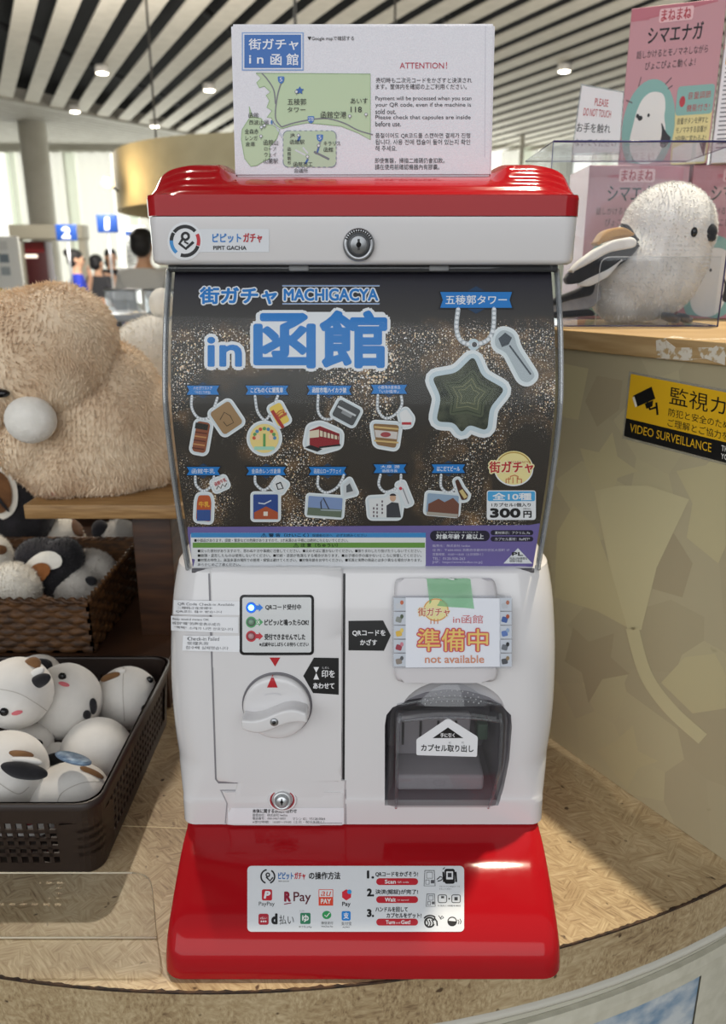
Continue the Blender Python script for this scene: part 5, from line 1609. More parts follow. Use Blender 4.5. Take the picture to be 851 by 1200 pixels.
def partition():
    m0, nt, N, L, b = new_mat('mosaic_print')
    tc = N.new('ShaderNodeTexCoord'); vo = N.new('ShaderNodeTexVoronoi'); vo.inputs['Scale'].default_value = 13
    L.new(tc.outputs['Object'], vo.inputs['Vector'])
    sp = N.new('ShaderNodeSeparateColor'); L.new(vo.outputs['Color'], sp.inputs[0])
    r = N.new('ShaderNodeValToRGB'); e = r.color_ramp.elements; e[0].color = hexc('#aca183'); e[1].color = hexc('#bdb48f'); k = e.new(.5); k.color = hexc('#b4aa8b')
    L.new(sp.outputs[0], r.inputs['Fac'])
    # scuffs
    no = N.new('ShaderNodeTexNoise'); no.inputs['Scale'].default_value = 30; no.inputs['Detail'].default_value = 3; L.new(tc.outputs['Object'], no.inputs['Vector'])
    nr = N.new('ShaderNodeValToRGB'); nr.color_ramp.elements[0].position = .74; nr.color_ramp.elements[1].position = .8; nr.color_ramp.elements[0].color = (0, 0, 0, 1); nr.color_ramp.elements[1].color = (.5, .5, .5, 1); L.new(no.outputs['Fac'], nr.inputs['Fac'])
    mx = N.new('ShaderNodeMix'); mx.data_type = 'RGBA'; mx.inputs[7].default_value = hexc('#7c6c4e'); L.new(nr.outputs[0], mx.inputs['Factor']); L.new(r.outputs[0], mx.inputs[6])
    L.new(mx.outputs[2], b.inputs['Base Color']); b.inputs['Roughness'].default_value = .45
    cen = (WA + WB) / 2 + WN * .2
    root = thing('partition_cabinet', (cen.x, cen.y, ZC), 'beige leaf-patterned partition cabinet with a wooden ledge right of the capsule machine', 'cabinet')
    m = MB(); far = [WB + WN * .2, Vector((.72, .45)), Vector((.60, .74)), WA + WN * .3]; q = [WA, WB] + far
    m.prism([(p.x, p.y, ZC + .0005) for p in q], (0, 0, LZ - .021 - ZC), m0); w = m.build('body_panel', root); bv = m.bvh()
    m = MB(); q = [WA - WN * .004 - WD * .004, WB - WN * .004 + WD * .004] + far
    m.prism([(p.x, p.y, LZ - .0205) for p in q], (0, 0, .0205), WOOD, .0012); lg = m.build('ledge', root); lb = m.bvh()
    # worn white patch on the ledge edge
    a = Art(lb, None, .0003, 12); wn = noise_mat('worn_patch', '#b59a6e', '#d9d2c2', 160, .7, 3, (1, 1, 1), 0, 0, .40, .5)
    a.poly([(769, 399), (790, 394), (811, 397), (812, 422), (790, 426), (770, 421)], wn, 0); a.poly([(814, 398), (851, 397), (850, 428), (832, 430), (822, 418)], wn, 0)
    a.mb.build('worn_edge', lg)
    # printed leaf pattern
    a = Art(bv, None, .0002, 60)
    lt = paint('#c6bd96', .45); ltt = paint('#bfb58e', .45); dkk = paint('#a79b7e', .45)
    a.poly([(697, 575), (726, 569), (760, 569), (808, 585), (770, 665), (752, 738), (736, 738), (714, 660)], lt, 1)
    a.line(smooth_line([(741, 735), (757, 790), (785, 830), (824, 866)], 8), 15, lt, 1)
    a.poly([(653, 625), (672, 592), (698, 618), (714, 660), (735, 735), (700, 716), (650, 700)], ltt, 0)
    a.poly([(680, 525), (702, 530), (718, 506), (724, 535), (748, 552), (724, 560), (714, 590), (694, 570)], ltt, 0)
    a.poly([(793, 552), (828, 545), (851, 520), (851, 640), (842, 660), (805, 630), (812, 590)], ltt, 0)
    a.poly([(655, 425), (690, 432), (678, 492), (655, 488)], ltt, 0)
    a.poly([(700, 440), (730, 446), (726, 480), (700, 500), (686, 470)], dkk, 0)
    a.poly([(672, 735), (690, 752), (720, 742), (716, 770), (738, 790), (706, 796), (690, 824), (682, 788), (662, 775)], dkk, 0)
    a.poly([(775, 800), (803, 770), (838, 766), (851, 790), (851, 830), (812, 836)], ltt, 0)
    a.poly([(760, 640), (790, 625), (812, 660), (800, 700), (765, 690)], dkk, 0)
    a.poly([(700, 880), (722, 868), (742, 850), (748, 880), (772, 892), (748, 900), (735, 925)], ltt, 0)
    a.mb.build('leaf_print', w)
    # camera notice
    sig = [(740.6, 438), (925, 474), (925, 561), (732.5, 511)]
    m = MB(); m.prism([wall_pt(*p, .0003) for p in [(738, 435), (928, 471), (928, 565), (730, 513.5)]], Vector((-WN.x, -WN.y, 0)) * .0006, clear('sign_film', '#f2f2ee', .6, .08, .1))
    fl = m.build('surveillance_sticker', w, label='yellow and black camera surveillance sticker')
    pl = Art(bv, None, .0013, 60); pl.q = sig; Y = paint('#e3b321', .35); K = paint('#171717', .35)
    pl.poly([(0, 0), (1, 0), (1, 1), (0, 1)], Y, 0); pl.poly([(0, .71), (1, .71), (1, 1), (0, 1)], K, 1)
    pl.text('VIDEO SURVEILLANCE', .03, .775, .53, .905, Y, 2, .03)
    pl.text('THANK\nYOU', .59, .765, .70, .96, '#e6e6e2', 2, 0)
    pl.text('監視カメラ', .255, .07, .86, .34, K, 2, 0.03)
    pl.text('防犯と安全のため、常に', .255, .40, .78, .52, K, 2); pl.text('ご理解とご協力をお願い', .255, .56, .78, .68, K, 2)
    b2 = pl.sub(); b2.q = None; b2.base = .0013
    b2.poly([(743.5, 463.5), (765, 453), (769.5, 467), (748, 476.5)], K, 2); b2.poly([(742.5, 466), (745, 464.5), (748.5, 476), (746, 477)], '#e6e2d4', 3); b2.line([(760, 471), (763, 479.5), (771, 477)], 2.6, K, 2); b2.line([(770.5, 471.5), (772, 486)], 2.4, K, 2); b2.poly([(757, 473), (767, 469), (766, 476), (759, 479)], K, 2)
    pl.mb.build('sticker_print', fl); b2.mb.build('camera_symbol', fl)
    return root


partition_o = partition()

CX0, CX1, CY0, CY1, CZ1 = .2055, .4090, .250, .400, HC + .141


def acrylic_case():
    root = thing('acrylic_case', ((CX0 + CX1) / 2, (CY0 + CY1) / 2, LZ), 'clear acrylic display case on the wooden ledge holding the white plush bird', 'display case')
    g = clear('acrylic', '#fafbfc', .55, 0, .0, '#cfd4da'); ed = paint('#34376a', .2)
    z0 = LZ + .0006; t = .002
    def pl(name, lo, hi):
        m = MB(); m.box(lo, hi, g); m.build(name, root)
    pl('front_panel', (CX0, CY0, z0 + t), (CX1, CY0 + t, CZ1 - t)); pl('back_panel', (CX0, CY1 - t, z0 + t), (CX1, CY1, CZ1 - t))
    pl('side_panel', (CX0, CY0 + t, z0 + t), (CX0 + t, CY1 - t, CZ1 - t)); pl('side_panel', (CX1 - t, CY0 + t, z0 + t), (CX1, CY1 - t, CZ1 - t))
    pl('top_panel', (CX0, CY0, CZ1 - t), (CX1, CY1, CZ1)); pl('bottom_panel', (CX0, CY0, z0), (CX1, CY1, z0 + t))
    e = .0007
    def edge(a, b, r=e):
        m = MB(); m.tube([a, b], r, ed, 6); m.build('panel_edge', root)
    for y in (CY0, CY1):
        for z in (z0 + .001, CZ1 - .0008): edge((CX0, y, z), (CX1, y, z), .0011 if (z > HC and y == CY0) else e)
    edge((CX1, CY0, z0), (CX1, CY0, CZ1), .0009); edge((CX0, CY0, z0), (CX0, CY0, CZ1), .0004)
    for x in (CX0, CX1): edge((x, CY0, z0 + .001), (x, CY1, z0 + .001)); edge((x, CY0, CZ1 - .0008), (x, CY1, CZ1 - .0008), .0004)
    # low rounded guard plate inside the front
    m = MB(); A = [pd(*p, CY0 + .004 - CAMY) for p in [(697, 384), (699, 312)]]; Bq = pd(839, 300, CY0 + .004 - CAMY)
    x0 = A[0].x; x1 = CX1 - .004; zt = pd(760, 301, CY0 + .004 - CAMY).z; pts = rounded_pts([(x0, z0 + t), (x0, zt), (x1, zt), (x1, z0 + t)], .012)
    pts = [(x0, z0 + t)] + rounded_pts([(x0, z0 + t), (x0, zt), (x1, zt)], .012)[6:12] + [(x1, zt), (x1, z0 + t)]
    m.prism([(x, CY0 + .0035, z) for x, z in pts], (0, .0015, 0), g); gp = m.build('guard_plate', root)
    m = MB(); m.tube([(x, CY0 + .0035, z) for x, z in pts[:-1]], .0004, paint('#c3c7ce', .2), 6); m.build('guard_edge', gp)


acrylic_case()


def plush_bird_white():
    D = .985
    c = pd(757, 325, D); k = mpp(757, 325, D)
    root = thing('plush_bird', (c.x, c.y, LZ + .003), 'fluffy white plush long-tailed bird standing inside the acrylic case', 'plush toy')
    wf = noise_mat('white_pile', '#e0dcd7', '#efece8', 60, .95, 3, (1, 1, 1), .15, .2)
    hd = pd(783, 272, D); zb = LZ + .0045
    bz = (pd(757, 378, D).z + pd(757, 268, D).z) / 2
    vs, fs = blob([(Vector((c.x, c.y, zb + .0575)), (.066, .055, .058)), (Vector((c.x + .012, c.y - .004, zb + .075)), (.060, .05, .05)), (hd, (.056, .052, .056)), (pd(728, 345, D), (.034, .04, .036))], .0045, 6)
    vs = [Vector((p.x, p.y, max(p.z, zb - .0005))) for p in vs]
    m = MB(); m.add(vs, fs, wf, True); bv = m.bvh(); fur(m, vs, fs, wf, 12000, .0034, .0013, (0, 0, -.4), .6)
    m.build('body', root)
    p, n = skin_cast(bv, 832, 273); m = MB(); m.ball(pd(832, 273.5, D - .03), (.0085, .011, .0088), BLACKF, seg=18); bk = MB()
    vs2, fs2 = blob([(pd(830, 272, D - .034), (.0098, .012, .0098)), (pd(834, 279, D - .040), (.005, .006, .004))], .0014, 2); m = MB(); m.add(vs2, fs2, BLACKF, True); fur(m, vs2, fs2, BLACKF, 500, .002, .0006); m.build('beak', root)
    p, n = skin_cast(bv, 813.5, 272); m = MB(); m.ball(p, (.0040, .0035, .0056), EYE, seg=18); m.build('eye', root)
    m = MB(); p, n = skin_cast(bv, 787, 284, .0006)
    # wing: brown shoulder, white edge, dark feathers
    def slab(pts, d, th, mat, name, par, bev=.003):
        m = MB(); m.prism([pd(x, y, d) for x, y in rounded_pts(pts, 6, 3)], (0, th, 0), mat, bev, True)
        for i in range(len(m.sm)): m.sm[i] = True
        o = m.build(name, par); autosmooth(o, 50); return o
    wing = slab([(753, 285), (735, 287), (712, 293), (686, 309), (664, 323), (664, 334), (696, 330), (726, 312), (742, 300)], D - .052, .018, BLACKF, 'wing', root)
    slab([(742, 277), (720, 281), (698, 292), (674, 310), (668, 321), (688, 311), (714, 296), (746, 290), (748, 282)], D - .054, .016, wf, 'wing_edge', wing)
    slab([(732, 302), (714, 315), (690, 326), (674, 335), (692, 336), (714, 324)], D - .053, .006, wf, 'feather_stripe', wing, .0015)
    slab([(735, 266), (722, 266), (709, 271), (699, 288), (718, 281), (742, 277), (746, 274)], D - .046, .03, plush_mat('tan_felt', '#a77c44', '#bd9155', 50), 'shoulder_patch', root)
    slab([(728, 263), (738, 262), (752, 284), (744, 282), (738, 272)], D - .045, .012, BLACKF, 'neck_band', root)
    tail = slab([(700, 330), (676, 342), (655, 352), (640, 360), (640, 370), (660, 367), (694, 362), (706, 350)], D - .02, .018, plush_mat('grey_felt', '#8d8a8c', '#a5a2a3', 50), 'tail', root)
    slab([(700, 329), (676, 340), (645, 352), (645, 360), (668, 352), (696, 346)], D - .024, .016, BLACKF, 'tail_feather', tail)
    slab([(640, 366), (694, 362), (700, 370), (640, 374)], D - .022, .016, BLACKF, 'tail_feather', tail)
    ft = plush_mat('grey_foot', '#3f4044', '#55565a', 40)
    for a, b in (((778, 370), (795, 377)), ((795, 371), (809, 378))):
        m = MB(); q0, q1 = pd(*a, D - .035), pd(*b, D - .058); q0.z = max(q0.z, zb + .003); q1.z = zb + .003
        m.tube([q0, q0.lerp(q1, .5), q1], [.0045, .0055, .0035], ft, 10)
        m.build('foot', root)


plush_bird_white()


def toy_box(P0, P1, z0, h, depth, label, full=True, side=False, grp=None):
    """printed carton: P0, P1 are the front's lower corners in plan (x, y)"""
    P0, P1 = Vector(P0), Vector(P1); w = P1 - P0; n = Vector((-w.y, w.x)).normalized() * depth
    cen = (P0 + P1) / 2 + n / 2
    root = thing('toy_box', (cen.x, cen.y, z0), label, 'box', grp)
    pink = paint('#bd868e' if not side else '#e6e4e8', .35); m = MB()
    m.prism([(p.x, p.y, z0) for p in (P0, P1, P1 + n, P0 + n)], (0, 0, h), pink, .0008); c = m.build('carton', root); bv = m.bvh()
    def pix(s, t):      # local (0..1 across, 0..1 down) -> photo pixel of that place on the box
        p = Vector((P0.x + w.x * s, P0.y + w.y * s, z0 + h * (1 - t))) - CAMP
        z = p.y * CP - p.z * SP; return (CX + F * p.x / z, CY - F * (p.y * SP + p.z * CP) / z)
    a = Art(bv, None, .0003, 60); a.q = [pix(0, 0), pix(1, 0), pix(1, 1), pix(0, 1)]; a.last = (Vector((cen.x, cen.y, z0 + h / 2)) - CAMP).length
    R = lambda x0, y0, x1, y1, col, L=0, r=0: a.poly(rrect(x0, y0, x1, y1, r), col, L)
    if side:
        R(0, 0, 1, 1, '#e9e7ea', 0)
        for k in range(26): a.line([(.05, .26 + .026 * k), (.9 - .25 * ((k * 37) % 10) / 10, .26 + .026 * k)], .008, '#77747c', 1)
        R(.04, .38, .5, .42, '#d8a13c', 2); R(.0, .30, .3, .33, '#cf6c3a', 2)
        a.mb.build('box_print', c); return root
    R(0, 0, 1, .085, '#b96a78', 0)
    a.text('まねまね', .32, .03, .64, .105, '#b0303f', 2, .05, outline=0)
    R(.30, .025, .66, .112, '#e3b8bd', 1, .02); a.text('まねまね', .33, .032, .63, .10, '#ad2c3e', 3, .0)
    a.text('シマエナガ', .20, .13, .78, .235, '#2d2b30', 2, .0); a.text('シマエナガ', .203, .132, .783, .237, '#2d2b30', 2, .0); a.text('シマエナガ', .206, .13, .786, .235, '#2d2b30', 2, .0)
    a.text('話しかけるとモノマネしながら', .10, .275, .86, .325, '#3a3238', 2); a.text('ぴょこぴょこ動くよ！', .20, .35, .74, .40, '#3a3238', 2)
    a.oval(.30, .76, .29, .30, '#84b0aa', 1, 40)
    bird = [(.36, .54), (.44, .56), (.47, .64), (.46, .70), (.50, .78), (.48, .90), (.40, .985), (.24, .99), (.14, .94), (.10, .84), (.13, .74), (.15, .66), (.20, .58), (.28, .54)]
    a.poly(smooth_poly(bird, 2), '#e4e1de', 2)
    a.poly(smooth_poly([(.43, .72), (.50, .80), (.58, .84), (.50, .90), (.44, .88), (.46, .80)], 1), '#25242a', 3); a.oval(.17, .685, .018, .014, '#141418', 4, 12); a.oval(.29, .685, .014, .012, '#141418', 4, 12); a.oval(.20, .70, .028, .016, '#141418', 4, 12)
    a.line([(.03, .58), (.10, .60)], .008, '#5c4b52', 2); a.line([(.15, .50), (.17, .44)], .008, '#5c4b52', 2); a.line([(.44, .50), (.50, .46)], .008, '#5c4b52', 2); a.line([(.47, .53), (.52, .51)], .008, '#5c4b52', 2)
    R(.58, .52, .985, 1.0, '#dccf93', 1, .03); R(.58, .52, .985, .70, '#84b0aa', 2, .03)
    a.oval(.645, .615, .032, .034, '#b5303c', 3, 16); a.text('音量調節', .70, .56, .95, .605, '#b02a36', 3, 0); a.text('機能付き!', .70, .635, .95, .68, '#b02a36', 3, 0)
    for k, t in enumerate(('音量ボタンを押すと', 'モノマネする音量が', '2段階に変わるよ!')): a.text(t, .61, .715 + .055 * k, .95, .755 + .055 * k, '#33302c', 3)
    a.poly([(.60, .90), (.72, .875), (.96, .875), (.965, .99), (.60, .99)], '#e2dfdb', 3); a.poly([(.88, .875), (.96, .875), (.95, .96)], '#26252b', 4)
    a.mb.build('box_print', c)
    return root


def boxes_and_card():
    zb = LZ + .0006; h = .1960
    toy_box((.2985, .440), (.4310, .440), zb, h, .10, 'pink printed toy box standing on the ledge behind the white plush bird')
    toy_box((.4345, .436), (.5670, .436), zb, h, .10, 'pink toy box at the right edge of the ledge beside its twin')
    z2 = zb + h + .0006; P0 = pd(728, 150, 1.125); P1 = pd(834, 150, 1.085)
    toy_box((P0.x, P0.y), (P1.x, P1.y), z2, pd(739, 10, 1.125).z - z2, .09, 'pink toy box with a drawn bird standing on top of the stack')
    q0 = Vector((P1.x + .006, P1.y + .004)); q1 = q0 + (Vector((P1.x - P0.x, P1.y - P0.y))).normalized() * .075
    toy_box((q0.x, q0.y), (q1.x, q1.y), z2, pd(739, 4, 1.125).z - z2, .09, 'white-sided toy box beside the uppermost pink box', side=True)
    # card in a clear holder on top of the case
    D = 1.015; zc = CZ1 + .0004
    a0, a1 = pd(671, 161, D), pd(728, 166, D - .006)
    t0, t1 = pd(681, 98, D + .004), pd(732, 107, D - .002)
    b0 = Vector((a0.x, a0.y, zc)); b1 = Vector((a1.x, a1.y, zc))
    root = thing('touch_notice_card', (b0 + b1) / 2, 'clear stand with a please do not touch card standing on the acrylic case', 'sign')
    n = (b1 - b0).cross(t0 - b0).normalized(); n = n if n.y < 0 else -n
    m = MB(); m.prism([b0, b1, t1, t0], -n * .0022, clear('holder', '#e9ecef', .9, .02, .12, '#d5dae0')); hd = m.build('card_holder', root)
    m = MB(); k = .94; c = (b0 + b1 + t1 + t0) / 4; m.prism([c + (p - c) * k + n * .0006 for p in (b0, b1, t1, t0)], n * .0004, paint('#e2e2e4', .5)); pp = m.build('card', root); bv = m.bvh()
    def pix(p):
        p = p - CAMP; z = p.y * CP - p.z * SP; return (CX + F * p.x / z, CY - F * (p.y * SP + p.z * CP) / z)
    a = Art(bv, None, .0003, 60); a.q = [pix(t0), pix(t1), pix(b1), pix(b0)]
    a.text('PLEASE', .36, .17, .66, .28, '#b5303a', 1, 0); a.text('DO NOT TOUCH', .14, .33, .74, .44, '#b5303a', 1, 0)
    a.text('お手を触れ', .04, .54, .76, .68, '#26262a', 1, 0); a.text('ないでください', -.02 + .06, .77, .90, .88, '#26262a', 1, 0)
    a.mb.build('card_print', pp)


boxes_and_card()


# ================================================================== LEFT: shelf, plush toys, baskets, acrylic guard
BZ = HC - .290           # shelf board top
RZ = HC - .493           # riser top


def display_shelf():
    root = thing('display_shelf', (-.62, .45, ZC), 'dark wooden display shelf with a lighter board left of the capsule machine', 'shelf')
    p0 = pd(27, 592, .98)
    m = MB(); m.box((-1.05, .262, ZC + .0006), (-.262, .95, RZ), WOOD_DARK, .001); m.build('riser', root)
    m = MB(); m.box((p0.x, .320, BZ - .0195), (-.155, .78, BZ), BOARD, .0012); m.build('shelf_board', root)
    m = MB(); m.box((-.318, .345, RZ), (-.190 - .075, .655, BZ - .0197), WOOD_DARK, .001); m.build('support_panel', root)
    m = MB(); m.box((-1.05, .905, RZ), (-.265, .945, BZ - .03), WOOD_DARK, .001); m.build('back_panel', root)
    return root


display_shelf()

CREAM = plush_mat('beige_pile', '#dfc4a4', '#f0dcc0', 14)
WHITEP = plush_mat('white_pile_toy', '#e3ddd0', '#efeadf', 30)


def beige_plush():
    D = 1.075; c = pd(118, 500, D)
    root = thing('plush_animal', (c.x, c.y, BZ), 'large beige long-haired plush animal with a white muzzle lying on the shelf board', 'plush toy')
    k = mpp(110, 480, D)
    E3 = lambda u, v, d, rx, ry, rz: (pd(u, v, d), (rx * k, ry * k, rz * k))
    zb = BZ + .001
    def bit(parts, name, n):
        vs, fs = blob(parts, .006, 6); vs = [Vector((p.x, p.y, max(p.z, zb))) for p in vs]
        m = MB(); m.add(vs, fs, CREAM, True); bv = m.bvh(); fur(m, vs, fs, CREAM, n, .0085, .0012, (0, -.1, -.7), .74)
        m.build(name, root); return bv
    bit([E3(118, 506, D, 84, 80, 82), E3(166, 508, D + .02, 56, 68, 70), E3(128, 462, D + .01, 58, 62, 62), E3(34, 525, D - .06, 34, 34, 38), E3(70, 548, D - .04, 42, 44, 36)], 'body', 26000)
    bv = bit([E3(40, 420, D - .04, 86, 74, 72), E3(68, 396, D - .03, 64, 66, 58), E3(-20, 440, D - .05, 60, 60, 60)], 'head', 20000)
    mv = [E3(36, 492, D - .118, 27, 22, 25)]
    v2, f2 = blob(mv, .004, 3); m = MB(); m.add(v2, f2, plush_mat('muzzle_pile', '#ebe7de', '#f4f0e8', 60), True); fur(m, v2, f2, MATS['muzzle_pile'], 2500, .002, .001, (0, 0, -.6), .85); mz = m.build('muzzle', root)
    p, n = skin_cast(bv, 2, 459); m = MB(); m.ball(p + n * .004, (.012, .007, .0055), EYE, seg=18); m.build('eye', root)
    v2, f2 = blob([E3(62, 568, D - .075, 9, 8, 14)], .0025, 3); m = MB(); m.add([Vector((q.x, q.y, max(q.z, zb))) for q in v2], f2, plush_mat('pink_pad', '#b98a76', '#c79b86', 30), True); m.build('foot_pad', root)


beige_plush()


def fuzzy_ball(name, label, cat, blobs, mat, n=5000, length=.006, grp=None, floor=None, voxel=.005):
    vs, fs = blob(blobs, voxel, 5)
    if floor is not None: vs = [Vector((p.x, p.y, max(p.z, floor))) for p in vs]
    c = sum(vs, Vector()) / len(vs); zb = min(p.z for p in vs)
    root = thing(name, (c.x, c.y, zb), label, cat, grp)
    m = MB(); m.add(vs, fs, mat, True); bv = m.bvh()
    if n: fur(m, vs, fs, mat, n, length, .0012, (0, 0, -.5), .5)
    m.build('body', root); return root, bv


def patch(root, bv, pts, mat, name, lift=.002, smooth=2):
    """felt or pile patch lying on a toy's skin, outline in photo pixels"""
    pts = smooth_poly(pts, smooth) if smooth else pts
    a = Art(bv, None, lift, 4); a.poly(pts, mat, 0)
    return a.mb.build(name, root)


def other_shelf_toys():
    r, bv = fuzzy_ball('plush_animal', 'white plush animal half hidden behind the beige plush and the capsule machine', 'plush toy', [(pd(172, 440, 1.31), (.062, .06, .092)), (pd(184, 430, 1.31), (.06, .06, .085)), (pd(150, 446, 1.30), (.05, .05, .085))], WHITEP, 5000, .007, None, BZ + .001)
    p, n = skin_cast(bv, 176, 378); m = MB(); m.ball(pd(190, 356, 1.33), (.022, .02, .026), WHITEP, seg=16); m.build('ear', r)
    # bird with a dark wing beyond the end of the board
    dk, br = plush_mat('black_pile', '#161417', '#262328', 40), plush_mat('brown_pile', '#5e3d22', '#7a5230', 40)
    r, bv = fuzzy_ball('plush_bird', 'plush bird with black white and brown wing beside the end of the shelf board', 'plush toy', [(pd(2, 590, 1.26), (.09, .07, .105)), (pd(-20, 530, 1.26), (.06, .05, .06)), (pd(-4, 650, 1.27), (.08, .06, .09))], dk, 5000, .004, None, RZ + .001)
    patch(r, bv, [(-5, 545), (14, 553), (22, 578), (18, 602), (-5, 612)], WHITEP, 'wing_edge', .003); patch(r, bv, [(-5, 551), (8, 558), (15, 578), (12, 596), (-5, 604)], br, 'wing_patch', .006)
    patch(r, bv, [(-5, 575), (12, 597), (10, 600), (-5, 582)], dk, 'wing_stripe', .008)
    # small plush behind the basket, below the board
    r, bv = fuzzy_ball('plush_bird', 'white plush with a brown patch showing just below the shelf board', 'plush toy', [(pd(68, 640, 1.285), (.052, .04, .056))], WHITEP, 2500, .004, None, RZ + .0008)
    patch(r, bv, [(84, 607), (100, 607), (104, 622), (92, 632), (82, 622)], br, 'brown_patch', .004)
    r, bv = fuzzy_ball('plush_bird', 'grey plush with black ear in the dark under the shelf board', 'plush toy', [(pd(142, 640, 1.30), (.046, .04, .050))], plush_mat('grey_pile', '#a19c95', '#b3aea6', 30), 2500, .004, None, RZ + .0008)
    p, n = skin_cast(bv, 118, 622); m = MB(); m.ball(p, (.016, .012, .02), dk, seg=16); m.build('ear', r)
    r, bv = fuzzy_ball('plush_bird', 'white plush peeping out between the wing and the board end', 'plush toy', [(pd(38, 575, 1.33), (.042, .04, .05)), (pd(38, 620, 1.34), (.05, .05, .09))], WHITEP, 2500, .004, None, RZ + .0008)
    patch(r, bv, [(30, 576), (48, 566), (53, 578), (38, 590)], br, 'brown_patch', .004)


other_shelf_toys()


def wicker_basket():
    x0, x1, y0, y1 = -.86, -.369, .290, .540; z0, z1 = RZ + .0006, HC - .4147
    root = thing('wicker_basket', ((x0 + x1) / 2, (y0 + y1) / 2, z0), 'brown woven wicker basket of plush birds on the dark riser', 'basket')
    wk = noise_mat('wicker', '#34200e', '#5f3d1b', 60, .6, 3, (1, 1, 3), .2)
    def wall(a, b, name):
        a, b = Vector(a), Vector(b); L = (b - a).length; n = Vector((-(b - a).y, (b - a).x)).normalized()
        nu = int(L / .004); nv = 26; m = MB()
        def fn(s, t):
            ph = math.sin(s * L * 2 * math.pi / .032); row = math.floor(t * 8.999); rr = (t * 9) % 1
            bul = math.sin(rr * math.pi) ** .6 * .0016; sg = 1 if row % 2 == 0 else -1
            p = a + (b - a) * s - n * (ph * sg * .0022 + bul)
            return Vector((p.x, p.y, z0 + (z1 - z0) * t))
        m.grid(fn, nu, 72, wk)
        q = [a, b, b + n * .004, a + n * .004]; m.prism([(p.x, p.y, z0) for p in q], (0, 0, z1 - z0), wk)
        m.build(name, root)
    wall((x0, y0), (x1, y0), 'woven_side'); wall((x1, y0), (x1, y1), 'woven_side'); wall((x1, y1), (x0, y1), 'woven_side')
    m = MB(); pts = []
    cor = [(x0, y0), (x1, y0), (x1, y1), (x0, y1)]
    for i in range(4):
        a, b = Vector(cor[i]), Vector(cor[(i + 1) % 4]); N = int((b - a).length / .004)
        pts += [(*(a + (b - a) * k / N), z1) for k in range(N)]
    for ph in (0, math.pi):
        m.tube([(x + .0022 * math.cos(i * .9 + ph), y + .0022 * math.cos(i * .9 + ph), z + .0026 * math.sin(i * .9 + ph)) for i, (x, y, z) in enumerate(pts)], .0030, wk, 6, closed=True)
    m.build('braided_rim', root)
    m = MB(); m.box((x0, y0, z0), (x1, y1, z0 + .004), wk); m.build('basket_base', root)
    dk, br = MATS['black_pile'], MATS['brown_pile']
    fl = z0 + .0045
    r, bv = fuzzy_ball('plush_bird', 'fluffy white plush bird at the left of the wicker basket', 'plush toy', [(pd(14, 686, 1.045), (.034, .036, .034)), (pd(22, 690, 1.045), (.032, .034, .030))], WHITEP, 3500, .005, None, fl)
    p, n = skin_cast(bv, -6, 668); m = MB(); m.ball(p, (.004, .003, .005), EYE, seg=12); m.build('eye', r)
    r, bv = fuzzy_ball('plush_bird', 'white plush with black and brown markings leaning in the middle of the wicker basket', 'plush toy', [(pd(66, 668, 1.10), (.038, .034, .044)), (pd(48, 652, 1.11), (.04, .03, .03)), (pd(75, 652, 1.10), (.03, .03, .03))], dk, 3500, .004, None, fl)
    patch(r, bv, [(28, 664), (40, 652), (60, 645), (74, 652), (72, 664), (56, 668), (40, 676)], WHITEP, 'white_band', .004); patch(r, bv, [(38, 668), (46, 660), (58, 660), (62, 668), (50, 682), (42, 684)], plush_mat('rust_pile', '#8a5228', '#9c6433', 40), 'rust_patch', .007)
    r, bv = fuzzy_ball('plush_bird', 'pale grey plush with a black nose lying at the right of the wicker basket', 'plush toy', [(pd(104, 672, 1.135), (.046, .036, .040)), (pd(88, 684, 1.10), (.04, .034, .030))], plush_mat('pale_pile', '#b7b1a8', '#c9c3ba', 30), 3500, .004, None, fl)
    p, n = skin_cast(bv, 106, 681); m = MB(); m.ball(p, (.010, .006, .008), dk, seg=16); m.build('nose', r)
    p, n = skin_cast(bv, 88, 664); m = MB(); m.ball(p, (.006, .004, .004), dk, seg=12); m.build('eye', r)
    r, bv = fuzzy_ball('plush_bird', 'white plush at the back left of the wicker basket, half cut by the frame', 'plush toy', [(pd(-8, 652, 1.13), (.03, .03, .036))], WHITEP, 1500, .004, None, fl)
    patch(r, bv, [(-8, 640), (6, 640), (6, 650), (-8, 650)], br, 'brown_patch', .004)


wicker_basket()


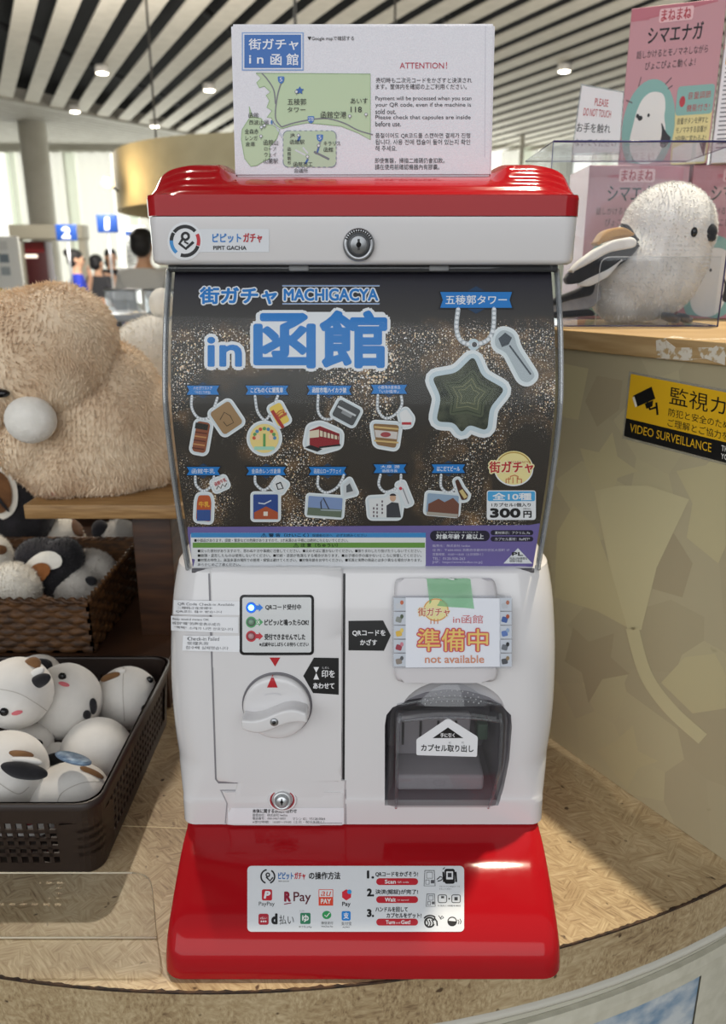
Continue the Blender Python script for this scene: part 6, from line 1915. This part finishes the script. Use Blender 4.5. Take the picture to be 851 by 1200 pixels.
def plastic_basket():
    x0, x1, y0, y1 = -.60, -.2515, -.0485, .245; z0, z1 = ZC + .0008, HC - .474; H = z1 - z0
    root = thing('plastic_basket', ((x0 + x1) / 2, (y0 + y1) / 2, ZC), 'dark brown plastic mesh basket of white plush toys on the counter', 'basket')
    pl = paint('#2c211c', .42)
    def path(ins, z, rad=.020, step=.0044):
        P = []; a0, a1, b0, b1 = x0 + ins, x1 - ins, y0 + ins, y1 - ins; r = rad
        for cx, cy, a in ((a1 - r, b0 + r, -90), (a1 - r, b1 - r, 0), (a0 + r, b1 - r, 90), (a0 + r, b0 + r, 180)):
            for i in range(7): t = math.radians(a + 15 * i); P.append(Vector((cx + r * math.cos(t), cy + r * math.sin(t), z)))
        return P
    def band(za, zb, th=.0022):
        fa = .006 * (1 - (za - z0) / H); fb = .006 * (1 - (zb - z0) / H); m = MB()
        m.loft([path(fa, za), path(fb, zb), path(fb + th, zb), path(fa + th, za), path(fa, za)], pl, False, False); return m
    m = MB(); holes = (.014, .062); n = 5
    def merge(b):
        m.add(b.v, b.f, pl)
    merge(band(z0, z0 + holes[0])); merge(band(z0 + holes[1], z1))
    ph = (holes[1] - holes[0]) / n
    for i in range(1, n): merge(band(z0 + holes[0] + ph * i - .0022, z0 + holes[0] + ph * i + .0022))
    # uprights between the holes, solid corners
    def bar(p, q, w):
        for s0 in (0,):
            d = (q - p); L = d.length; u = d / L; nn = Vector((u.y, -u.x))
            k = int(L / .0105); off = (L - k * .0105) / 2
            for i in range(k + 1):
                c = p + u * (off + i * .0105); hw = w / 2
                lo, hi = z0 + holes[0] - .001, z0 + holes[1] + .001
                fl_, fh = .006 * (1 - (lo - z0) / H), .006 * (1 - (hi - z0) / H)
                vs = []
                for z, f in ((lo, fl_), (hi, fh)):
                    for a, b in ((-hw, 0), (hw, 0), (hw, .0022), (-hw, .0022)): t = c + u * a - nn * (f + b); vs.append((t.x, t.y, z))
                m.add(vs, [[0, 1, 5, 4], [1, 2, 6, 5], [2, 3, 7, 6], [3, 0, 4, 7]], pl)
    bar(Vector((x0 + .03, y0)), Vector((x1 - .036, y0)), .0042); bar(Vector((x1, y0 + .034)), Vector((x1, y1 - .03)), .0040)
    bar(Vector((x1 - .03, y1)), Vector((x0 + .03, y1)), .0042); bar(Vector((x0, y1 - .03)), Vector((x0, y0 + .03)), .0042)
    # solid corner pieces
    for idx in (0, 7, 14, 21):
        A = [path(.006 * (1 - holes[0] / H), z0 + holes[0])[idx + i] for i in range(7)]; B = [path(.006 * (1 - holes[1] / H), z0 + holes[1])[idx + i] for i in range(7)]
        e0 = (A[0] - A[1]).normalized() * .018; e1 = (A[6] - A[5]).normalized() * .018
        A = [A[0] + e0] + A + [A[6] + e1]; B = [B[0] + e0] + B + [B[6] + e1]
        fs = [[i, i + 1, i + 10, i + 9] for i in range(8)]; m.add(A + B, fs, pl)
    m.build('mesh_wall', root)
    m = MB(); pr = path(0, z1)
    m.loft([path(-.0022, z1 - .0075), path(-.0022, z1 - .001), path(-.001, z1), path(.002, z1), path(.0028, z1 - .002)], pl, False, True); m.build('rim', root)
    m = MB(); m.loft([path(.006, z0), path(.006, z0 + .002)], pl, True, False); m.build('basket_base', root)


plastic_basket()


def ball_toy(label, u, v, d, rx, rz, eyes=(), cheeks=(), grp=None, squash=1.0, tilt=0, cream=False, seam=None):
    k = mpp(u, v, d); c = pd(u, v, d)
    mat = VELVET
    b = bmesh.new(); bmesh.ops.create_uvsphere(b, u_segments=40, v_segments=24, radius=1)
    R = Matrix.Rotation(math.radians(tilt), 4, 'Y')
    for w in b.verts:
        q = w.co.copy(); q.z = q.z * (1 - .06 * q.x * q.x); w.co = q
        w.co *= 1 + .018 * noise.noise(q * 1.6 + Vector((u, v, 0)))
    bmesh.ops.transform(b, matrix=Matrix.Translation(c) @ R @ Matrix.Diagonal((rx * k, (rx + rz) / 2 * k * squash, rz * k, 1)), verts=b.verts)
    m = MB(); m.bm(b, mat, True); bv = m.bvh()
    zb = min(p.z for p in m.v)
    root = thing('plush_ball', (c.x, c.y, zb), label, 'plush toy', grp)
    m.build('body', root)
    for x, y in eyes:
        p, n = skin_cast(bv, x, y); e = MB(); e.ball(p + n * .0005, (.0046, .0038, .0046), EYE, seg=16); e.build('eye', root)
    for x, y, r in cheeks:
        a = Art(bv, None, .0006, 3); a.poly([(x + 7 * math.cos(t) * math.cos(r) - 2.6 * math.sin(t) * math.sin(r), y + 7 * .7 * math.cos(t) * math.sin(r) + 2.6 * math.sin(t) * math.cos(r)) for t in [i * math.pi / 8 for i in range(16)]], paint('#d9747c', .9), 0); a.mb.build('cheek', root)
    if seam:
        a = Art(bv, None, .0004, 3); a.line(smooth_line(seam, 6), .9, paint('#b9b3ab', .9), 0); a.mb.build('seam', root)
    return root, bv, k


def ear(root, bv, u, v, rx, ry, rot, mat, name='ear', lift=.004, th=.35, d=None):
    p, n = skin_cast(bv, u, v)
    if d is not None: p = pd(u, v, d)
    k = mpp(u, v, p.y - CAMY); m = MB()
    R = Matrix.Rotation(math.radians(rot), 3, 'Y')
    vs, fs = blob([(p - Vector((0, lift, 0)), (rx * k, min(rx, ry) * th * k * 1.2 + .002, ry * k), R)], max(.0012, min(rx, ry) * k / 7), 2)
    m.add(vs, fs, mat, True); return m.build(name, root)


def basket_toys():
    g = 'white plush toys in the brown plastic basket'
    r, bv, k = ball_toy('round white plush with tricolour ear, topmost at the left of the plastic basket', 20, 812, .745, 41, 42, eyes=[(5, 834)], cheeks=[(20, 835, -.35)], grp=g, seam=[(-10, 806), (20, 812), (42, 824), (56, 834)])
    ear(r, bv, 40, 776, 12, 9, -35, BROWNF, lift=.006); ear(r, bv, 46, 785, 13, 6, -35, VELVET, 'ear_stripe', .009); ear(r, bv, 50, 793, 16, 8, -28, BLACKF, 'ear_tip', .010)
    r, bv, k = ball_toy('white plush with one eye and pink cheek facing up behind the top left plush', 77, 822, .795, 41, 45, eyes=[(73, 793)], cheeks=[(75, 802, .4)], grp=g)
    ear(r, bv, 110, 826, 5, 11, 5, BLACKF, 'paw', .003); ear(r, bv, 103, 836, 5, 6, 0, BLACKF, 'paw', .003)
    r, bv, k = ball_toy('white plush with two black eyes in the back right corner of the plastic basket', 148, 818, .845, 37, 37, eyes=[(175, 797), (169, 830)], grp=g, seam=[(145, 782), (144, 810), (146, 845)])
    ear(r, bv, 126, 789, 13, 5, -22, BROWNF, 'brown_patch', .001); ear(r, bv, 138, 781, 9, 4, -20, VELVET, 'ear', .002)
    r, bv, k = ball_toy('greyish white plush with a small black tuft at the right side of the basket', 113, 884, .745, 43, 42, grp=g)
    ear(r, bv, 136, 843, 10, 6, 8, BLACKF, 'tuft', .004); ear(r, bv, 152, 858, 4, 12, -35, VELVET, 'ear', .002); ear(r, bv, 116, 908, 5, 3, 0, plush_mat('rust_felt', '#94552d', '#a5653a', 40), 'nose', .001)
    r, bv, k = ball_toy('white plush with large black floppy ear at the front left of the basket', 8, 905, .675, 47, 48, grp=g, seam=[(-5, 915), (20, 930), (34, 922)])
    ear(r, bv, 26, 880, 17, 5, 5, BROWNF, 'ear_base', .006); ear(r, bv, 32, 886, 22, 6, 6, VELVET, 'ear_stripe', .008); ear(r, bv, 32, 896, 29, 11, 10, BLACKF, 'ear', .010)
    r, bv, k = ball_toy('white plush lying lowest at the front right of the plastic basket', 79, 926, .675, 47, 29, grp=g, tilt=-4, seam=[(66, 948), (72, 930), (95, 918), (118, 916)])
    ear(r, bv, 108, 905, 16, 4, 30, BROWNF, 'ear', .0005)
    r, bv, k = ball_toy('cream plush squeezed between the two left plush toys', 32, 872, .745, 30, 24, grp=g)
    ear(r, bv, 44, 868, 8, 4, 15, BLACKF, 'paw', .003)
    r, bv, k = ball_toy('white plush low in the middle of the basket under the blue tag', 66, 893, .735, 24, 22, grp=g)
    ear(r, bv, 70, 883, 17, 8, -12, BLACKF, 'ear', .010)
    r, bv, k = ball_toy('plush with black ears behind the top left plush at the back of the basket', 44, 786, .845, 26, 18, grp=g)
    ear(r, bv, 40, 766, 15, 8, -10, BLACKF, lift=.0); ear(r, bv, 58, 768, 9, 8, 20, BLACKF, lift=.0)
    r, bv, k = ball_toy('white plush showing through the mesh at the front of the basket', 30, 964, .690, 40, 25, grp=g)
    ear(r, bv, 34, 962, 8, 4, 0, plush_mat('red_felt', '#8e2f33', '#a03a3e', 40), 'mouth', .002)
    # blue swing tag tucked between the toys
    p = pd(86, 889, .668); n = Vector((.22, .25, .92)).normalized()
    M = (n.to_track_quat('Z', 'Y').to_matrix() @ Matrix.Rotation(math.radians(20), 3, 'Z')).to_4x4(); M.translation = p
    root = thing('paper_tag', p, 'oval blue paper tag tucked between the plush toys in the basket', 'tag')
    m = MB(); m.lathe([(.0205, 0), (.0205, .0006)], M @ Matrix.Diagonal((1, .62, 1, 1)), paint('#5c7088', .4), 36); t = m.build('tag_card', root)
    m = MB(); m.lathe([(.0185, .0006), (.0185, .0008)], M @ Matrix.Diagonal((1, .58, 1, 1)), noise_mat('tag_print', '#3e5878', '#8ea6bd', 120, .4), 36); m.build('tag_print', t)


basket_toys()


def acrylic_guard():
    D = .5410; y = D + CAMY
    r0 = pz(183, 1102, ZC); zt = pd(150, 1024, D).z
    root = thing('acrylic_guard', (-.33, y, ZC), 'low clear acrylic guard plate standing on the counter before the plastic basket', 'guard')
    x1 = r0.x; x0 = -.62
    g = MATS['acrylic']
    pts = [(x0, ZC + .0006), (x0, zt)] + rounded_pts([(x0, zt), (x1, zt), (x1, ZC + .0006)], .016)[6:12] + [(x1, ZC + .0006)]
    m = MB(); m.prism([(x, y, z) for x, z in pts], (0, .003, 0), g); pl = m.build('plate', root)
    ed = paint('#d9cfb8', .25); ed2 = clear('guard_edge_clear', '#d8cdb5', 1.2, .05, .35, '#cfc4aa')
    m = MB(); m.tube([(x0, y + .001, zt), (x1 - .016, y + .001, zt)], .0007, ed, 6); m.tube([(x0, y - .0004, ZC + .0012), (x1, y - .0004, ZC + .0012)], .0008, ed, 6); m.build('polished_edge', pl)
    m = MB(); m.tube([(x, y + .001, z) for x, z in pts[2:]], .0005, ed2, 6); m.build('corner_edge', pl)


acrylic_guard()


# ================================================================== FAR BACKGROUND: drum, signs, desk, people, downlights
def hanging_drum():
    d = 6.4; c = pd(330, 192, d); k = mpp(330, 192, d); R = 198 * k
    z1, z0 = pd(330, 152, d - R * .9).z, pd(330, 232, d - R * .9).z
    root = thing('drum_shade', (c.x, c.y + .2, z0), 'big beige drum shade hanging from the slatted ceiling behind the machine', 'lamp')
    mt = noise_mat('drum_paper', '#c3b794', '#d0c5a2', 5, .8, 4)
    m = MB(); M = Matrix.Translation((c.x, c.y + .2, 0)); n = 72
    m.loft([[Vector((c.x + r * math.cos(2 * math.pi * i / n), c.y + .2 + r * math.sin(2 * math.pi * i / n), z)) for i in range(n)] for r, z in ((R - .03, z0), (R, z0), (R, z1), (R - .03, z1), (R - .03, z0))], mt, False, False)
    sh = m.build('shade', root); autosmooth(sh, 40)
    m = MB(); m.lathe([(R - .035, z1 - .05), (R - .035, z1 - .03)], M, paint('#d8d2c0', .8), 48); m.build('diffuser', root)
    for a in (40, 160, 280):
        m = MB(); x, y = c.x + R * .9 * math.cos(math.radians(a)), c.y + .2 + R * .9 * math.sin(math.radians(a)); m.tube([(x, y, z1 - .03), (x, y, 4.395)], .01, paint('#3a3834', .5), 6); m.build('cable', root)
    p = pd(126, 214, d - .7)                     # stand-in outside the drum for its inner lamp, added for the warm glow
    m = MB(); m.ball(p, .045, emit('#ffd9a0', 2.0), seg=14); m.tube([p, (c.x - R * .93, c.y, z0 + .1)], .008, paint('#3a3834', .5), 6); m.build('glow_ball', root)
    light('drum_glow', 'POINT', p + Vector((.0, -.12, 0)), p, 5, (1.0, .72, .36), .05)  # point light added with the ball to warm the drum's left side
    light('drum_fill', 'SPOT', (c.x - .8, c.y - R - 2.2, 4.2), (c.x - .5, c.y - R, z0 + .2), 50, (1.0, .93, .8), .1, angle=1.1, blend=.9)  # added spot without a fixture, brightens the front of the drum
    return root


hanging_drum()


def counter_sign(u, v, d, w_px, h_px, num, label, yaw=0):
    k = mpp(u, v, d); p = pd(u, v, d); w, h = w_px * k / 2, h_px * k / 2
    root = thing('number_sign', (p.x, p.y, 1.06), label, 'sign')
    R = Matrix.Rotation(math.radians(yaw), 4, 'Z'); R.translation = p
    m = MB(); m.box((-w, 0, -h), (w, .03, h), paint('#173f86', .4), .004, M=R); b = m.build('sign_plate', root); bv = m.bvh()
    a = Art(bv, None, .003, 60); sx = w_px * .12 if num == '1' else w_px * .22
    a.text(num, u - sx, v - h_px * .38, u + sx, v + h_px * .38, '#e6eaf2', 0, .06); a.mb.build('numeral', b, label='white numeral')
    m = MB(); m.tube([(p.x, p.y + .015, 1.062), (p.x, p.y + .015, p.z - h)], .012, paint('#b9bcc0', .3, metal=.8), 8); m.lathe([(.07, 1.0605), (.07, 1.068), (.02, 1.072)], Matrix.Translation((p.x, p.y + .015, 0)), paint('#b9bcc0', .3, metal=.8), 24); m.build('post', root)


def service_desk():
    root = thing('service_desk', (-4.6, 8.3, 0), 'long white service desk with blue front panels at the back of the hall', 'desk')
    wt = paint('#d5d6d2', .4); bl = paint('#27488c', .45)
    m = MB(); m.box((-9.0, 8.0, 1.02), (-1.2, 8.8, 1.06), wt, .006); m.build('worktop', root)
    for k in range(8):
        m = MB(); x = -8.9 + k * .96; m.box((x, 8.1, 0.08), (x + .94, 8.7, 1.018), wt if k % 3 else bl, .004); m.build('front_panel', root)
    m = MB(); m.box((-8.95, 8.14, 0), (-1.25, 8.7, .08), paint('#2c2c2e', .6)); m.build('plinth', root)


service_desk()
counter_sign(77.5, 272.5, 8.9, 24, 18, '2', 'blue number sign with a white 2 beside the grey column', 2)
counter_sign(125.5, 262, 8.9, 24, 20, '1', 'blue numeral sign, higher and nearer the capsule machine', 4)


def far_fixtures():
    # pale fascia above the left desks, red display, white info stand, leaflet stands, clear bins
    p0, p1 = pd(10, 270, 11.7), pd(96, 270, 11.7)
    root = thing('kiosk_fascia', ((p0.x + p1.x) / 2, p0.y, 0), 'beige kiosk frame behind the sign with the 2', 'kiosk')
    fm = paint('#a9a391', .6); m = MB(); m.box((p0.x, p0.y, pd(10, 280, 11.7).z), (p1.x, p0.y + .3, pd(10, 263, 11.7).z), fm, .01); m.build('fascia', root)
    for x in (p0.x + .05, p1.x - .05): m = MB(); m.box((x - .04, p0.y + .05, 0), (x + .04, p0.y + .25, pd(10, 280, 11.7).z), fm, .006); m.build('post', root)
    c = pd(37, 294, 12.2); root = thing('red_display', (c.x, c.y, 0), 'dark red illuminated shop display between the kiosk posts', 'display')
    m = MB(); m.box((c.x - .21, c.y, .0), (c.x + .21, c.y + .3, c.z + .14), paint('#4a1416', .5), .01); b = m.build('cabinet', root)
    m = MB(); m.box((c.x - .19, c.y - .01, c.z - .02), (c.x + .19, c.y, c.z + .12), paint('#7e1d1f', .4)); m.build('red_panel', b)
    m = MB(); m.box((c.x - .16, c.y - .014, c.z - .10), (c.x + .08, c.y, c.z - .05), emit('#f3e6d6', 1.2)); m.build('lit_strip', b)
    c = pd(8, 305, 7.0); root = thing('info_stand', (c.x, c.y, 0), 'white information panel with printed notices at the far left', 'panel')
    m = MB(); m.box((c.x - .22, c.y, .0), (c.x + .11, c.y + .05, pd(8, 277, 7.0).z), paint('#dadcda', .5), .006); b = m.build('panel', root)
    for i in range(3):
        for j in range(2):
            m = MB(); x = c.x - .17 + .11 * j; z = pd(8, 287 + 15 * i, 7.0).z; m.box((x, c.y - .004, z - .04), (x + .08, c.y, z + .03), paint(('#9aa3a8', '#c8cac8', '#6f7c86')[(i + j) % 3], .5)); m.build('notice_sheet', b)
    c = pd(150, 300, 8.9); root = thing('leaflet_rack', (c.x, c.y, 1.06), 'white leaflet rack with a blue header on the service desk', 'rack')
    z1 = pd(150, 263, 8.9).z; YR = 8.55
    m = MB(); m.box((c.x - .11, YR, 1.0605), (c.x + .13, YR + .13, z1), paint('#d9dad6', .45), .005); b = m.build('rack_body', root)
    m = MB(); m.box((c.x - .10, YR - .007, z1 - .10), (c.x + .12, YR - .0001, z1 - .05), paint('#2b4a86', .4)); m.build('header_strip', b)
    for i in range(6): m = MB(); m.box((c.x - .10, YR - .015, z1 - .17 - .055 * i), (c.x + .12, YR - .0001, z1 - .14 - .055 * i), paint('#b4b8b8', .5)); m.build('leaflet_row', b)
    # stool-height clear bins on a side table nearer to the shelf
    c = pd(158, 352, 3.2); zt = c.z - .05
    root = thing('side_table', (c.x, c.y, 0), 'grey side table behind the white plush animal', 'table')
    m = MB(); m.box((c.x - .16, c.y - .1, zt - .03), (c.x + .25, c.y + .25, zt), paint('#9a9c9e', .3), .005); m.build('table_top', root)
    for sx in (-.14, .23):
        for sy in (-.08, .23): m = MB(); m.tube([(c.x + sx, c.y + sy, 0), (c.x + sx, c.y + sy, zt - .03)], .012, CHROME, 8); m.build('leg', root)
    for i, (dx, lb) in enumerate(((-.06, 'clear acrylic bin with silver rim, left one on the grey side table'), (.10, 'clear acrylic bin with silver rim, right one on the grey side table'))):
        r2 = thing('clear_bin', (c.x + dx, c.y + .05, zt), lb, 'bin')
        m = MB(); m.box((c.x + dx - .06, c.y, zt + .0006), (c.x + dx + .06, c.y + .1, zt + .09), clear('bin_clear', '#e3e6e8', 1.4, .05, .25, '#d9dddf'), .004); b = m.build('bin_body', r2)
        m = MB(); m.tube([(c.x + dx - .06, c.y, zt + .09), (c.x + dx + .06, c.y, zt + .09), (c.x + dx + .06, c.y + .1, zt + .09), (c.x + dx - .06, c.y + .1, zt + .09)], .004, CHROME, 8, closed=True); m.build('rim', b)
    # small yellow pennant at the far left edge
    c = pd(2, 344, 2.4)
    root = thing('yellow_pouch', (c.x, c.y, 0), 'yellow tote bag hung on a stand at the far left edge', 'bag')
    vs, fs = blob([(Vector((c.x - .01, c.y, c.z - .03)), (.035, .02, .05)), (Vector((c.x - .01, c.y, c.z - .08)), (.045, .025, .05))], .006, 4)
    m = MB(); m.add(vs, fs, noise_mat('yellow_cloth', '#b99a1c', '#cfb02c', 20, .8), True); m.build('bag_body', root)
    m = MB(); m.tube([(c.x - .03, c.y + .03, 0), (c.x - .03, c.y + .03, c.z + .05), (c.x - .01, c.y, c.z + .06)], .006, paint('#77797b', .3, metal=1), 8); m.lathe([(.12, 0), (.12, .01), (.02, .02)], Matrix.Translation((c.x - .03, c.y + .03, 0)), paint('#77797b', .3, metal=1), 24); m.build('stand', root)


far_fixtures()


def skin_mesh(nodes, edges, sub=2):
    me = bpy.data.meshes.new('s'); me.from_pydata([n[0] for n in nodes], edges, []); o = bpy.data.objects.new('s', me)
    md = o.modifiers.new('k', 'SKIN'); md.use_smooth_shade = True
    if not me.skin_vertices: me.attributes.new  # layer is made with the modifier on first evaluation
    bm = bmesh.new(); bm.from_mesh(me); ly = bm.verts.layers.skin.verify()
    for v, n in zip(bm.verts, nodes):
        r = n[1]; v[ly].radius = r if isinstance(r, tuple) else (r, r)
    bm.verts.ensure_lookup_table(); bm.verts[0][ly].use_root = True
    bm.to_mesh(me); bm.free()
    sb = o.modifiers.new('u', 'SUBSURF'); sb.levels = sub; sb.render_levels = sub
    r = evaluated(o); out = ([v.co.copy() for v in r.vertices], [list(p.vertices) for p in r.polygons])
    bpy.data.objects.remove(o); bpy.data.meshes.remove(r); return out


def person(label, u, vtop, d, yaw, shirt, hair, trousers='#2a2c34', skin='#c99d7f', raise_r=False, bun=False, female=False):
    """standing figure whose head top is at photo pixel (u, vtop), d metres away; yaw 0 faces the camera"""
    t = pd(u, vtop, d); H = t.z; base = Vector((t.x, t.y, 0))
    root = thing('person', base, label, 'person')
    S = H / 1.70; A = Matrix.Rotation(math.radians(yaw), 3, 'Z')
    P = lambda x, y, z: base + A @ Vector((x * S, y * S, z * S))
    sw = .175 if not female else .16
    sk = noise_mat('skin_' + skin.lstrip('#'), skin, skin, 8, .55)
    N = []; Ed = []
    def node(p, r, par=None):
        N.append((p, (r[0] * S, r[1] * S) if isinstance(r, tuple) else r * S)); i = len(N) - 1
        if par is not None: Ed.append((par, i))
        return i
    pel = node(P(0, .0, .92), (.135, .10)); wa = node(P(0, 0, 1.08), (.115, .09), pel); ch = node(P(0, 0, 1.28), (.135, .10), wa); nk = node(P(0, .01, 1.42), .052, ch); n2 = node(P(0, .0, 1.475), .048, nk)
    h1 = node(P(0, -.012, 1.53), (.066, .078), n2); h2 = node(P(0, -.005, 1.60), (.076, .092), h1); h3 = node(P(0, 0, 1.655), (.058, .072), h2)
    for s in (-1, 1):
        sh = node(P(s * sw, 0, 1.37), .052, ch)
        if raise_r and s > 0: el = node(P(s * .25, -.10, 1.16), .042, sh); wr = node(P(s * .14, -.15, 1.38), .029, el); hn = node(P(s * .10, -.13, 1.46), (.034, .02), wr); dirv = Vector((-.01, .0, .03))
        else: el = node(P(s * .235, -.01, 1.10), .040, sh); wr = node(P(s * .225, -.16, .97), .028, el); hn = node(P(s * .215, -.23, .97), (.034, .018), wr); dirv = Vector((0, -.03, -.006))
        c = A.inverted() @ (N[hn][0] - base) / S
        for k in range(5):
            o = Vector(((k - 2) * .017, 0, 0)); f1 = node(P(*(c + o + dirv * (1.2 if 0 < k < 4 else .9))), .0085, hn); node(P(*(c + o + dirv * (2.2 if 0 < k < 4 else 1.5) + Vector((0, .004, -.006)))), .0075, f1)
        hp = node(P(s * .085, 0, .86), .085, pel); kn = node(P(s * .095, -.01, .48), .056, hp); an = node(P(s * .10, .02, .085), .036, kn); node(P(s * .105, -.06, .03), (.036, .026), an)
    vs, fs = skin_mesh(N, Ed)
    # nose bump and brow line on the face
    for i, p in enumerate(vs):
        q = A.inverted() @ (p - base) / S
        if q.y < -.05 and abs(q.x) < .02 and 1.535 < q.z < 1.585: vs[i] = p + A @ Vector((0, -.018 * S, 0))
    vs = [Vector((p.x, p.y, max(p.z, .002))) for p in vs]
    m = MB(); m.add(vs, fs, sk, True); body = m.build('body', root)
    for s in (-1, 1):
        m = MB(); m.ball(P(s * .031, -.088, 1.585), .011 * S, EYE, seg=10); m.build('eye', root)
        m = MB(); m.ball(P(s * .080, .004, 1.57), (.014 * S, .022 * S, .030 * S), sk, A, seg=12); m.build('ear', root)
    m = MB(); m.ball(P(0, -.091, 1.515), (.022 * S, .006 * S, .006 * S), paint('#9a5a50', .6), A, seg=10); m.build('mouth', root)
    cl = noise_mat('cloth_' + shirt.lstrip('#'), shirt, shirt, 12, .85, 3, (1, 1, 1), .3)
    T, E2 = [], []
    def tn(p, r, par=None):
        T.append((p, (r[0] * S, r[1] * S) if isinstance(r, tuple) else r * S)); i = len(T) - 1
        if par is not None: E2.append((par, i))
        return i
    a = tn(P(0, 0, .88), (.155, .118)); b_ = tn(P(0, 0, 1.08), (.140, .11), a); c = tn(P(0, 0, 1.28), (.155, .120), b_); e = tn(P(0, .01, 1.40), (.085, .075), c)
    for s in (-1, 1):
        q = tn(P(s * sw, 0, 1.365), .068, c)
        if raise_r and s > 0: r_ = tn(P(s * .23, -.07, 1.21), .056, q)
        else: r_ = tn(P(s * .232, -.01, 1.12), .054, q); tn(P(s * .228, -.08, 1.04), .046, r_)
    v2, f2 = skin_mesh(T, E2); m = MB(); m.add(v2, f2, cl, True); m.build('shirt', root)
    tr = noise_mat('trousers_' + trousers.lstrip('#'), trousers, trousers, 12, .85, 3, (1, 1, 1), .3)
    T, E2 = [], []
    a = tn(P(0, 0, .93), (.150, .115))
    for s in (-1, 1):
        q = tn(P(s * .085, 0, .84), .098, a); r_ = tn(P(s * .095, -.01, .48), .070, q); tn(P(s * .10, .015, .12), .058, r_)
    v2, f2 = skin_mesh(T, E2); m = MB(); m.add(v2, f2, tr, True); m.build('trousers', root)
    for s in (-1, 1):
        m = MB(); m.ball(P(s * .105, -.035, .034), (.05 * S, .115 * S, .036 * S), paint('#1d1c1e', .5), A, seg=14); m.v = [Vector((p.x, p.y, max(p.z, .001))) for p in m.v]; m.build('shoe', root)
    hr = noise_mat('hair_' + hair.lstrip('#'), hair, hair, 60, .6, 3, (6, 6, 1), .4)
    parts = [(P(0, .018, 1.625), (.088 * S, .098 * S, .080 * S), A), (P(0, .045, 1.57), (.084 * S, .066 * S, .085 * S), A)]
    if bun: parts.append((P(0, .10, 1.66), (.045 * S, .045 * S, .045 * S), A))
    if female and not bun: parts.append((P(0, .06, 1.50), (.085 * S, .05 * S, .10 * S), A))
    v2, f2 = blob(parts, .014 * S, 3); m = MB(); m.add(v2, f2, hr, True); m.build('hair', root)
    return root


person('person in a white shirt with light brown hair behind the far left desk', 50, 301, 13.6, 40, '#cfd0d0', '#6b4c33', skin='#caa083', female=True)
person('person in a bright blue top with dark tied hair, hand raised to the face', 88, 292, 9.95, 110, '#2436a8', '#1a1718', raise_r=True, bun=True, female=True)
person('person in a dark grey top beside the one in blue', 113, 298, 11.2, 150, '#3b3b3f', '#17161a')
person('person in black with black hair under the sign with the 1', 129, 291, 12.6, 30, '#242226', '#17161a', female=True)
person('person in a light grey shirt with short black hair seen from behind', 166, 267, 6.4, 170, '#b9bbbb', '#0f0f12')


def downlight(u, v, label):
    p = pz(u, v, 4.396)
    root = thing('ceiling_spot', (p.x, p.y, 4.396), label, 'ceiling light')
    M = Matrix.Translation((p.x, p.y, 0)); m = MB(); m.lathe([(.10, 4.395), (.10, 4.30), (.085, 4.295), (.085, 4.32)], M, paint('#d8d4cc', .4), 28); h = m.build('housing', root)
    m = MB(); m.lathe([(.08, 4.30), (.08, 4.292), (.05, 4.284)], M, emit('#fff4df', 14.0), 24); m.build('lamp_lens', root)
    m = MB(); m.tube([(p.x, p.y, 4.39), (p.x, p.y, 4.398)], .02, paint('#222222', .6), 8); m.build('stem', root)


downlight(119, 77, 'round ceiling spotlight nearest the top left of the picture')
downlight(87, 124, 'ceiling spotlight at the edge of the fine slats on the left')
downlight(245, 98, 'ceiling spotlight just left of the sign box')
downlight(181, 142, 'ceiling spotlight above the beige drum shade')
downlight(662, 75, 'ceiling spotlight right of the sign box')

bpy.data.scenes.remove(SCR)
